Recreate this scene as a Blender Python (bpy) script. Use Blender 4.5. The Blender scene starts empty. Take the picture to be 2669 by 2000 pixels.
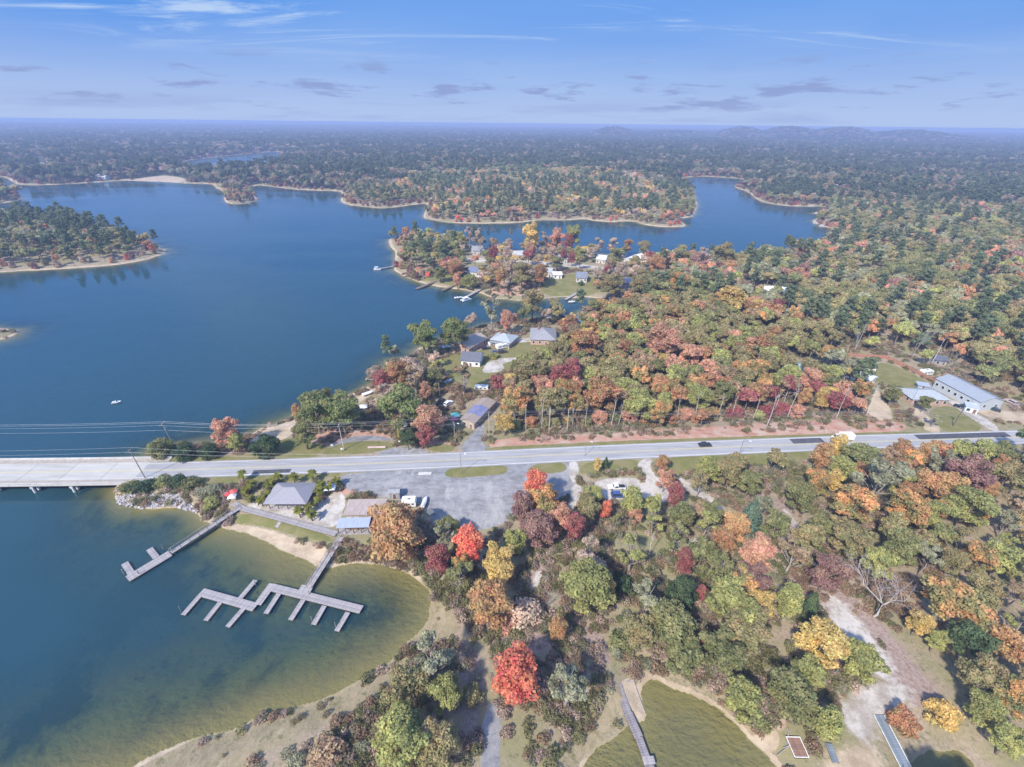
import bpy, math, random
import numpy as np
from mathutils import Vector, Matrix

random.seed(7)
rng = np.random.default_rng(11)
scene = bpy.context.scene
COL = scene.collection

# ------------------------------------------------------------------ camera
F_PX, CAM_H, SC = 1200.0, 105.0, 2669 / 2212      # focal length in photo pixels, height above the lake, pixel unit
CX, CY = 1334.5, 1000.0
ROLL = math.atan2(23, 2212)
PITCH = math.atan2((CY - 266.5 * SC) * math.cos(ROLL), F_PX)
cr, sr, cp, sp = math.cos(ROLL), math.sin(ROLL), math.cos(PITCH), math.sin(PITCH)

cam_d = bpy.data.cameras.new('camera')
cam = bpy.data.objects.new('camera', cam_d)
COL.objects.link(cam)
R0, U0, F0 = Vector((1, 0, 0)), Vector((0, sp, cp)), Vector((0, cp, -sp))
RX, UP = R0 * cr + U0 * sr, U0 * cr - R0 * sr
cam.matrix_world = Matrix(((RX.x, UP.x, -F0.x, 0), (RX.y, UP.y, -F0.y, 0), (RX.z, UP.z, -F0.z, CAM_H), (0, 0, 0, 1)))
cam_d.sensor_width = 36
cam_d.lens = 36 * F_PX / 2669
cam_d.clip_start = 1
cam_d.clip_end = 60000
scene.camera = cam

# ------------------------------------------------------------------ light
SUN_AZ = math.radians(218)        # compass-like angle of the sun, clockwise from +Y
SUN_EL = math.radians(43)
world = bpy.data.worlds.new('World')
scene.world = world
world.use_nodes = True
sun_d = bpy.data.lights.new('sun', 'SUN')
sun_d.energy = 2.05
sun_d.angle = math.radians(3.0)
sun_d.color = (1.0, 0.93, 0.80)
sun = bpy.data.objects.new('sun', sun_d)
COL.objects.link(sun)
sd = Vector((math.sin(SUN_AZ) * math.cos(SUN_EL), math.cos(SUN_AZ) * math.cos(SUN_EL), math.sin(SUN_EL)))
sun.rotation_euler = sd.to_track_quat('Z', 'Y').to_euler()
vs = scene.view_settings
scene.display_settings.display_device = 'sRGB'
vs.view_transform = 'Standard'
vs.look = 'None'
vs.exposure = 1.62
vs.gamma = 1
vs.use_curve_mapping = False
SKY_STRENGTH = 0.15
HORIZON = (0.954, 1.236, 1.844)
UPPER = (0.184, 0.651, 1.800)
HAZE_DENSITY = 0.00025
HAZE_COLOR = (0.42, 0.525, 0.82)
scene.cycles.max_bounces = 8
scene.cycles.diffuse_bounces = 3
scene.cycles.glossy_bounces = 3
scene.cycles.transmission_bounces = 3
scene.cycles.volume_bounces = 1
scene.cycles.transparent_max_bounces = 8
scene.cycles.caustics_reflective = False
scene.cycles.caustics_refractive = False
scene.cycles.sample_clamp_indirect = 4
scene.cycles.use_denoising = True


def NT(tree):
    n, l = tree.nodes, tree.links
    n.clear()

    def add(t, **kw):
        d = n.new(t)
        for k, v in kw.items():
            if k.startswith('i_'):
                d.inputs[k[2:]].default_value = v
            elif k.startswith('n_'):
                d.inputs[int(k[2:])].default_value = v
            else:
                setattr(d, k, v)
        return d
    return add, lambda a, b: l.new(a, b)


def sky_world():
    add, L = NT(world.node_tree)
    out = add('ShaderNodeOutputWorld')
    bg = add('ShaderNodeBackground', i_Strength=SKY_STRENGTH)
    sky = add('ShaderNodeTexSky', sky_type='NISHITA')
    sky.sun_disc = False
    sky.sun_elevation = SUN_EL
    sky.sun_rotation = SUN_AZ
    sky.altitude = 200
    sky.air_density = 1.0
    sky.dust_density = 0.6
    sky.ozone_density = 2.5
    hs = add('ShaderNodeHueSaturation', i_Hue=0.505, i_Saturation=1.15, i_Value=0.82)
    L(sky.outputs[0], hs.inputs['Color'])
    tc = add('ShaderNodeTexCoord')
    sx = add('ShaderNodeSeparateXYZ')
    L(tc.outputs['Generated'], sx.inputs[0])

    def m(op, a, b=None, c=None, clamp=False):
        q = add('ShaderNodeMath', operation=op, use_clamp=clamp)
        for i, v in enumerate((a, b, c)):
            if v is None:
                continue
            if isinstance(v, (int, float)):
                q.inputs[i].default_value = v
            else:
                L(v, q.inputs[i])
        return q.outputs[0]
    z = sx.outputs['Z']
    zz = m('ADD', m('MAXIMUM', z, 0.0), 0.045)
    pl = add('ShaderNodeCombineXYZ')
    L(m('DIVIDE', sx.outputs['X'], zz), pl.inputs[0])
    L(m('DIVIDE', sx.outputs['Y'], zz), pl.inputs[1])

    ring = add('ShaderNodeCombineXYZ')              # bearing and height above the horizon, for the low cumulus
    L(m('MULTIPLY', m('ARCTAN2', sx.outputs['X'], sx.outputs['Y']), 10.0), ring.inputs[0])
    L(m('MULTIPLY', z, 55.0), ring.inputs[1])

    def layer(scale, sxy, seed, lo, hi, detail=6, rough=0.6, dist=0.4, on=None):
        mp = add('ShaderNodeMapping')
        mp.inputs['Scale'].default_value = (sxy[0], sxy[1], 1)
        mp.inputs['Location'].default_value = (seed, seed * 1.7, seed * .3)
        L((on or pl).outputs[0], mp.inputs[0])
        nz = add('ShaderNodeTexNoise', i_Scale=scale, i_Detail=detail, i_Roughness=rough, i_Distortion=dist)
        L(mp.outputs[0], nz.inputs['Vector'])
        r = add('ShaderNodeMapRange', interpolation_type='SMOOTHSTEP')
        r.inputs[1].default_value = lo
        r.inputs[2].default_value = hi
        L(nz.outputs[0], r.inputs[0])
        return r.outputs[0]

    def band(lo0, lo1, hi0, hi1):
        a = add('ShaderNodeMapRange', interpolation_type='SMOOTHSTEP')
        a.inputs[1].default_value, a.inputs[2].default_value = lo0, lo1
        L(z, a.inputs[0])
        b = add('ShaderNodeMapRange', interpolation_type='SMOOTHSTEP')
        b.inputs[1].default_value, b.inputs[2].default_value = hi1, hi0
        L(z, b.inputs[0])
        return m('MULTIPLY', a.outputs[0], b.outputs[0])
    cirrus = m('MULTIPLY', layer(0.8, (0.45, 1.3), 3.1, 0.5, 0.7, 8, 0.68, 1.0), m('MULTIPLY', band(0.075, 0.14, 1.2, 1.3), 0.7))
    veil = m('MULTIPLY', layer(0.16, (1.0, 1.0), 8.3, 0.36, 0.75, 4, 0.5), m('MULTIPLY', band(0.02, 0.06, 0.12, 0.3), 0.3))
    puffs = m('MULTIPLY', layer(1.0, (0.95, 1.0), 5.7, 0.54, 0.66, 6, 0.58, 0.15, ring), m('MULTIPLY', band(0.012, 0.03, 0.07, 0.11), 0.8))
    strat = m('MULTIPLY', layer(0.6, (0.5, 1.2), 1.3, 0.45, 0.6, 6, 0.6, 0.2, ring), m('MULTIPLY', band(0.0, 0.008, 0.022, 0.045), 0.6))

    def mix(a, fac, colour):
        q = add('ShaderNodeMix', data_type='RGBA')
        L(fac, q.inputs[0])
        L(a, q.inputs[6])
        q.inputs[7].default_value = (*colour, 1)
        return q.outputs[2]
    c = hs.outputs[0]
    # from pale lavender at the horizon to clear blue; the sky model's own colour takes over higher up
    g1 = add('ShaderNodeMapRange', interpolation_type='SMOOTHSTEP')
    g1.inputs[1].default_value, g1.inputs[2].default_value = 0.0, .17
    L(z, g1.inputs[0])
    gr = add('ShaderNodeMix', data_type='RGBA')
    gr.inputs[6].default_value = (*HORIZON, 1)
    gr.inputs[7].default_value = (*UPPER, 1)
    L(g1.outputs[0], gr.inputs[0])
    low = add('ShaderNodeMapRange', interpolation_type='SMOOTHSTEP')
    low.inputs[1].default_value, low.inputs[2].default_value, low.inputs[3].default_value, low.inputs[4].default_value = .65, .19, 0, 1
    L(z, low.inputs[0])
    lm = add('ShaderNodeMix', data_type='RGBA')
    L(low.outputs[0], lm.inputs[0])
    L(c, lm.inputs[6])
    L(gr.outputs[2], lm.inputs[7])
    c = lm.outputs[2]
    c = mix(c, veil, (1.041, 1.431, 2.017))
    c = mix(c, cirrus, (1.345, 1.648, 2.060))
    c = mix(c, puffs, (0.586, 0.759, 1.388))
    c = mix(c, strat, (0.759, 0.976, 1.648))
    L(c, bg.inputs[0])
    L(bg.outputs[0], out.inputs[0])


sky_world()

# ------------------------------------------------------------------ pixel of the photo -> point of the place
def ray(x, y):
    u, v = x * SC - CX, y * SC - CY
    u2, v2 = cr * u + sr * v, -sr * u + cr * v
    return u2, F_PX * cp - v2 * sp, v2 * cp + F_PX * sp        # right, forward, down


def G(x, y, z=0.0):
    a, b, d = ray(x, y)
    t = (CAM_H - z) / max(d, 4.0)
    return np.array((a * t, b * t))


def scale_at(x, y, z=0.0):
    """metres per pixel unit at that point"""
    a, b, d = ray(x, y)
    return (CAM_H - z) / max(d, 4.0) * SC


def project(P):
    """world points n x 3 -> pixel x, y, depth"""
    P = np.asarray(P, float)
    dx, dy, dz = P[:, 0], P[:, 1], P[:, 2] - CAM_H
    u2 = dx
    dep = dy * cp - dz * sp
    v2 = -(dy * sp + dz * cp)
    dep = np.maximum(dep, 1e-3)
    u2, v2 = u2 / dep * F_PX, v2 / dep * F_PX
    u, v = cr * u2 - sr * v2, sr * u2 + cr * v2
    return (u + CX) / SC, (v + CY) / SC, dep


# ------------------------------------------------------------------ noise, distance fields
_T = np.random.default_rng(5).random((256, 256))


def vnoise(x, y):
    xi, yi = np.floor(x).astype(int), np.floor(y).astype(int)
    fx, fy = x - xi, y - yi
    fx, fy = fx * fx * (3 - 2 * fx), fy * fy * (3 - 2 * fy)
    a, b = _T[xi & 255, yi & 255], _T[(xi + 1) & 255, yi & 255]
    c, d = _T[xi & 255, (yi + 1) & 255], _T[(xi + 1) & 255, (yi + 1) & 255]
    return (a * (1 - fx) + b * fx) * (1 - fy) + (c * (1 - fx) + d * fx) * fy


def fbm(x, y, s, o=4):
    r, a, t = 0, 1.0, 0
    for k in range(o):
        r = r + a * vnoise(x / s + 17.3 * k, y / s + 9.1 * k)
        t += a
        a *= .5
        s *= .5
    return r / t


def sstep(x):
    x = np.clip(x, 0, 1)
    return x * x * (3 - 2 * x)


def chaikin(P):
    Q = np.roll(P, -1, 0)
    return np.stack([P * .75 + Q * .25, P * .25 + Q * .75], 1).reshape(-1, 2)


def ground_poly(px, smooth=1, z=0.0):
    P = np.array([G(*p, z) for p in px])
    for _ in range(smooth):
        P = chaikin(P)
    return P


def sdf(P, X, Y, limit=None):
    """signed distance to a closed polygon, + inside; points farther than limit outside the box are skipped"""
    out = np.full(X.shape, -1e4)
    if limit is not None:
        lo, hi = P.min(0) - limit, P.max(0) + limit
        m = (X > lo[0]) & (X < hi[0]) & (Y > lo[1]) & (Y < hi[1])
    else:
        m = np.ones(X.shape, bool)
    x, y = X[m], Y[m]
    Q = np.roll(P, -1, 0)
    if len(x) < 30:                              # few points: all edges at once
        for k in range(len(x)):
            e = Q - P
            p = np.array((x[k], y[k])) - P
            t = np.clip((p * e).sum(1) / ((e * e).sum(1) + 1e-12), 0, 1)
            dd = math.sqrt((((p - t[:, None] * e) ** 2).sum(1)).min())
            c = (P[:, 1] > y[k]) != (Q[:, 1] > y[k])
            xi = e[c, 0] * (y[k] - P[c, 1]) / e[c, 1] + P[c, 0]
            x[k] = dd if (x[k] < xi).sum() % 2 else -dd
        out[m] = x
        return out
    best = np.full(x.shape, 1e12)
    ins = np.zeros(x.shape, bool)
    for (ax, ay), (bx, by) in zip(P, Q):
        ex, ey = bx - ax, by - ay
        L2 = ex * ex + ey * ey + 1e-12
        px, py = x - ax, y - ay
        t = np.clip((px * ex + py * ey) / L2, 0, 1)
        qx, qy = px - t * ex, py - t * ey
        np.minimum(best, qx * qx + qy * qy, out=best)
        if ey != 0:
            c = (ay > y) != (by > y)
            ins ^= c & (x < ex * (y - ay) / ey + ax)
    d = np.sqrt(best)
    out[m] = np.where(ins, d, -d)
    return out


def line_dist(P, X, Y):
    best = np.full(X.shape, 1e12)
    for (ax, ay), (bx, by) in zip(P[:-1], P[1:]):
        ex, ey = bx - ax, by - ay
        px, py = X - ax, Y - ay
        t = np.clip((px * ex + py * ey) / (ex * ex + ey * ey + 1e-12), 0, 1)
        best = np.minimum(best, (px - t * ex) ** 2 + (py - t * ey) ** 2)
    return np.sqrt(best)


LAKE = [(-900, 1800), (-1500, 900), (-900, 430), (-300, 376), (0, 381), (25, 390), (40, 402), (152, 398), (202, 395), (270, 390), (314, 392),
        (354, 393), (405, 397), (462, 398), (463, 405), (480, 412), (490, 420), (484, 432), (490, 438), (506, 442), (530, 440), (556, 436),
        (556, 430), (545, 415), (540, 405), (556, 400), (590, 404), (657, 412), (737, 413), (738, 420), (734, 432), (749, 443), (779, 446),
        (818, 451), (854, 448), (900, 441), (922, 440), (918, 455), (914, 471), (934, 476), (964, 481), (1001, 483), (1060, 483.5),
        (1119, 482), (1164, 475.5), (1209, 476.5), (1239, 475.5), (1263, 473), (1284, 477.5), (1321, 480.5), (1345, 478), (1372, 479), (1389, 486), (1419, 490),
        (1449, 491), (1486, 489.5), (1475, 481), (1462, 473), (1502, 468), (1507, 447), (1502, 419), (1484, 402), (1462, 395), (1446, 390),
        (1506, 381), (1566, 384), (1612, 388), (1606, 396), (1580, 403), (1622, 416), (1634, 432), (1666, 442), (1726, 447), (1786, 446),
        (1775, 455), (1754, 461), (1785, 467), (1752, 477), (1770, 488), (1805, 496), (1795, 518), (1725, 538), (1660, 548), (1600, 556), (1530, 563),
        (1450, 563), (1390, 560), (1370, 559), (1310, 549), (1254, 546), (1180, 544), (1110, 541), (1060, 537), (1000, 528), (930, 515),
        (880, 511), (847, 515), (836, 519), (845, 535), (854, 542), (853, 572), (848, 582), (859, 591), (878, 600), (895, 607), (913, 611),
        (934, 617), (956, 621), (991, 626), (1013, 630), (1048, 636), (1063, 645), (1091, 646), (1121, 651), (1179, 645), (1216, 641),
        (1242, 645), (1254, 642), (1299, 645), (1344, 644), (1352, 648), (1344, 652), (1320, 660), (1305, 665), (1261, 671), (1243, 680),
        (1224, 685), (1194, 690), (1168, 686), (1120, 693), (1072, 701), (1048, 703), (1024, 708), (1012, 714), (985, 722), (949, 733),
        (925, 745), (900, 752), (888, 768), (870, 773), (841, 775), (832, 786), (815, 812), (805, 832), (768, 848), (745, 858), (720, 868), (690, 880),
        (655, 892), (626, 905), (605, 913), (560, 927), (530, 947), (500, 956), (450, 958), (400, 960), (345, 965), (322, 975), (314, 990),
        (300, 1010), (262, 1042), (247, 1058), (247, 1073), (256, 1089), (287, 1099.5), (320, 1102), (371, 1094), (394, 1093), (421, 1106),
        (438, 1120), (455, 1132), (480, 1142), (506, 1151), (539, 1161), (590, 1180), (624, 1194), (657, 1211), (681, 1226), (707, 1226),
        (760, 1214), (786, 1219), (838, 1226), (878, 1234), (900, 1250), (912, 1268), (927, 1281), (932, 1302), (930, 1330), (912, 1362),
        (880, 1393), (852, 1424), (820, 1444), (760, 1470), (722, 1494), (666, 1511), (591, 1533), (542, 1555), (497, 1573), (400, 1602), (330, 1632),
        (270, 1662), (150, 1712), (-100, 1800), (-400, 1900)]
ARM = [(392, 358), (400, 348), (450, 341), (520, 334.5), (607, 326), (606, 338), (578, 351), (480, 358), (420, 362)]
COVE = [(1245, 1740), (1258, 1668), (1285, 1632), (1318, 1606), (1340, 1580), (1362, 1556), (1396, 1548), (1388, 1508), (1384, 1480), (1418, 1467), (1455, 1492),
        (1506, 1511), (1550, 1541), (1602, 1580), (1622, 1600), (1663, 1634), (1690, 1668), (1700, 1740)]
POND = [(1955, 1750), (1962, 1650), (1990, 1622), (2040, 1615), (2085, 1630), (2105, 1660), (2100, 1750)]
ISLES = [[(-200, 605), (0, 589), (44, 586), (128, 582), (236, 575), (303, 565), (357, 549), (364, 540), (345, 536), (330, 527), (290, 510), (250, 497), (200, 484),
          (120, 473), (50, 469), (0, 468), (-250, 466), (-500, 520)],
         [(-200, 448), (0, 441), (52, 432), (46, 421), (20, 413), (-200, 408), (-500, 430)],
         [(-200, 760), (0, 737), (37, 723), (41, 713), (0, 709), (-200, 715)]]
LAKE_P, ARM_P, COVE_P, POND_P = (ground_poly(p) for p in (LAKE, ARM, COVE, POND))
ISLE_P = [ground_poly(p) for p in ISLES]

ROAD_Z = 3.4
ROAD_PX = [(-400, 1008.5, 1040), (0, 1006, 1037), (160, 1004, 1035.5), (330, 1001, 1033), (506, 996.5, 1028), (742, 990, 1018), (943, 983, 1009.5), (1054, 978, 1002.5), (1264, 966.5, 993),
           (1450, 959, 984), (1616, 952.5, 976.5), (1799, 944.5, 970), (1912, 941, 966), (2208, 933.5, 955.5), (2700, 920, 941)]
ROAD_N = np.array([G(x, a, ROAD_Z) for x, a, b in ROAD_PX])
ROAD_S = np.array([G(x, b, ROAD_Z) for x, a, b in ROAD_PX])
ROAD_C = (ROAD_N + ROAD_S) / 2


def land_dist(X, Y):
    """distance to the shore, + on land"""
    wx = (fbm(X + 300, Y, 9, 3) - .5) * 2.6 + (fbm(X, Y + 700, 60, 2) - .5) * 5 * sstep((np.hypot(X, Y) - 350) / 300)
    wy = (fbm(X, Y + 300, 9, 3) - .5) * 2.6
    x, y = X + wx, Y + wy
    w = sdf(LAKE_P, x, y)
    for P in (ARM_P, COVE_P, POND_P):
        w = np.maximum(w, sdf(P, x, y, 60))
    for P in ISLE_P:
        w = np.minimum(w, -sdf(P, x, y))
    return -w


def height_from(d, X, Y):
    r = np.hypot(X, Y)
    land = 1.5 * sstep((d + .3) / 8) + 1.3 * sstep((d - 6) / 40) + (fbm(X, Y, 14, 3) - .5) * .5 * sstep(d / 12)
    land = land + 9 * sstep((d - 30) / 160) * fbm(X + 900, Y, 260, 3) * sstep((r - 260) / 300)
    far = sstep((r - 2200) / 6000)
    land = land + far * (4 + 22 * fbm(X, Y + 5000, 2600, 3)) * sstep(d / 200)
    az = np.degrees(np.arctan2(X, Y))
    ridge = 0
    for a0, w, hgt in ((10.6, 2.6, 84), (23.4, 2.8, 95), (27.6, 3.6, 104), (31.8, 4.0, 101), (37, 5, 84), (17, 6, 58)):
        ridge = np.maximum(ridge, hgt * np.exp(-((az - a0) / w) ** 2))
    ridge = np.minimum(ridge * (.94 + .12 * fbm(X, Y, 420, 3)), 101) - 17
    land = np.maximum(land, np.maximum(ridge, 0) * np.exp(-((r - 5200) / 1100) ** 2))
    rd = line_dist(ROAD_C, X, Y)
    w = (1 - sstep((rd - 7.5) / 11)) * sstep((d - .5) / 4)
    land = land * (1 - w) + (ROAD_Z - .02) * w
    slope = (.05 + .08 * sstep((r - 95) / 60)) * np.where((X > 8) & (r < 90), .34, 1.0)
    dep = -np.minimum(3.6, slope * np.maximum(-d, 0) * (.55 + .9 * fbm(X + 50, Y + 80, 16, 3))) - .03
    return np.where(d > 0, np.maximum(land, .02), dep)


def H(x, y):
    X, Y = np.array([x], float), np.array([y], float)
    return float(height_from(land_dist(X, Y), X, Y)[0])


def lay_poly(px, smooth=2):
    """outline on the ground as it rises from the shore"""
    P = np.array([tuple(W(*p)[:2]) for p in px])
    for _ in range(smooth):
        P = chaikin(P)
    return P


def W(x, y, up=0.0):
    """ground point seen at that pixel, 'up' metres above the ground there"""
    z = 2.0
    for _ in range(4):
        p = G(x, y, z + up)
        z = max(H(*p), 0.0)
    return Vector((p[0], p[1], z))

# ------------------------------------------------------------------ materials
MATS = {}


def newmat(name):
    m = bpy.data.materials.new(name)
    m.use_nodes = True
    return m


def surf(name, col, rough=.7, metal=0.0, var=.18, scale=1.2, col2=None, streak=None, spec=.4, bump=0.0):
    """plain surface with worn, uneven colour"""
    if name in MATS:
        return MATS[name]
    m = newmat(name)
    add, L = NT(m.node_tree)
    out = add('ShaderNodeOutputMaterial')
    b = add('ShaderNodeBsdfPrincipled', i_Roughness=rough, i_Metallic=metal)
    b.inputs['Specular IOR Level'].default_value = spec
    tc = add('ShaderNodeTexCoord')
    mp = add('ShaderNodeMapping')
    L(tc.outputs['Object'], mp.inputs[0])
    if streak:
        mp.inputs['Scale'].default_value = streak
    nz = add('ShaderNodeTexNoise', i_Scale=scale, i_Detail=5, i_Roughness=.65)
    L(mp.outputs[0], nz.inputs['Vector'])
    oi = add('ShaderNodeObjectInfo')
    ramp = add('ShaderNodeMix', data_type='RGBA')
    c2 = col2 or tuple(c * (1 - 2.2 * var) for c in col)
    ramp.inputs[6].default_value = (*[min(1, c * (1 + var)) for c in col], 1)
    ramp.inputs[7].default_value = (*c2, 1)
    mr = add('ShaderNodeMapRange')
    mr.inputs[1].default_value, mr.inputs[2].default_value = .35, .7
    L(nz.outputs[0], mr.inputs[0])
    L(mr.outputs[0], ramp.inputs[0])
    hv = add('ShaderNodeHueSaturation')
    mv = add('ShaderNodeMapRange')
    mv.inputs[3].default_value, mv.inputs[4].default_value = 1 - var * .7, 1 + var * .7
    L(oi.outputs['Random'], mv.inputs[0])
    L(mv.outputs[0], hv.inputs['Value'])
    L(ramp.outputs[2], hv.inputs['Color'])
    L(hv.outputs[0], b.inputs['Base Color'])
    if bump:
        bp = add('ShaderNodeBump', i_Strength=bump, i_Distance=.05)
        L(nz.outputs[0], bp.inputs['Height'])
        L(bp.outputs[0], b.inputs['Normal'])
    L(b.outputs[0], out.inputs[0])
    MATS[name] = m
    return m


def leaf_material(name, transl=.5, tint=None):
    m = newmat(name)
    add, L = NT(m.node_tree)
    out = add('ShaderNodeOutputMaterial')
    a1 = add('ShaderNodeAttribute', attribute_type='INSTANCER', attribute_name='tint')
    a2 = add('ShaderNodeAttribute', attribute_type='INSTANCER', attribute_name='tint2')
    at = add('ShaderNodeAttribute', attribute_type='GEOMETRY', attribute_name='leaf')
    tc = add('ShaderNodeTexCoord')
    nz = add('ShaderNodeTexNoise', i_Scale=.32, i_Detail=3)
    L(tc.outputs['Object'], nz.inputs['Vector'])
    mr = add('ShaderNodeMapRange', interpolation_type='SMOOTHSTEP')
    mr.inputs[1].default_value, mr.inputs[2].default_value = .42, .62
    L(nz.outputs[0], mr.inputs[0])
    mx = add('ShaderNodeMix', data_type='RGBA')
    L(mr.outputs[0], mx.inputs[0])
    L(a1.outputs['Color'], mx.inputs[6])
    L(a2.outputs['Color'], mx.inputs[7])
    sp = add('ShaderNodeSeparateColor')
    L(at.outputs['Color'], sp.inputs[0])
    h = add('ShaderNodeMapRange')
    h.inputs[3].default_value, h.inputs[4].default_value = .475, .525
    L(sp.outputs[1], h.inputs[0])
    v = add('ShaderNodeMapRange')
    v.inputs[3].default_value, v.inputs[4].default_value = .55, 1.4
    L(sp.outputs[0], v.inputs[0])
    hs = add('ShaderNodeHueSaturation')
    L(h.outputs[0], hs.inputs['Hue'])
    L(v.outputs[0], hs.inputs['Value'])
    L(mx.outputs[2], hs.inputs['Color'])
    df = add('ShaderNodeBsdfDiffuse')
    tr = add('ShaderNodeBsdfTranslucent')
    ms = add('ShaderNodeMixShader', n_0=transl)
    L(hs.outputs[0], df.inputs[0])
    L(hs.outputs[0], tr.inputs[0])
    L(df.outputs[0], ms.inputs[1])
    L(tr.outputs[0], ms.inputs[2])
    L(ms.outputs[0], out.inputs[0])
    return m


LEAF = leaf_material('leaf')
BARK = surf('bark', (.20, .165, .135), .9, var=.3, scale=3)
PALEBARK = surf('pale_bark', (.5, .47, .43), .9, var=.2, scale=3)
WOOD = surf('weathered_wood', (.36, .33, .33), .85, var=.16, scale=1.5, streak=(1, 1, 1))
WOODDK = surf('dark_wood', (.13, .11, .10), .9, var=.25)
CONC = surf('concrete', (.56, .545, .52), .85, var=.1, scale=.5)
CONCP = surf('concrete_pale', (.52, .505, .48), .85, var=.1, scale=.6)
WHITE = surf('white_paint', (.78, .78, .77), .5, var=.06)
GLASS = surf('dark_glass', (.03, .04, .05), .12, var=.1, spec=.6)
STEEL = surf('steel', (.45, .46, .48), .4, .7, var=.12)
POLE = surf('pole_wood', (.30, .27, .25), .9, var=.2)
TYRE = surf('tyre_rubber', (.025, .025, .025), .8)


def coverage_material():
    m = newmat('ground_cover')
    add, L = NT(m.node_tree)
    out = add('ShaderNodeOutputMaterial')
    b = add('ShaderNodeBsdfPrincipled', i_Roughness=.95)
    b.inputs['Specular IOR Level'].default_value = .15
    geo = add('ShaderNodeNewGeometry')
    P = geo.outputs['Position']

    def noise(s, d=5, r=.6, stretch=None):
        v = P
        if stretch:
            mp = add('ShaderNodeMapping')
            mp.inputs['Scale'].default_value = stretch
            L(P, mp.inputs[0])
            v = mp.outputs[0]
        n = add('ShaderNodeTexNoise', i_Scale=s, i_Detail=d, i_Roughness=r)
        L(v, n.inputs['Vector'])
        return n.outputs[0]

    def rng_(v, a, b_, c=0, d=1):
        q = add('ShaderNodeMapRange', interpolation_type='SMOOTHSTEP')
        for i, k in enumerate((a, b_, c, d)):
            q.inputs[i + 1].default_value = k
        L(v, q.inputs[0])
        return q.outputs[0]

    def mix(f, a, c, blend='MIX'):
        q = add('ShaderNodeMix', data_type='RGBA', blend_type=blend)
        for i, s in ((0, f), (6, a), (7, c)):
            if isinstance(s, tuple):
                q.inputs[i].default_value = (*s, 1)
            elif isinstance(s, float):
                q.inputs[i].default_value = s
            else:
                L(s, q.inputs[i])
        return q.outputs[2]

    def madd(a, k, c):
        q = add('ShaderNodeMath', operation='MULTIPLY_ADD')
        L(a, q.inputs[0])
        q.inputs[1].default_value = k
        if isinstance(c, float):
            q.inputs[2].default_value = c
        else:
            L(c, q.inputs[2])
        return q.outputs[0]
    fine, mid, big = noise(1.6, 6, .7), noise(.22, 6, .65), noise(.035, 4)
    edge = noise(.5, 6, .7)
    cA = add('ShaderNodeAttribute', attribute_name='coverA')
    cB = add('ShaderNodeAttribute', attribute_name='coverB')
    sA, sB = add('ShaderNodeSeparateColor'), add('ShaderNodeSeparateColor')
    L(cA.outputs['Color'], sA.inputs[0])
    L(cB.outputs['Color'], sB.inputs[0])

    def mask(a):
        return rng_(madd(edge, .9, madd(a, 1.0, -.45)), .38, .62)
    litter = mix(rng_(mid, .4, .62), (.30, .235, .17), (.215, .20, .105))
    litter = mix(rng_(fine, .38, .68), litter, (.38, .29, .225))
    litter = mix(rng_(big, .42, .62), litter, (.25, .225, .12))
    litter = mix(rng_(noise(.7, 8, .8), .52, .66), litter, (.14, .135, .07))
    grass = mix(rng_(mid, .35, .65), (.165, .165, .055), (.235, .20, .095))
    grass = mix(rng_(fine, .5, .75), grass, (.11, .125, .04))
    sand = mix(rng_(mid, .35, .7), (.50, .40, .29), (.34, .26, .18))
    sand = mix(rng_(fine, .55, .75), sand, (.58, .49, .38))
    grav = mix(rng_(noise(.5, 8, .75, (.5, 1, 1)), .38, .66), (.29, .285, .29), (.18, .175, .185))
    grav = mix(rng_(noise(.16, 8, .72, (1, .4, 1)), .5, .66), grav, (.36, .35, .345))
    grav = mix(rng_(noise(.35, 8, .75, (.25, 1.4, 1)), .56, .7), grav, (.17, .168, .175))
    grav = mix(rng_(fine, .55, .8), grav, (.15, .15, .155))
    dirt = mix(rng_(mid, .36, .66), (.42, .225, .16), (.46, .34, .27))
    dirt = mix(rng_(noise(.5, 6, .7, (.4, 1.3, 1)), .5, .68), dirt, (.30, .15, .11))
    white = mix(rng_(mid, .4, .65), (.52, .48, .44), (.33, .285, .24))
    white = mix(rng_(fine, .5, .75), white, (.27, .235, .19))
    reed = mix(rng_(noise(.9, 6, .75, (1, .5, 1)), .38, .66), (.34, .27, .175), (.25, .21, .12))
    reed = mix(rng_(mid, .55, .7), reed, (.40, .32, .22))
    reed = mix(rng_(noise(.45, 8, .8), .52, .64), reed, (.16, .15, .07))
    path = mix(rng_(fine, .4, .65), (.34, .26, .22), (.22, .155, .13))
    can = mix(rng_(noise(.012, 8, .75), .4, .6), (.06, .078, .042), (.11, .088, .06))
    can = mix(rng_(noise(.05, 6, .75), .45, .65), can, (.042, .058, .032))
    c = litter
    c = mix(mask(sA.outputs[2]), c, dirt)
    c = mix(mask(sB.outputs[2]), c, path)
    c = mix(mask(sB.outputs[1]), c, reed)
    c = mix(mask(sA.outputs[1]), c, grav)
    c = mix(mask(cA.outputs['Alpha']), c, grass)
    c = mix(mask(sA.outputs[0]), c, sand)
    c = mix(mask(sB.outputs[0]), c, white)
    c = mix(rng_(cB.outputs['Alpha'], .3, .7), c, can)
    # the lake bed: sand at the edge, then weed and silt
    sx = add('ShaderNodeSeparateXYZ')
    L(P, sx.inputs[0])
    bed = mix(rng_(noise(.045, 6, .66), .45, .58), (.30, .31, .10), (.075, .095, .04))
    bed = mix(rng_(noise(.3, 5, .7), .58, .72), bed, (.045, .05, .03))
    bed = mix(rng_(sx.outputs[2], -.8, -.1), bed, (.38, .31, .17))
    c = mix(rng_(sx.outputs[2], .06, -.03), c, bed)
    bp = add('ShaderNodeBump', i_Strength=.6, i_Distance=.25)
    L(fine, bp.inputs['Height'])
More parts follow.
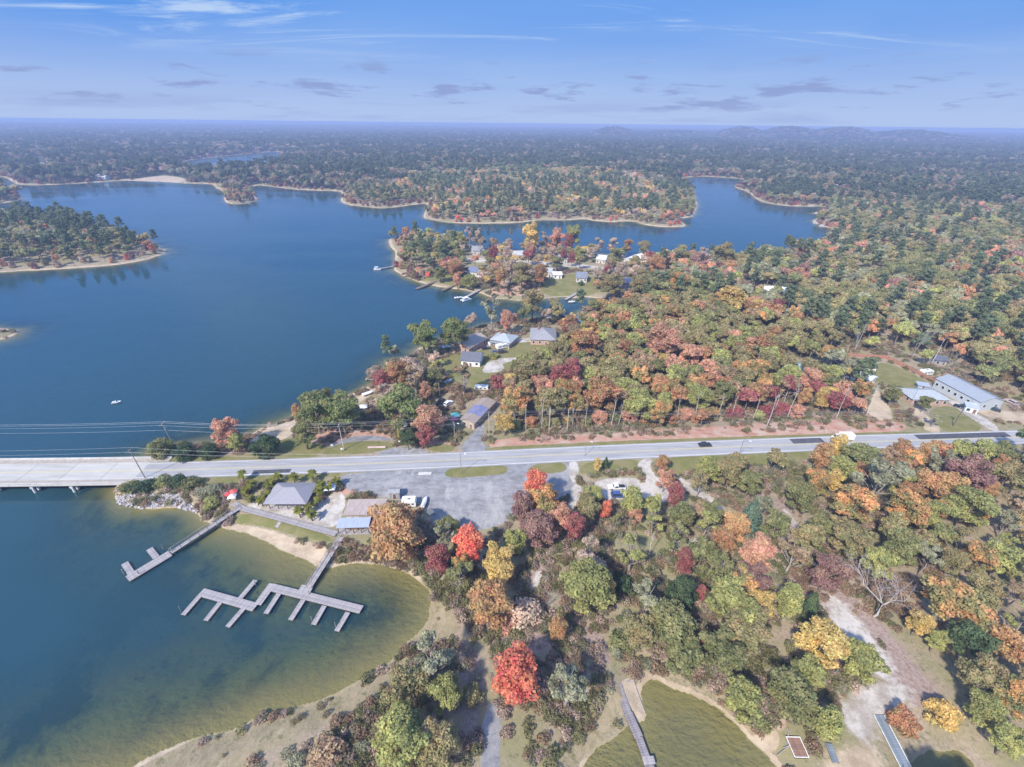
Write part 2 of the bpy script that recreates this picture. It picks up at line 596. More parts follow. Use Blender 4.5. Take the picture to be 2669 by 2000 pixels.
    L(bp.outputs[0], b.inputs['Normal'])
    L(c, b.inputs['Base Color'])
    L(b.outputs[0], out.inputs[0])
    return m


def water_material():
    m = newmat('lake_water')
    add, L = NT(m.node_tree)
    out = add('ShaderNodeOutputMaterial')
    at = add('ShaderNodeAttribute', attribute_name='depth')
    geo = add('ShaderNodeNewGeometry')

    def math_(op, a, b_=None, clamp=False):
        q = add('ShaderNodeMath', operation=op, use_clamp=clamp)
        for i, v in enumerate((a, b_)):
            if v is None:
                continue
            if isinstance(v, (int, float)):
                q.inputs[i].default_value = v
            else:
                L(v, q.inputs[i])
        return q.outputs[0]
    murk = math_('SUBTRACT', 1.0, math_('POWER', 2.718, math_('MULTIPLY', at.outputs['Fac'], -.8)), True)
    tr = add('ShaderNodeBsdfTransparent')
    tr.inputs[0].default_value = (.875, .905, .745, 1)
    df = add('ShaderNodeBsdfDiffuse')
    df.inputs[0].default_value = (.018, .059, .080, 1)
    body = add('ShaderNodeMixShader')
    L(murk, body.inputs[0])
    L(tr.outputs[0], body.inputs[1])
    L(df.outputs[0], body.inputs[2])
    n1 = add('ShaderNodeTexNoise', i_Scale=.55, i_Detail=5, i_Roughness=.6)
    mp = add('ShaderNodeMapping')
    mp.inputs['Scale'].default_value = (1, 1.5, 1)
    mp.inputs['Rotation'].default_value = (0, 0, .5)
    L(geo.outputs['Position'], mp.inputs[0])
    L(mp.outputs[0], n1.inputs['Vector'])
    n2 = add('ShaderNodeTexNoise', i_Scale=.012, i_Detail=6, i_Roughness=.68, i_Distortion=.6)
    mp2 = add('ShaderNodeMapping')
    mp2.inputs['Scale'].default_value = (.45, 1.6, 1)
    mp2.inputs['Rotation'].default_value = (0, 0, .35)
    L(geo.outputs['Position'], mp2.inputs[0])
    L(mp2.outputs[0], n2.inputs['Vector'])
    bp = add('ShaderNodeBump', i_Strength=.32, i_Distance=.12)
    L(n1.outputs[0], bp.inputs['Height'])
    rr = add('ShaderNodeMapRange')
    rr.inputs[1].default_value, rr.inputs[2].default_value, rr.inputs[3].default_value, rr.inputs[4].default_value = .38, .62, .04, .24
    L(n2.outputs[0], rr.inputs[0])
    bs = add('ShaderNodeMapRange')
    bs.inputs[1].default_value, bs.inputs[2].default_value, bs.inputs[3].default_value, bs.inputs[4].default_value = .38, .62, .12, .8
    L(n2.outputs[0], bs.inputs[0])
    L(bs.outputs[0], bp.inputs['Strength'])
    gl = add('ShaderNodeBsdfGlossy')
    gl.inputs[0].default_value = (.76, .91, 1, 1)
    L(rr.outputs[0], gl.inputs['Roughness'])
    L(bp.outputs[0], gl.inputs['Normal'])
    fr = add('ShaderNodeFresnel', i_IOR=1.33)
    L(bp.outputs[0], fr.inputs['Normal'])
    mx = add('ShaderNodeMixShader')
    L(fr.outputs[0], mx.inputs[0])
    L(body.outputs[0], mx.inputs[1])
    L(gl.outputs[0], mx.inputs[2])
    L(mx.outputs[0], out.inputs[0])
    return m


# ------------------------------------------------------------------ mesh helpers
def mesh_np(name, V, Q, mats=(), smooth=False, mat_idx=None):
    """V n x 3, Q list/array of faces (all quads or mixed lists)"""
    me = bpy.data.meshes.new(name)
    if isinstance(Q, np.ndarray):
        k = Q.shape[1]
        me.vertices.add(len(V))
        me.vertices.foreach_set('co', np.asarray(V, np.float32).ravel())
        me.loops.add(Q.size)
        me.loops.foreach_set('vertex_index', Q.astype(np.int32).ravel())
        me.polygons.add(len(Q))
        me.polygons.foreach_set('loop_start', np.arange(0, Q.size, k, dtype=np.int32))
        me.update(calc_edges=True)
    else:
        me.from_pydata([tuple(v) for v in V], [], Q)
    for m in mats:
        me.materials.append(m)
    if mat_idx is not None:
        me.polygons.foreach_set('material_index', np.asarray(mat_idx, np.int32))
    if smooth:
        me.polygons.foreach_set('use_smooth', np.ones(len(me.polygons), bool))
    me.update()
    return me


def link(name, me, parent=None, loc=None, rz=0.0):
    o = bpy.data.objects.new(name, me)
    COL.objects.link(o)
    if parent is not None:
        o.parent = parent
    if loc is not None:
        o.location = loc
    if rz:
        o.rotation_euler = (0, 0, rz)
    return o


class MB:
    """collects simple solids into one mesh"""

    def __init__(s):
        s.v, s.f = [], []

    def add(s, V, F):
        n = len(s.v)
        s.v += [tuple(v) for v in V]
        s.f += [[i + n for i in f] for f in F]
        return s

    def box(s, c, size, rz=0.0, M=None):
        x, y, z = (k / 2 for k in size)
        V = [Vector((a * x, b * y, d * z)) for d in (-1, 1) for a, b in ((-1, -1), (1, -1), (1, 1), (-1, 1))]
        R = M or Matrix.Rotation(rz, 3, 'Z')
        return s.add([R @ v + Vector(c) for v in V], [[0, 3, 2, 1], [4, 5, 6, 7], [0, 1, 5, 4], [1, 2, 6, 5], [2, 3, 7, 6], [3, 0, 4, 7]])

    def prism(s, poly, z0, z1):
        n = len(poly)
        V = [(x, y, z0) for x, y in poly] + [(x, y, z1) for x, y in poly]
        return s.add(V, [list(range(n))[::-1], list(range(n, 2 * n))] + [[i, (i + 1) % n, n + (i + 1) % n, n + i] for i in range(n)])

    def tube(s, pts, rad, n=6, cap=True):
        pts = [Vector(p) for p in pts]
        if not hasattr(rad, '__len__'):
            rad = [rad] * len(pts)
        V, F = [], []
        for i, p in enumerate(pts):
            t = (pts[min(i + 1, len(pts) - 1)] - pts[max(i - 1, 0)]).normalized()
            a = t.orthogonal().normalized() if abs(t.z) > .99 else Vector((0, 0, 1)).cross(t).normalized()
            b = t.cross(a)
            for k in range(n):
                w = 2 * math.pi * k / n
                V.append(p + (a * math.cos(w) + b * math.sin(w)) * rad[i])
        for i in range(len(pts) - 1):
            for k in range(n):
                F.append([i * n + k, i * n + (k + 1) % n, (i + 1) * n + (k + 1) % n, (i + 1) * n + k])
        if cap:
            F.append(list(range(n))[::-1])
            F.append([(len(pts) - 1) * n + k for k in range(n)])
        return s.add(V, F)

    def loft(s, rings, cap=True):
        n = len(rings[0])
        V = [v for r in rings for v in r]
        F = [[i * n + k, i * n + (k + 1) % n, (i + 1) * n + (k + 1) % n, (i + 1) * n + k] for i in range(len(rings) - 1) for k in range(n)]
        if cap:
            F += [list(range(n))[::-1], [(len(rings) - 1) * n + k for k in range(n)]]
        return s.add(V, F)

    def build(s, name, mat, parent=None, loc=None, rz=0.0, smooth=False):
        me = bpy.data.meshes.new(name)
        me.from_pydata(s.v, [], s.f)
        me.materials.append(mat)
        if smooth:
            me.polygons.foreach_set('use_smooth', np.ones(len(me.polygons), bool))
        me.update()
        return link(name, me, parent, loc, rz)


def tag(o, label=None, cat=None, group=None, kind=None):
    for k, v in (('label', label), ('category', cat), ('group', group), ('kind', kind)):
        if v:
            o[k] = v
    return o


def empty(name, loc, rz=0.0, label=None, cat=None, group=None):
    o = bpy.data.objects.new(name, None)
    COL.objects.link(o)
    o.empty_display_size = .5
    o.location = loc
    o.rotation_euler = (0, 0, rz)
    return tag(o, label, cat, group)


# ------------------------------------------------------------------ the ground and the lake
COVER = [   # kind, pixels, softness in metres
    ('gravel', [(733, 1021), (943, 1014), (985, 1008), (1120, 1001), (1235, 997), (1242, 1012), (1238, 1050), (1230, 1075), (1190, 1085), (1150, 1092), (1110, 1112), (1080, 1138), (1005, 1150), (950, 1150), (928, 1120), (915, 1090), (850, 1078), (760, 1064), (740, 1050)], 1.2),
    ('gravel', [(990, 972), (1006, 952), (1038, 916), (1046, 916), (1047, 930), (1038, 955), (1062, 974), (1020, 982)], .6),
    ('gravel', [(690, 985), (712, 968), (740, 945), (800, 940), (850, 948), (850, 952), (800, 950), (755, 957), (728, 972), (720, 982), (760, 982)], 1.0),
    ('gravel', [(800, 985), (840, 966), (900, 966), (930, 975), (915, 982)], 1.0),
    ('white', [(1226, 1105), (1226, 1082), (1238, 1046), (1250, 1046), (1262, 1052), (1252, 1072), (1246, 1092), (1234, 1108)], .5),
    ('white', [(1272, 1050), (1300, 1034), (1380, 1030), (1385, 1052), (1374, 1075), (1320, 1082), (1296, 1072)], 1.0),
    ('white', [(1388, 1030), (1425, 1028), (1440, 1052), (1470, 1068), (1455, 1082), (1400, 1090), (1380, 1075)], .8),
    ('white', [(1372, 1012), (1386, 990), (1412, 990), (1402, 1012), (1420, 1030), (1388, 1032)], .8),
    ('white', [(1232, 1040), (1226, 1000), (1246, 996), (1252, 1012), (1246, 1044)], .8),
    ('grass', [(957, 1022), (975, 1010), (1080, 1003.5), (1098, 1010), (1094, 1024), (1040, 1029), (970, 1034)], .5),
    ('grass', [(1137, 1020), (1150, 1003), (1210, 997), (1226, 1006), (1222, 1021), (1150, 1025)], .5),
    ('grass', [(1249, 1020), (1262, 998), (1368, 990), (1388, 1004), (1378, 1018), (1260, 1026)], .6),
    ('grass', [(1410, 1010), (1420, 988), (1616, 978), (1850, 968), (1900, 985), (1700, 1005), (1560, 1010), (1450, 1030)], 1.5),
    ('grass', [(690, 975), (760, 952), (850, 955), (862, 965), (800, 980), (700, 985)], .8),
    ('grass', [(910, 970), (960, 955), (990, 972), (960, 978)], .6),
    ('grass', [(560, 975), (620, 940), (700, 960), (720, 975), (620, 993), (480, 1000)], 1.5),
    ('grass', [(330, 1030), (506, 1030), (733, 1018), (740, 1030), (600, 1042), (480, 1050), (340, 1040)], .8),
    ('grass', [(330, 1000), (506, 996), (690, 990), (690, 978), (560, 985), (340, 985)], .8),
    ('dirt', [(1052, 972), (1060, 948), (1300, 938), (1600, 916), (1850, 905), (1955, 912), (1965, 935), (1700, 942), (1400, 952), (1150, 963)], 2.5),
    ('grass', [(1046, 978), (1052, 966), (1150, 962), (1400, 950), (1700, 940), (1960, 932), (2010, 936), (1800, 946), (1450, 960)], 1.0),
    ('dirt', [(650, 945), (700, 925), (850, 925), (862, 950), (760, 948), (700, 968), (655, 972)], 1.5),
    ('dirt', [(920, 965), (950, 945), (985, 950), (975, 965)], 1.0),
    ('sand', [(530, 950), (560, 925), (610, 908), (640, 890), (640, 935), (600, 955), (545, 960)], 1.0),
    ('sand', [(745, 862), (770, 848), (806, 832), (815, 842), (790, 862), (760, 880)], .8),
    ('sand', [(478, 1140), (500, 1132), (560, 1138), (640, 1165), (700, 1180), (716, 1195), (706, 1226), (681, 1228), (640, 1203), (590, 1182), (535, 1161)], 1.0),
    ('grass', [(480, 1130), (525, 1105), (620, 1130), (720, 1160), (722, 1176), (640, 1158), (570, 1136), (510, 1132)], .8),
    ('white', [(525, 1092), (560, 1084), (600, 1082), (660, 1090), (700, 1075), (745, 1060), (745, 1100), (725, 1148), (640, 1122), (560, 1102)], 1.0),
    ('white', [(598, 1090), (650, 1088), (648, 1118), (590, 1106)], .5),
    ('dirt', [(712, 1050), (760, 1046), (770, 1066), (720, 1072)], .8),
    ('reed', [(200, 1745), (330, 1632), (497, 1573), (666, 1511), (790, 1458), (850, 1424), (880, 1400), (880, 1440), (850, 1480), (770, 1528), (640, 1588), (500, 1655), (330, 1770)], 2.5),
    ('reed', [(870, 1395), (930, 1330), (925, 1282), (985, 1300), (995, 1360), (960, 1390)], 1.0),
    ('reed', [(1245, 1660), (1290, 1605), (1335, 1565), (1345, 1490), (1310, 1480), (1290, 1560), (1190, 1640)], 1.0),
    ('reed', [(1376, 1480), (1450, 1470), (1560, 1520), (1640, 1590), (1700, 1640), (1640, 1660), (1555, 1550), (1450, 1495)], 1.0),
    ('path', [(1130, 1300), (1140, 1250), (1165, 1190), (1190, 1185), (1180, 1230), (1160, 1290), (1150, 1330)], 1.0),
    ('white', [(1148, 1270), (1156, 1238), (1172, 1232), (1168, 1258), (1158, 1292)], 1.2),
    ('path', [(1230, 1345), (1290, 1355), (1325, 1420), (1310, 1440), (1270, 1395)], 1.0),
    ('gravel', [(1042, 1560), (1062, 1505), (1082, 1530), (1086, 1570), (1078, 1640), (1082, 1680), (1040, 1680), (1036, 1610)], 1.0),
    ('path', [(985, 1420), (1040, 1400), (1050, 1500), (1010, 1640), (980, 1640), (1010, 1500)], 3.0),
    ('path', [(1060, 1400), (1090, 1350), (1200, 1370), (1180, 1420)], 2.0),
    ('white', [(1456, 1035), (1480, 1032), (1560, 1090), (1570, 1120), (1540, 1110), (1490, 1065)], 3.0),
    ('path', [(1680, 1070), (1720, 1120), (1740, 1160), (1710, 1150), (1670, 1085)], 1.5),
    ('white', [(1690, 1090), (1722, 1128), (1738, 1150), (1712, 1140)], 2.5),
    ('path', [(1690, 1225), (1820, 1270), (1900, 1340), (1980, 1440), (2050, 1520), (1990, 1540), (1880, 1450), (1800, 1340), (1700, 1270)], 2.0),
    ('white', [(1780, 1280), (1825, 1300), (1890, 1385), (1940, 1450), (1920, 1480), (1870, 1440), (1795, 1350)], 4.5),
    ('white', [(1830, 1500), (1900, 1470), (1960, 1480), (1970, 1520), (1895, 1560), (1890, 1610), (1835, 1590), (1810, 1550)], 4.5),
    ('sand', [(1810, 1610), (1890, 1600), (1925, 1680), (1900, 1750), (1740, 1750), (1770, 1650)], 5.0),
    ('sand', [(1620, 1600), (1650, 1572), (1685, 1578), (1680, 1632)], .5),
    ('sand', [(1338, 1468), (1372, 1465), (1398, 1548), (1372, 1556), (1350, 1510)], .5),
    ('dirt', [(1650, 1555), (1690, 1535), (1700, 1570), (1680, 1580)], 1.5),
    # houses by the water and on the peninsula
    ('grass', [(1030, 760), (1090, 745), (1180, 735), (1190, 790), (1080, 800), (1040, 850), (980, 830), (940, 770)], 2.0),
    ('white', [(1080, 740), (1120, 728), (1180, 735), (1178, 742), (1120, 738), (1085, 752)], .8),
    ('white', [(1040, 800), (1060, 775), (1140, 772), (1140, 777), (1080, 784), (1095, 800), (1048, 808)], .8),
    ('grass', [(1160, 640), (1180, 600), (1240, 590), (1290, 600), (1300, 640), (1230, 640)], 2.0),
    ('grass', [(890, 605), (960, 590), (1010, 600), (1040, 630), (990, 622), (920, 608)], 2.0),
    ('dirt', [(1040, 632), (1110, 615), (1180, 600), (1160, 640), (1100, 644)], 2.0),
    ('white', [(1000, 556), (1100, 560), (1200, 566), (1300, 575), (1360, 590), (1300, 582), (1200, 574), (1090, 570), (1010, 566)], 1.0),
    # houses by the road to the east
    ('sand', [(1870, 880), (1895, 835), (1905, 860), (1930, 890), (1925, 912), (1880, 905)], 1.5),
    ('sand', [(1980, 875), (2010, 905), (2040, 936), (2000, 934), (1970, 895)], .8),
    ('grass', [(2000, 885), (2060, 873), (2140, 930), (2060, 936), (2030, 925)], .8),
    ('white', [(2040, 862), (2075, 868), (2170, 932), (2140, 933), (2075, 888)], .5),
    ('sand', [(2075, 870), (2150, 884), (2260, 900), (2260, 925), (2180, 915), (2120, 895)], 1.5),
    ('grass', [(1860, 815), (1890, 785), (1925, 785), (2015, 830), (1990, 845), (1900, 830)], 1.0),
    ('white', [(1790, 768), (1850, 768), (1860, 776), (1800, 782)], 1.0),
    ('sand', [(1895, 514), (1950, 516), (1960, 524), (1900, 524)], 3.0),
    ('sand', [(240, 391), (320, 384), (340, 378), (400, 384), (400, 397), (300, 391)], 6.0),
    ('white', [(76, 348), (84, 347), (105, 366), (112, 371), (102, 371), (90, 362)], 3.0),
]
CH = {'sand': 0, 'gravel': 1, 'dirt': 2, 'grass': 3, 'white': 4, 'reed': 5, 'path': 6, 'canopy': 7}


def build_ground():
    rad = np.concatenate([np.geomspace(8, 36, 24, endpoint=False), np.geomspace(36, 700, 470, endpoint=False), np.geomspace(700, 3200, 110, endpoint=False), np.geomspace(3200, 16000, 80)])
    ang = np.radians(np.linspace(-82, 82, 640))
    nr, na = len(rad), len(ang)
    A, R = np.meshgrid(ang, rad)
    X, Y = (R * np.sin(A)).ravel(), (R * np.cos(A)).ravel()
    d = land_dist(X, Y)
    Z = height_from(d, X, Y)
    # far canopy relief
    r = np.hypot(X, Y)
    Z = np.minimum(Z + sstep((r - 3600) / 800) * (d > 0) * (3 + 6 * (fbm(X, Y, 60, 2))), 102)
    i = np.arange(nr - 1)[:, None] * na + np.arange(na - 1)[None]
    Q = np.stack([i, i + 1, i + na + 1, i + na], -1).reshape(-1, 4)
    cov = np.zeros((8, len(X)))
    for kind, px, soft in COVER:
        s = sdf(lay_poly(px), X, Y, soft * 3)
        np.maximum(cov[CH[kind]], np.clip(.5 + s / (2 * soft), 0, 1), out=cov[CH[kind]])
    shore = np.clip(1.25 - d / np.where(r < 130, 1.6, np.where(r < 400, 2.6, 4.0)), 0, 1) * (d > -2)
    shore = shore * np.where(r < 125, .15 + .85 * sstep((fbm(X + 70, Y, 22, 2) - .45) / .14), .55 + .45 * sstep((fbm(X, Y, 40, 2) - .35) / .2))
    cov[0] = np.maximum(cov[0], shore)
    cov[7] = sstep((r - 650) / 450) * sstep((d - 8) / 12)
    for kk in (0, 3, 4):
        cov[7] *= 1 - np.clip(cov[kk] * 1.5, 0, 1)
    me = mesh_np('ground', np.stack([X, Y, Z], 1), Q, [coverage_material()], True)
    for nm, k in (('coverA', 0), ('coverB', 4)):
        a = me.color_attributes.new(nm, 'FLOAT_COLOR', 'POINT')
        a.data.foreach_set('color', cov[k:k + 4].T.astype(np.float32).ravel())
    tag(link('ground', me), kind='structure', label='wooded ground and lake bed running out to the low hills')
    # water: the same sheet's cells wherever some corner lies below the lake level
    wet = (Z[Q] < .05).any(1)
    Qw = Q[wet]
    used, inv = np.unique(Qw, return_inverse=True)
    me = mesh_np('lake_water', np.stack([X[used], Y[used], np.zeros(len(used))], 1), inv.reshape(-1, 4), [water_material()], True)
    a = me.attributes.new('depth', 'FLOAT', 'POINT')
    a.data.foreach_set('value', np.maximum(-Z[used], 0).astype(np.float32))
    tag(link('lake_water', me), kind='structure', label='blue lake with shallow green coves along the shore')


build_ground()


def haze_box():
    m = newmat('haze')
    add, L = NT(m.node_tree)
    out = add('ShaderNodeOutputMaterial')
    v = add('ShaderNodeVolumePrincipled')
    v.inputs['Color'].default_value = (*HAZE_COLOR, 1)
    v.inputs['Density'].default_value = HAZE_DENSITY
    v.inputs['Anisotropy'].default_value = 0.0
    L(v.outputs[0], out.inputs['Volume'])
    o = MB().box((0, 8000, 50.5), (40000, 20000, 111)).build('haze', m)
    tag(o, kind='stuff', label='thin blue haze over the whole lake country')


haze_box()

# ------------------------------------------------------------------ road and bridge
ASPHALT = surf('worn_asphalt', (.36, .355, .365), .9, var=.09, scale=.6, streak=(.12, 1.2, 1), spec=.25)
ASPHALT2 = surf('new_asphalt', (.085, .085, .10), .9, var=.15, scale=.8)
YEL = surf('yellow_marking', (.62, .52, .22), .8, var=.12)
WHM = surf('white_marking', (.74, .73, .70), .8, var=.12)


def resample(P, step):
    seg = np.hypot(*np.diff(P, axis=0).T)
    s = np.concatenate([[0], np.cumsum(seg)])
    n = max(2, int(s[-1] / step))
    q = np.linspace(0, s[-1], n)
    return np.stack([np.interp(q, s, P[:, 0]), np.interp(q, s, P[:, 1])], 1)


RC = resample(ROAD_C, 6)
_k = np.array([.25, .5, .25])
for _ in range(12):
    RC[1:-1] = RC[:-2] * .25 + RC[1:-1] * .5 + RC[2:] * .25
RT = np.gradient(RC, axis=0)
RT /= np.hypot(*RT.T)[:, None]
RN = np.stack([-RT[:, 1], RT[:, 0]], 1)
RWID = float(np.median(np.hypot(*(ROAD_N - ROAD_S).T)))
BRIDGE_END = G(322, 1017, ROAD_Z)[0]
X_END = BRIDGE_END


def strip(name, off0, off1, z, mat, x0=-1e9, x1=1e9, kind='structure', parent=None, thick=0.0):
    I = [i for i in range(len(RC)) if x0 <= RC[i, 0] <= x1]
    V = []
    for i in I:
        for o in (off0, off1):
            p = RC[i] + RN[i] * o
            V.append((p[0], p[1], z))
    Q = np.array([[2 * k, 2 * k + 2, 2 * k + 3, 2 * k + 1] for k in range(len(I) - 1)])
    if off1 > off0:
        pass
    me = mesh_np(name, np.array(V), Q[:, ::1], [mat])
    o = link(name, me, parent)
    if kind and parent is None:
        o['kind'] = kind
    return o


HW = RWID / 2
road = strip('road', -HW, HW, ROAD_Z + .03, ASPHALT, x0=X_END - 3)
tag(road, label='two lane grey asphalt road crossing from the bridge')
for a, b, m in ((-.28, -.14, YEL), (.14, .28, YEL), (HW - .75, HW - .58, WHM), (-HW + .58, -HW + .75, WHM)):
    strip('lane_marking', a, b, ROAD_Z + .038, m, x0=X_END - 3, parent=road)


def xroad(px, py):
    return G(px, py, ROAD_Z)[0]


for xa, xb, a, b in ((xroad(1690, 955), xroad(1795, 950), .4, HW - .9), (xroad(1975, 945), xroad(2200, 938), .4, HW - .9), (xroad(2240, 938), xroad(2600, 930), .4, HW - .9),
                     (xroad(2225, 945), xroad(2650, 935), -HW + .9, -.4), (xroad(520, 1022), xroad(640, 1016), -HW + .9, -1.4)):
    strip('asphalt_patch', a, b, ROAD_Z + .034, ASPHALT2, x0=xa, x1=xb, parent=road)

# bridge
bl = Vector((RC[0][0], RC[0][1], 0))
bridge = empty('road_bridge', (float(X_END), float(RC[np.argmin(abs(RC[:, 0] - X_END))][1]), 0), 0,
               'pale concrete bridge carrying the road over the lake on paired columns', 'bridge')
binv = Matrix.Translation(-Vector(bridge.location))


def bridge_part(name, mb, mat):
    mb.v = [tuple(Vector(v) - Vector(bridge.location)) for v in mb.v]
    return mb.build(name, mat, bridge)


BI = [i for i in range(len(RC)) if RC[i, 0] < X_END + 4]
BW = HW + 2.4


def bpt(i, off, z):
    p = RC[i] + RN[i] * off
    return Vector((p[0], p[1], z))


def sweep(prof, I):
    mb = MB()
    mb.loft([[bpt(i, o, z) for o, z in prof] for i in I])
    return mb


bx0 = RC[BI[0]][0]
span = 13.0
nspan = int((X_END - bx0) / span)
dz = ROAD_Z + .02
WHITE_CONC = surf('pier_concrete', (.68, .66, .63), .8, var=.08)
CONCD = surf('bridge_deck_concrete', (.44, .42, .385), .9, var=.09, scale=.5, streak=(.15, 1.1, 1))
for k in range(nspan + 1):                                 # one slab per span with an open joint
    xa, xb = X_END - (k + 1) * span + .06, X_END - k * span - .06
    pa = [np.interp([xa, xb], RC[:, 0], RC[:, 1]), np.interp([xa, xb], RC[:, 0], RN[:, 0]), np.interp([xa, xb], RC[:, 0], RN[:, 1])]
    mb = MB()
    rings = []
    for j, x in enumerate((xa, xb)):
        y, nx, ny = pa[0][j], pa[1][j], pa[2][j]
        rings.append([(x + nx * o, y + ny * o, z) for o, z in ((-BW, dz), (BW, dz), (BW, dz - .35), (HW - .5, dz - .9), (-HW + .5, dz - .9), (-BW, dz - .35))])
    mb.loft(rings)
    bridge_part('deck_slab', mb, CONCD)
for s in (-1, 1):
    a, b = s * (BW - .42), s * (BW - .12)
    bridge_part('parapet', sweep([(a, dz + .002), (b, dz + .002), (b, dz + .75), (a, dz + .75)], BI), CONCP)
    a, b = s * (HW + .2), s * (BW - .44)
    bridge_part('kerb_walk', sweep([(min(a, b), dz + .003), (max(a, b), dz + .003), (max(a, b), dz + .16), (min(a, b), dz + .16)], BI), surf('walk_concrete', (.40, .35, .30), .9, var=.12))
for a, b, m in ((-.28, -.14, YEL), (.14, .28, YEL)):
    mb = MB()
    V, F = [], []
    for i in BI:
        V += [bpt(i, a, dz + .006), bpt(i, b, dz + .006)]
    mb.add(V, [[2 * k, 2 * k + 2, 2 * k + 3, 2 * k + 1] for k in range(len(BI) - 1)])
    bridge_part('lane_marking', mb, m)
for k in range(0, nspan + 1):
    x = X_END - 5 - k * span
    i = int(np.argmin(abs(RC[:, 0] - x)))
    cap = MB().box(bpt(i, 0, dz - 1.3), (1.0, 2 * BW - .5, .7), math.atan2(RT[i][1], RT[i][0]))
    bridge_part('pier_cap', cap, CONCP)
    for o in (-BW + .7, -BW + 2.1, BW - 2.1, BW - .7):
        bridge_part('pier_column', MB().tube([bpt(i, o, -3.2), bpt(i, o, dz - 1.6)], .42, 10), WHITE_CONC)

# ------------------------------------------------------------------ tree prototypes
def leaf_cloud(C, Nrm, size, r, flat=.0):
    """one small bent leaf spray (quad) at every point; returns V, Q and two random numbers per leaf"""
    n = len(C)
    N = Nrm + r.normal(0, .55, (n, 3))
    N[:, 2] += .25
    N /= np.linalg.norm(N, axis=1)[:, None] + 1e-9
    A = np.cross(N, r.normal(0, 1, (n, 3)))
    A /= np.linalg.norm(A, axis=1)[:, None] + 1e-9
    B = np.cross(N, A)
    s = size * r.uniform(.6, 1.35, n)[:, None]
    w = s * r.uniform(.5, .95, n)[:, None]
    V = np.stack([C - A * s, C - B * w + N * s * .15, C + A * s, C + B * w - N * s * .1], 1).reshape(-1, 3)
    Q = np.arange(4 * n).reshape(-1, 4)
    return V, Q, r.random(n), r.random(n)


def leaf_mesh(name, C, N, size, r, clump=None):
    V, Q, a, b = leaf_cloud(C, N, size, r)
    if clump is not None:
        a = np.clip(.55 * a + .45 * clump, 0, 1)
    me = mesh_np(name, V, Q, [LEAF])
    at = me.color_attributes.new('leaf', 'FLOAT_COLOR', 'CORNER')
    col = np.stack([a, b, a, np.ones_like(a)], 1).repeat(4, 0)
    at.data.foreach_set('color', col.astype(np.float32).ravel())
    return me


def lobes_points(lobes, n, r, inner=.25):
    """points on the skin of overlapping lobes (x, y, z, radius, squash), fewer inside"""
    w = np.array([l[3] ** 2 for l in lobes])
    k = r.choice(len(lobes), n * 3, p=w / w.sum())
    L = np.array(lobes)[k]
    u = r.normal(0, 1, (n * 3, 3))
    u /= np.linalg.norm(u, axis=1)[:, None]
    rad = L[:, 3] * np.where(r.random(n * 3) < inner, r.uniform(.35, .9, n * 3), r.uniform(.82, 1.1, n * 3)) * np.where(r.random(n * 3) < .07, r.uniform(1.1, 1.4, n * 3), 1)
    # lumpy skin
    ph = np.sin(u[:, 0] * 5 + L[:, 0] * 3) * np.sin(u[:, 1] * 5 + L[:, 1] * 3) * np.sin(u[:, 2] * 5 + k)
    rad = rad * (1 + .2 * ph)
    C = L[:, :3] + u * rad[:, None] * np.stack([np.ones(n * 3), np.ones(n * 3), L[:, 4]], 1)
    keep = np.ones(n * 3, bool)
    for l in lobes:
        q = (C - np.array(l[:3])) / np.array((1, 1, l[4]))
        dd = np.linalg.norm(q, axis=1)
        keep &= (dd > l[3] * .62) | (r.random(n * 3) < .12)
    keep &= ~((u[:, 2] < -.55) & (r.random(n * 3) < .6))
    I = np.nonzero(keep)[0][:n]
    tone = r.random(len(lobes))[k[I]]
    return C[I], u[I], tone


def round_lobes(r, nl, spread, rl, zc, squash, top=.0):
    out = []
    for i in range(nl):
        a = 2.399 * i + r.uniform(-.5, .5)
        q = math.sqrt((i + .5) / nl) * spread
        z = zc + r.uniform(-.9, .9) * squash * 2.2 + (1 - q / spread) * squash * 2.0
        out.append((q * math.cos(a), q * math.sin(a), z, rl * r.uniform(.75, 1.2), r.uniform(.7, .95)))
    return out


def twiggy(lobes, r, k=4, lo=.42, hi=.62):
    """smaller sprays standing out of every main lobe"""
    out = []
    for l in lobes:
        out.append((l[0], l[1], l[2], l[3] * .8, l[4]))
        for _ in range(k):
            u = r.normal(0, 1, 3)
            u[2] = abs(u[2]) * .8 - .25
            u /= np.linalg.norm(u)
            p = np.array(l[:3]) + u * l[3] * .78 * np.array((1, 1, l[4]))
            out.append((p[0], p[1], p[2], l[3] * r.uniform(lo, hi), l[4]))
    return out


def trunk_mb(r, h, rad, limbs, spread, z0=.35, lean=.25):
    mb = MB()
    p = [(0, 0, -.6), (0, 0, h * .12)]
    x = y = 0
    for t in (.35, .6, .85):
        x += r.uniform(-lean, lean)
        y += r.uniform(-lean, lean)
        p.append((x, y, h * t))
    mb.tube(p, [rad * 1.35, rad, rad * .8, rad * .55, rad * .22], 7)
    for i in range(limbs):
        t = z0 + (.8 - z0) * (i + .5) / limbs
        a = 2.4 * i + r.uniform(-.4, .4)
        q = spread * r.uniform(.6, 1.0) * (1.1 - t * .5)
        b = np.array((np.interp(t, [.12, .35, .6, .85], [p[1][0], p[2][0], p[3][0], p[4][0]]), np.interp(t, [.12, .35, .6, .85], [p[1][1], p[2][1], p[3][1], p[4][1]]), h * t))
        e = b + np.array((math.cos(a) * q, math.sin(a) * q, h * .16 + q * .25))
        m_ = (b + e) / 2 + np.array((0, 0, -.12 * q))
        mb.tube([b, m_, e], [rad * .42, rad * .27, rad * .08], 5)
    return mb


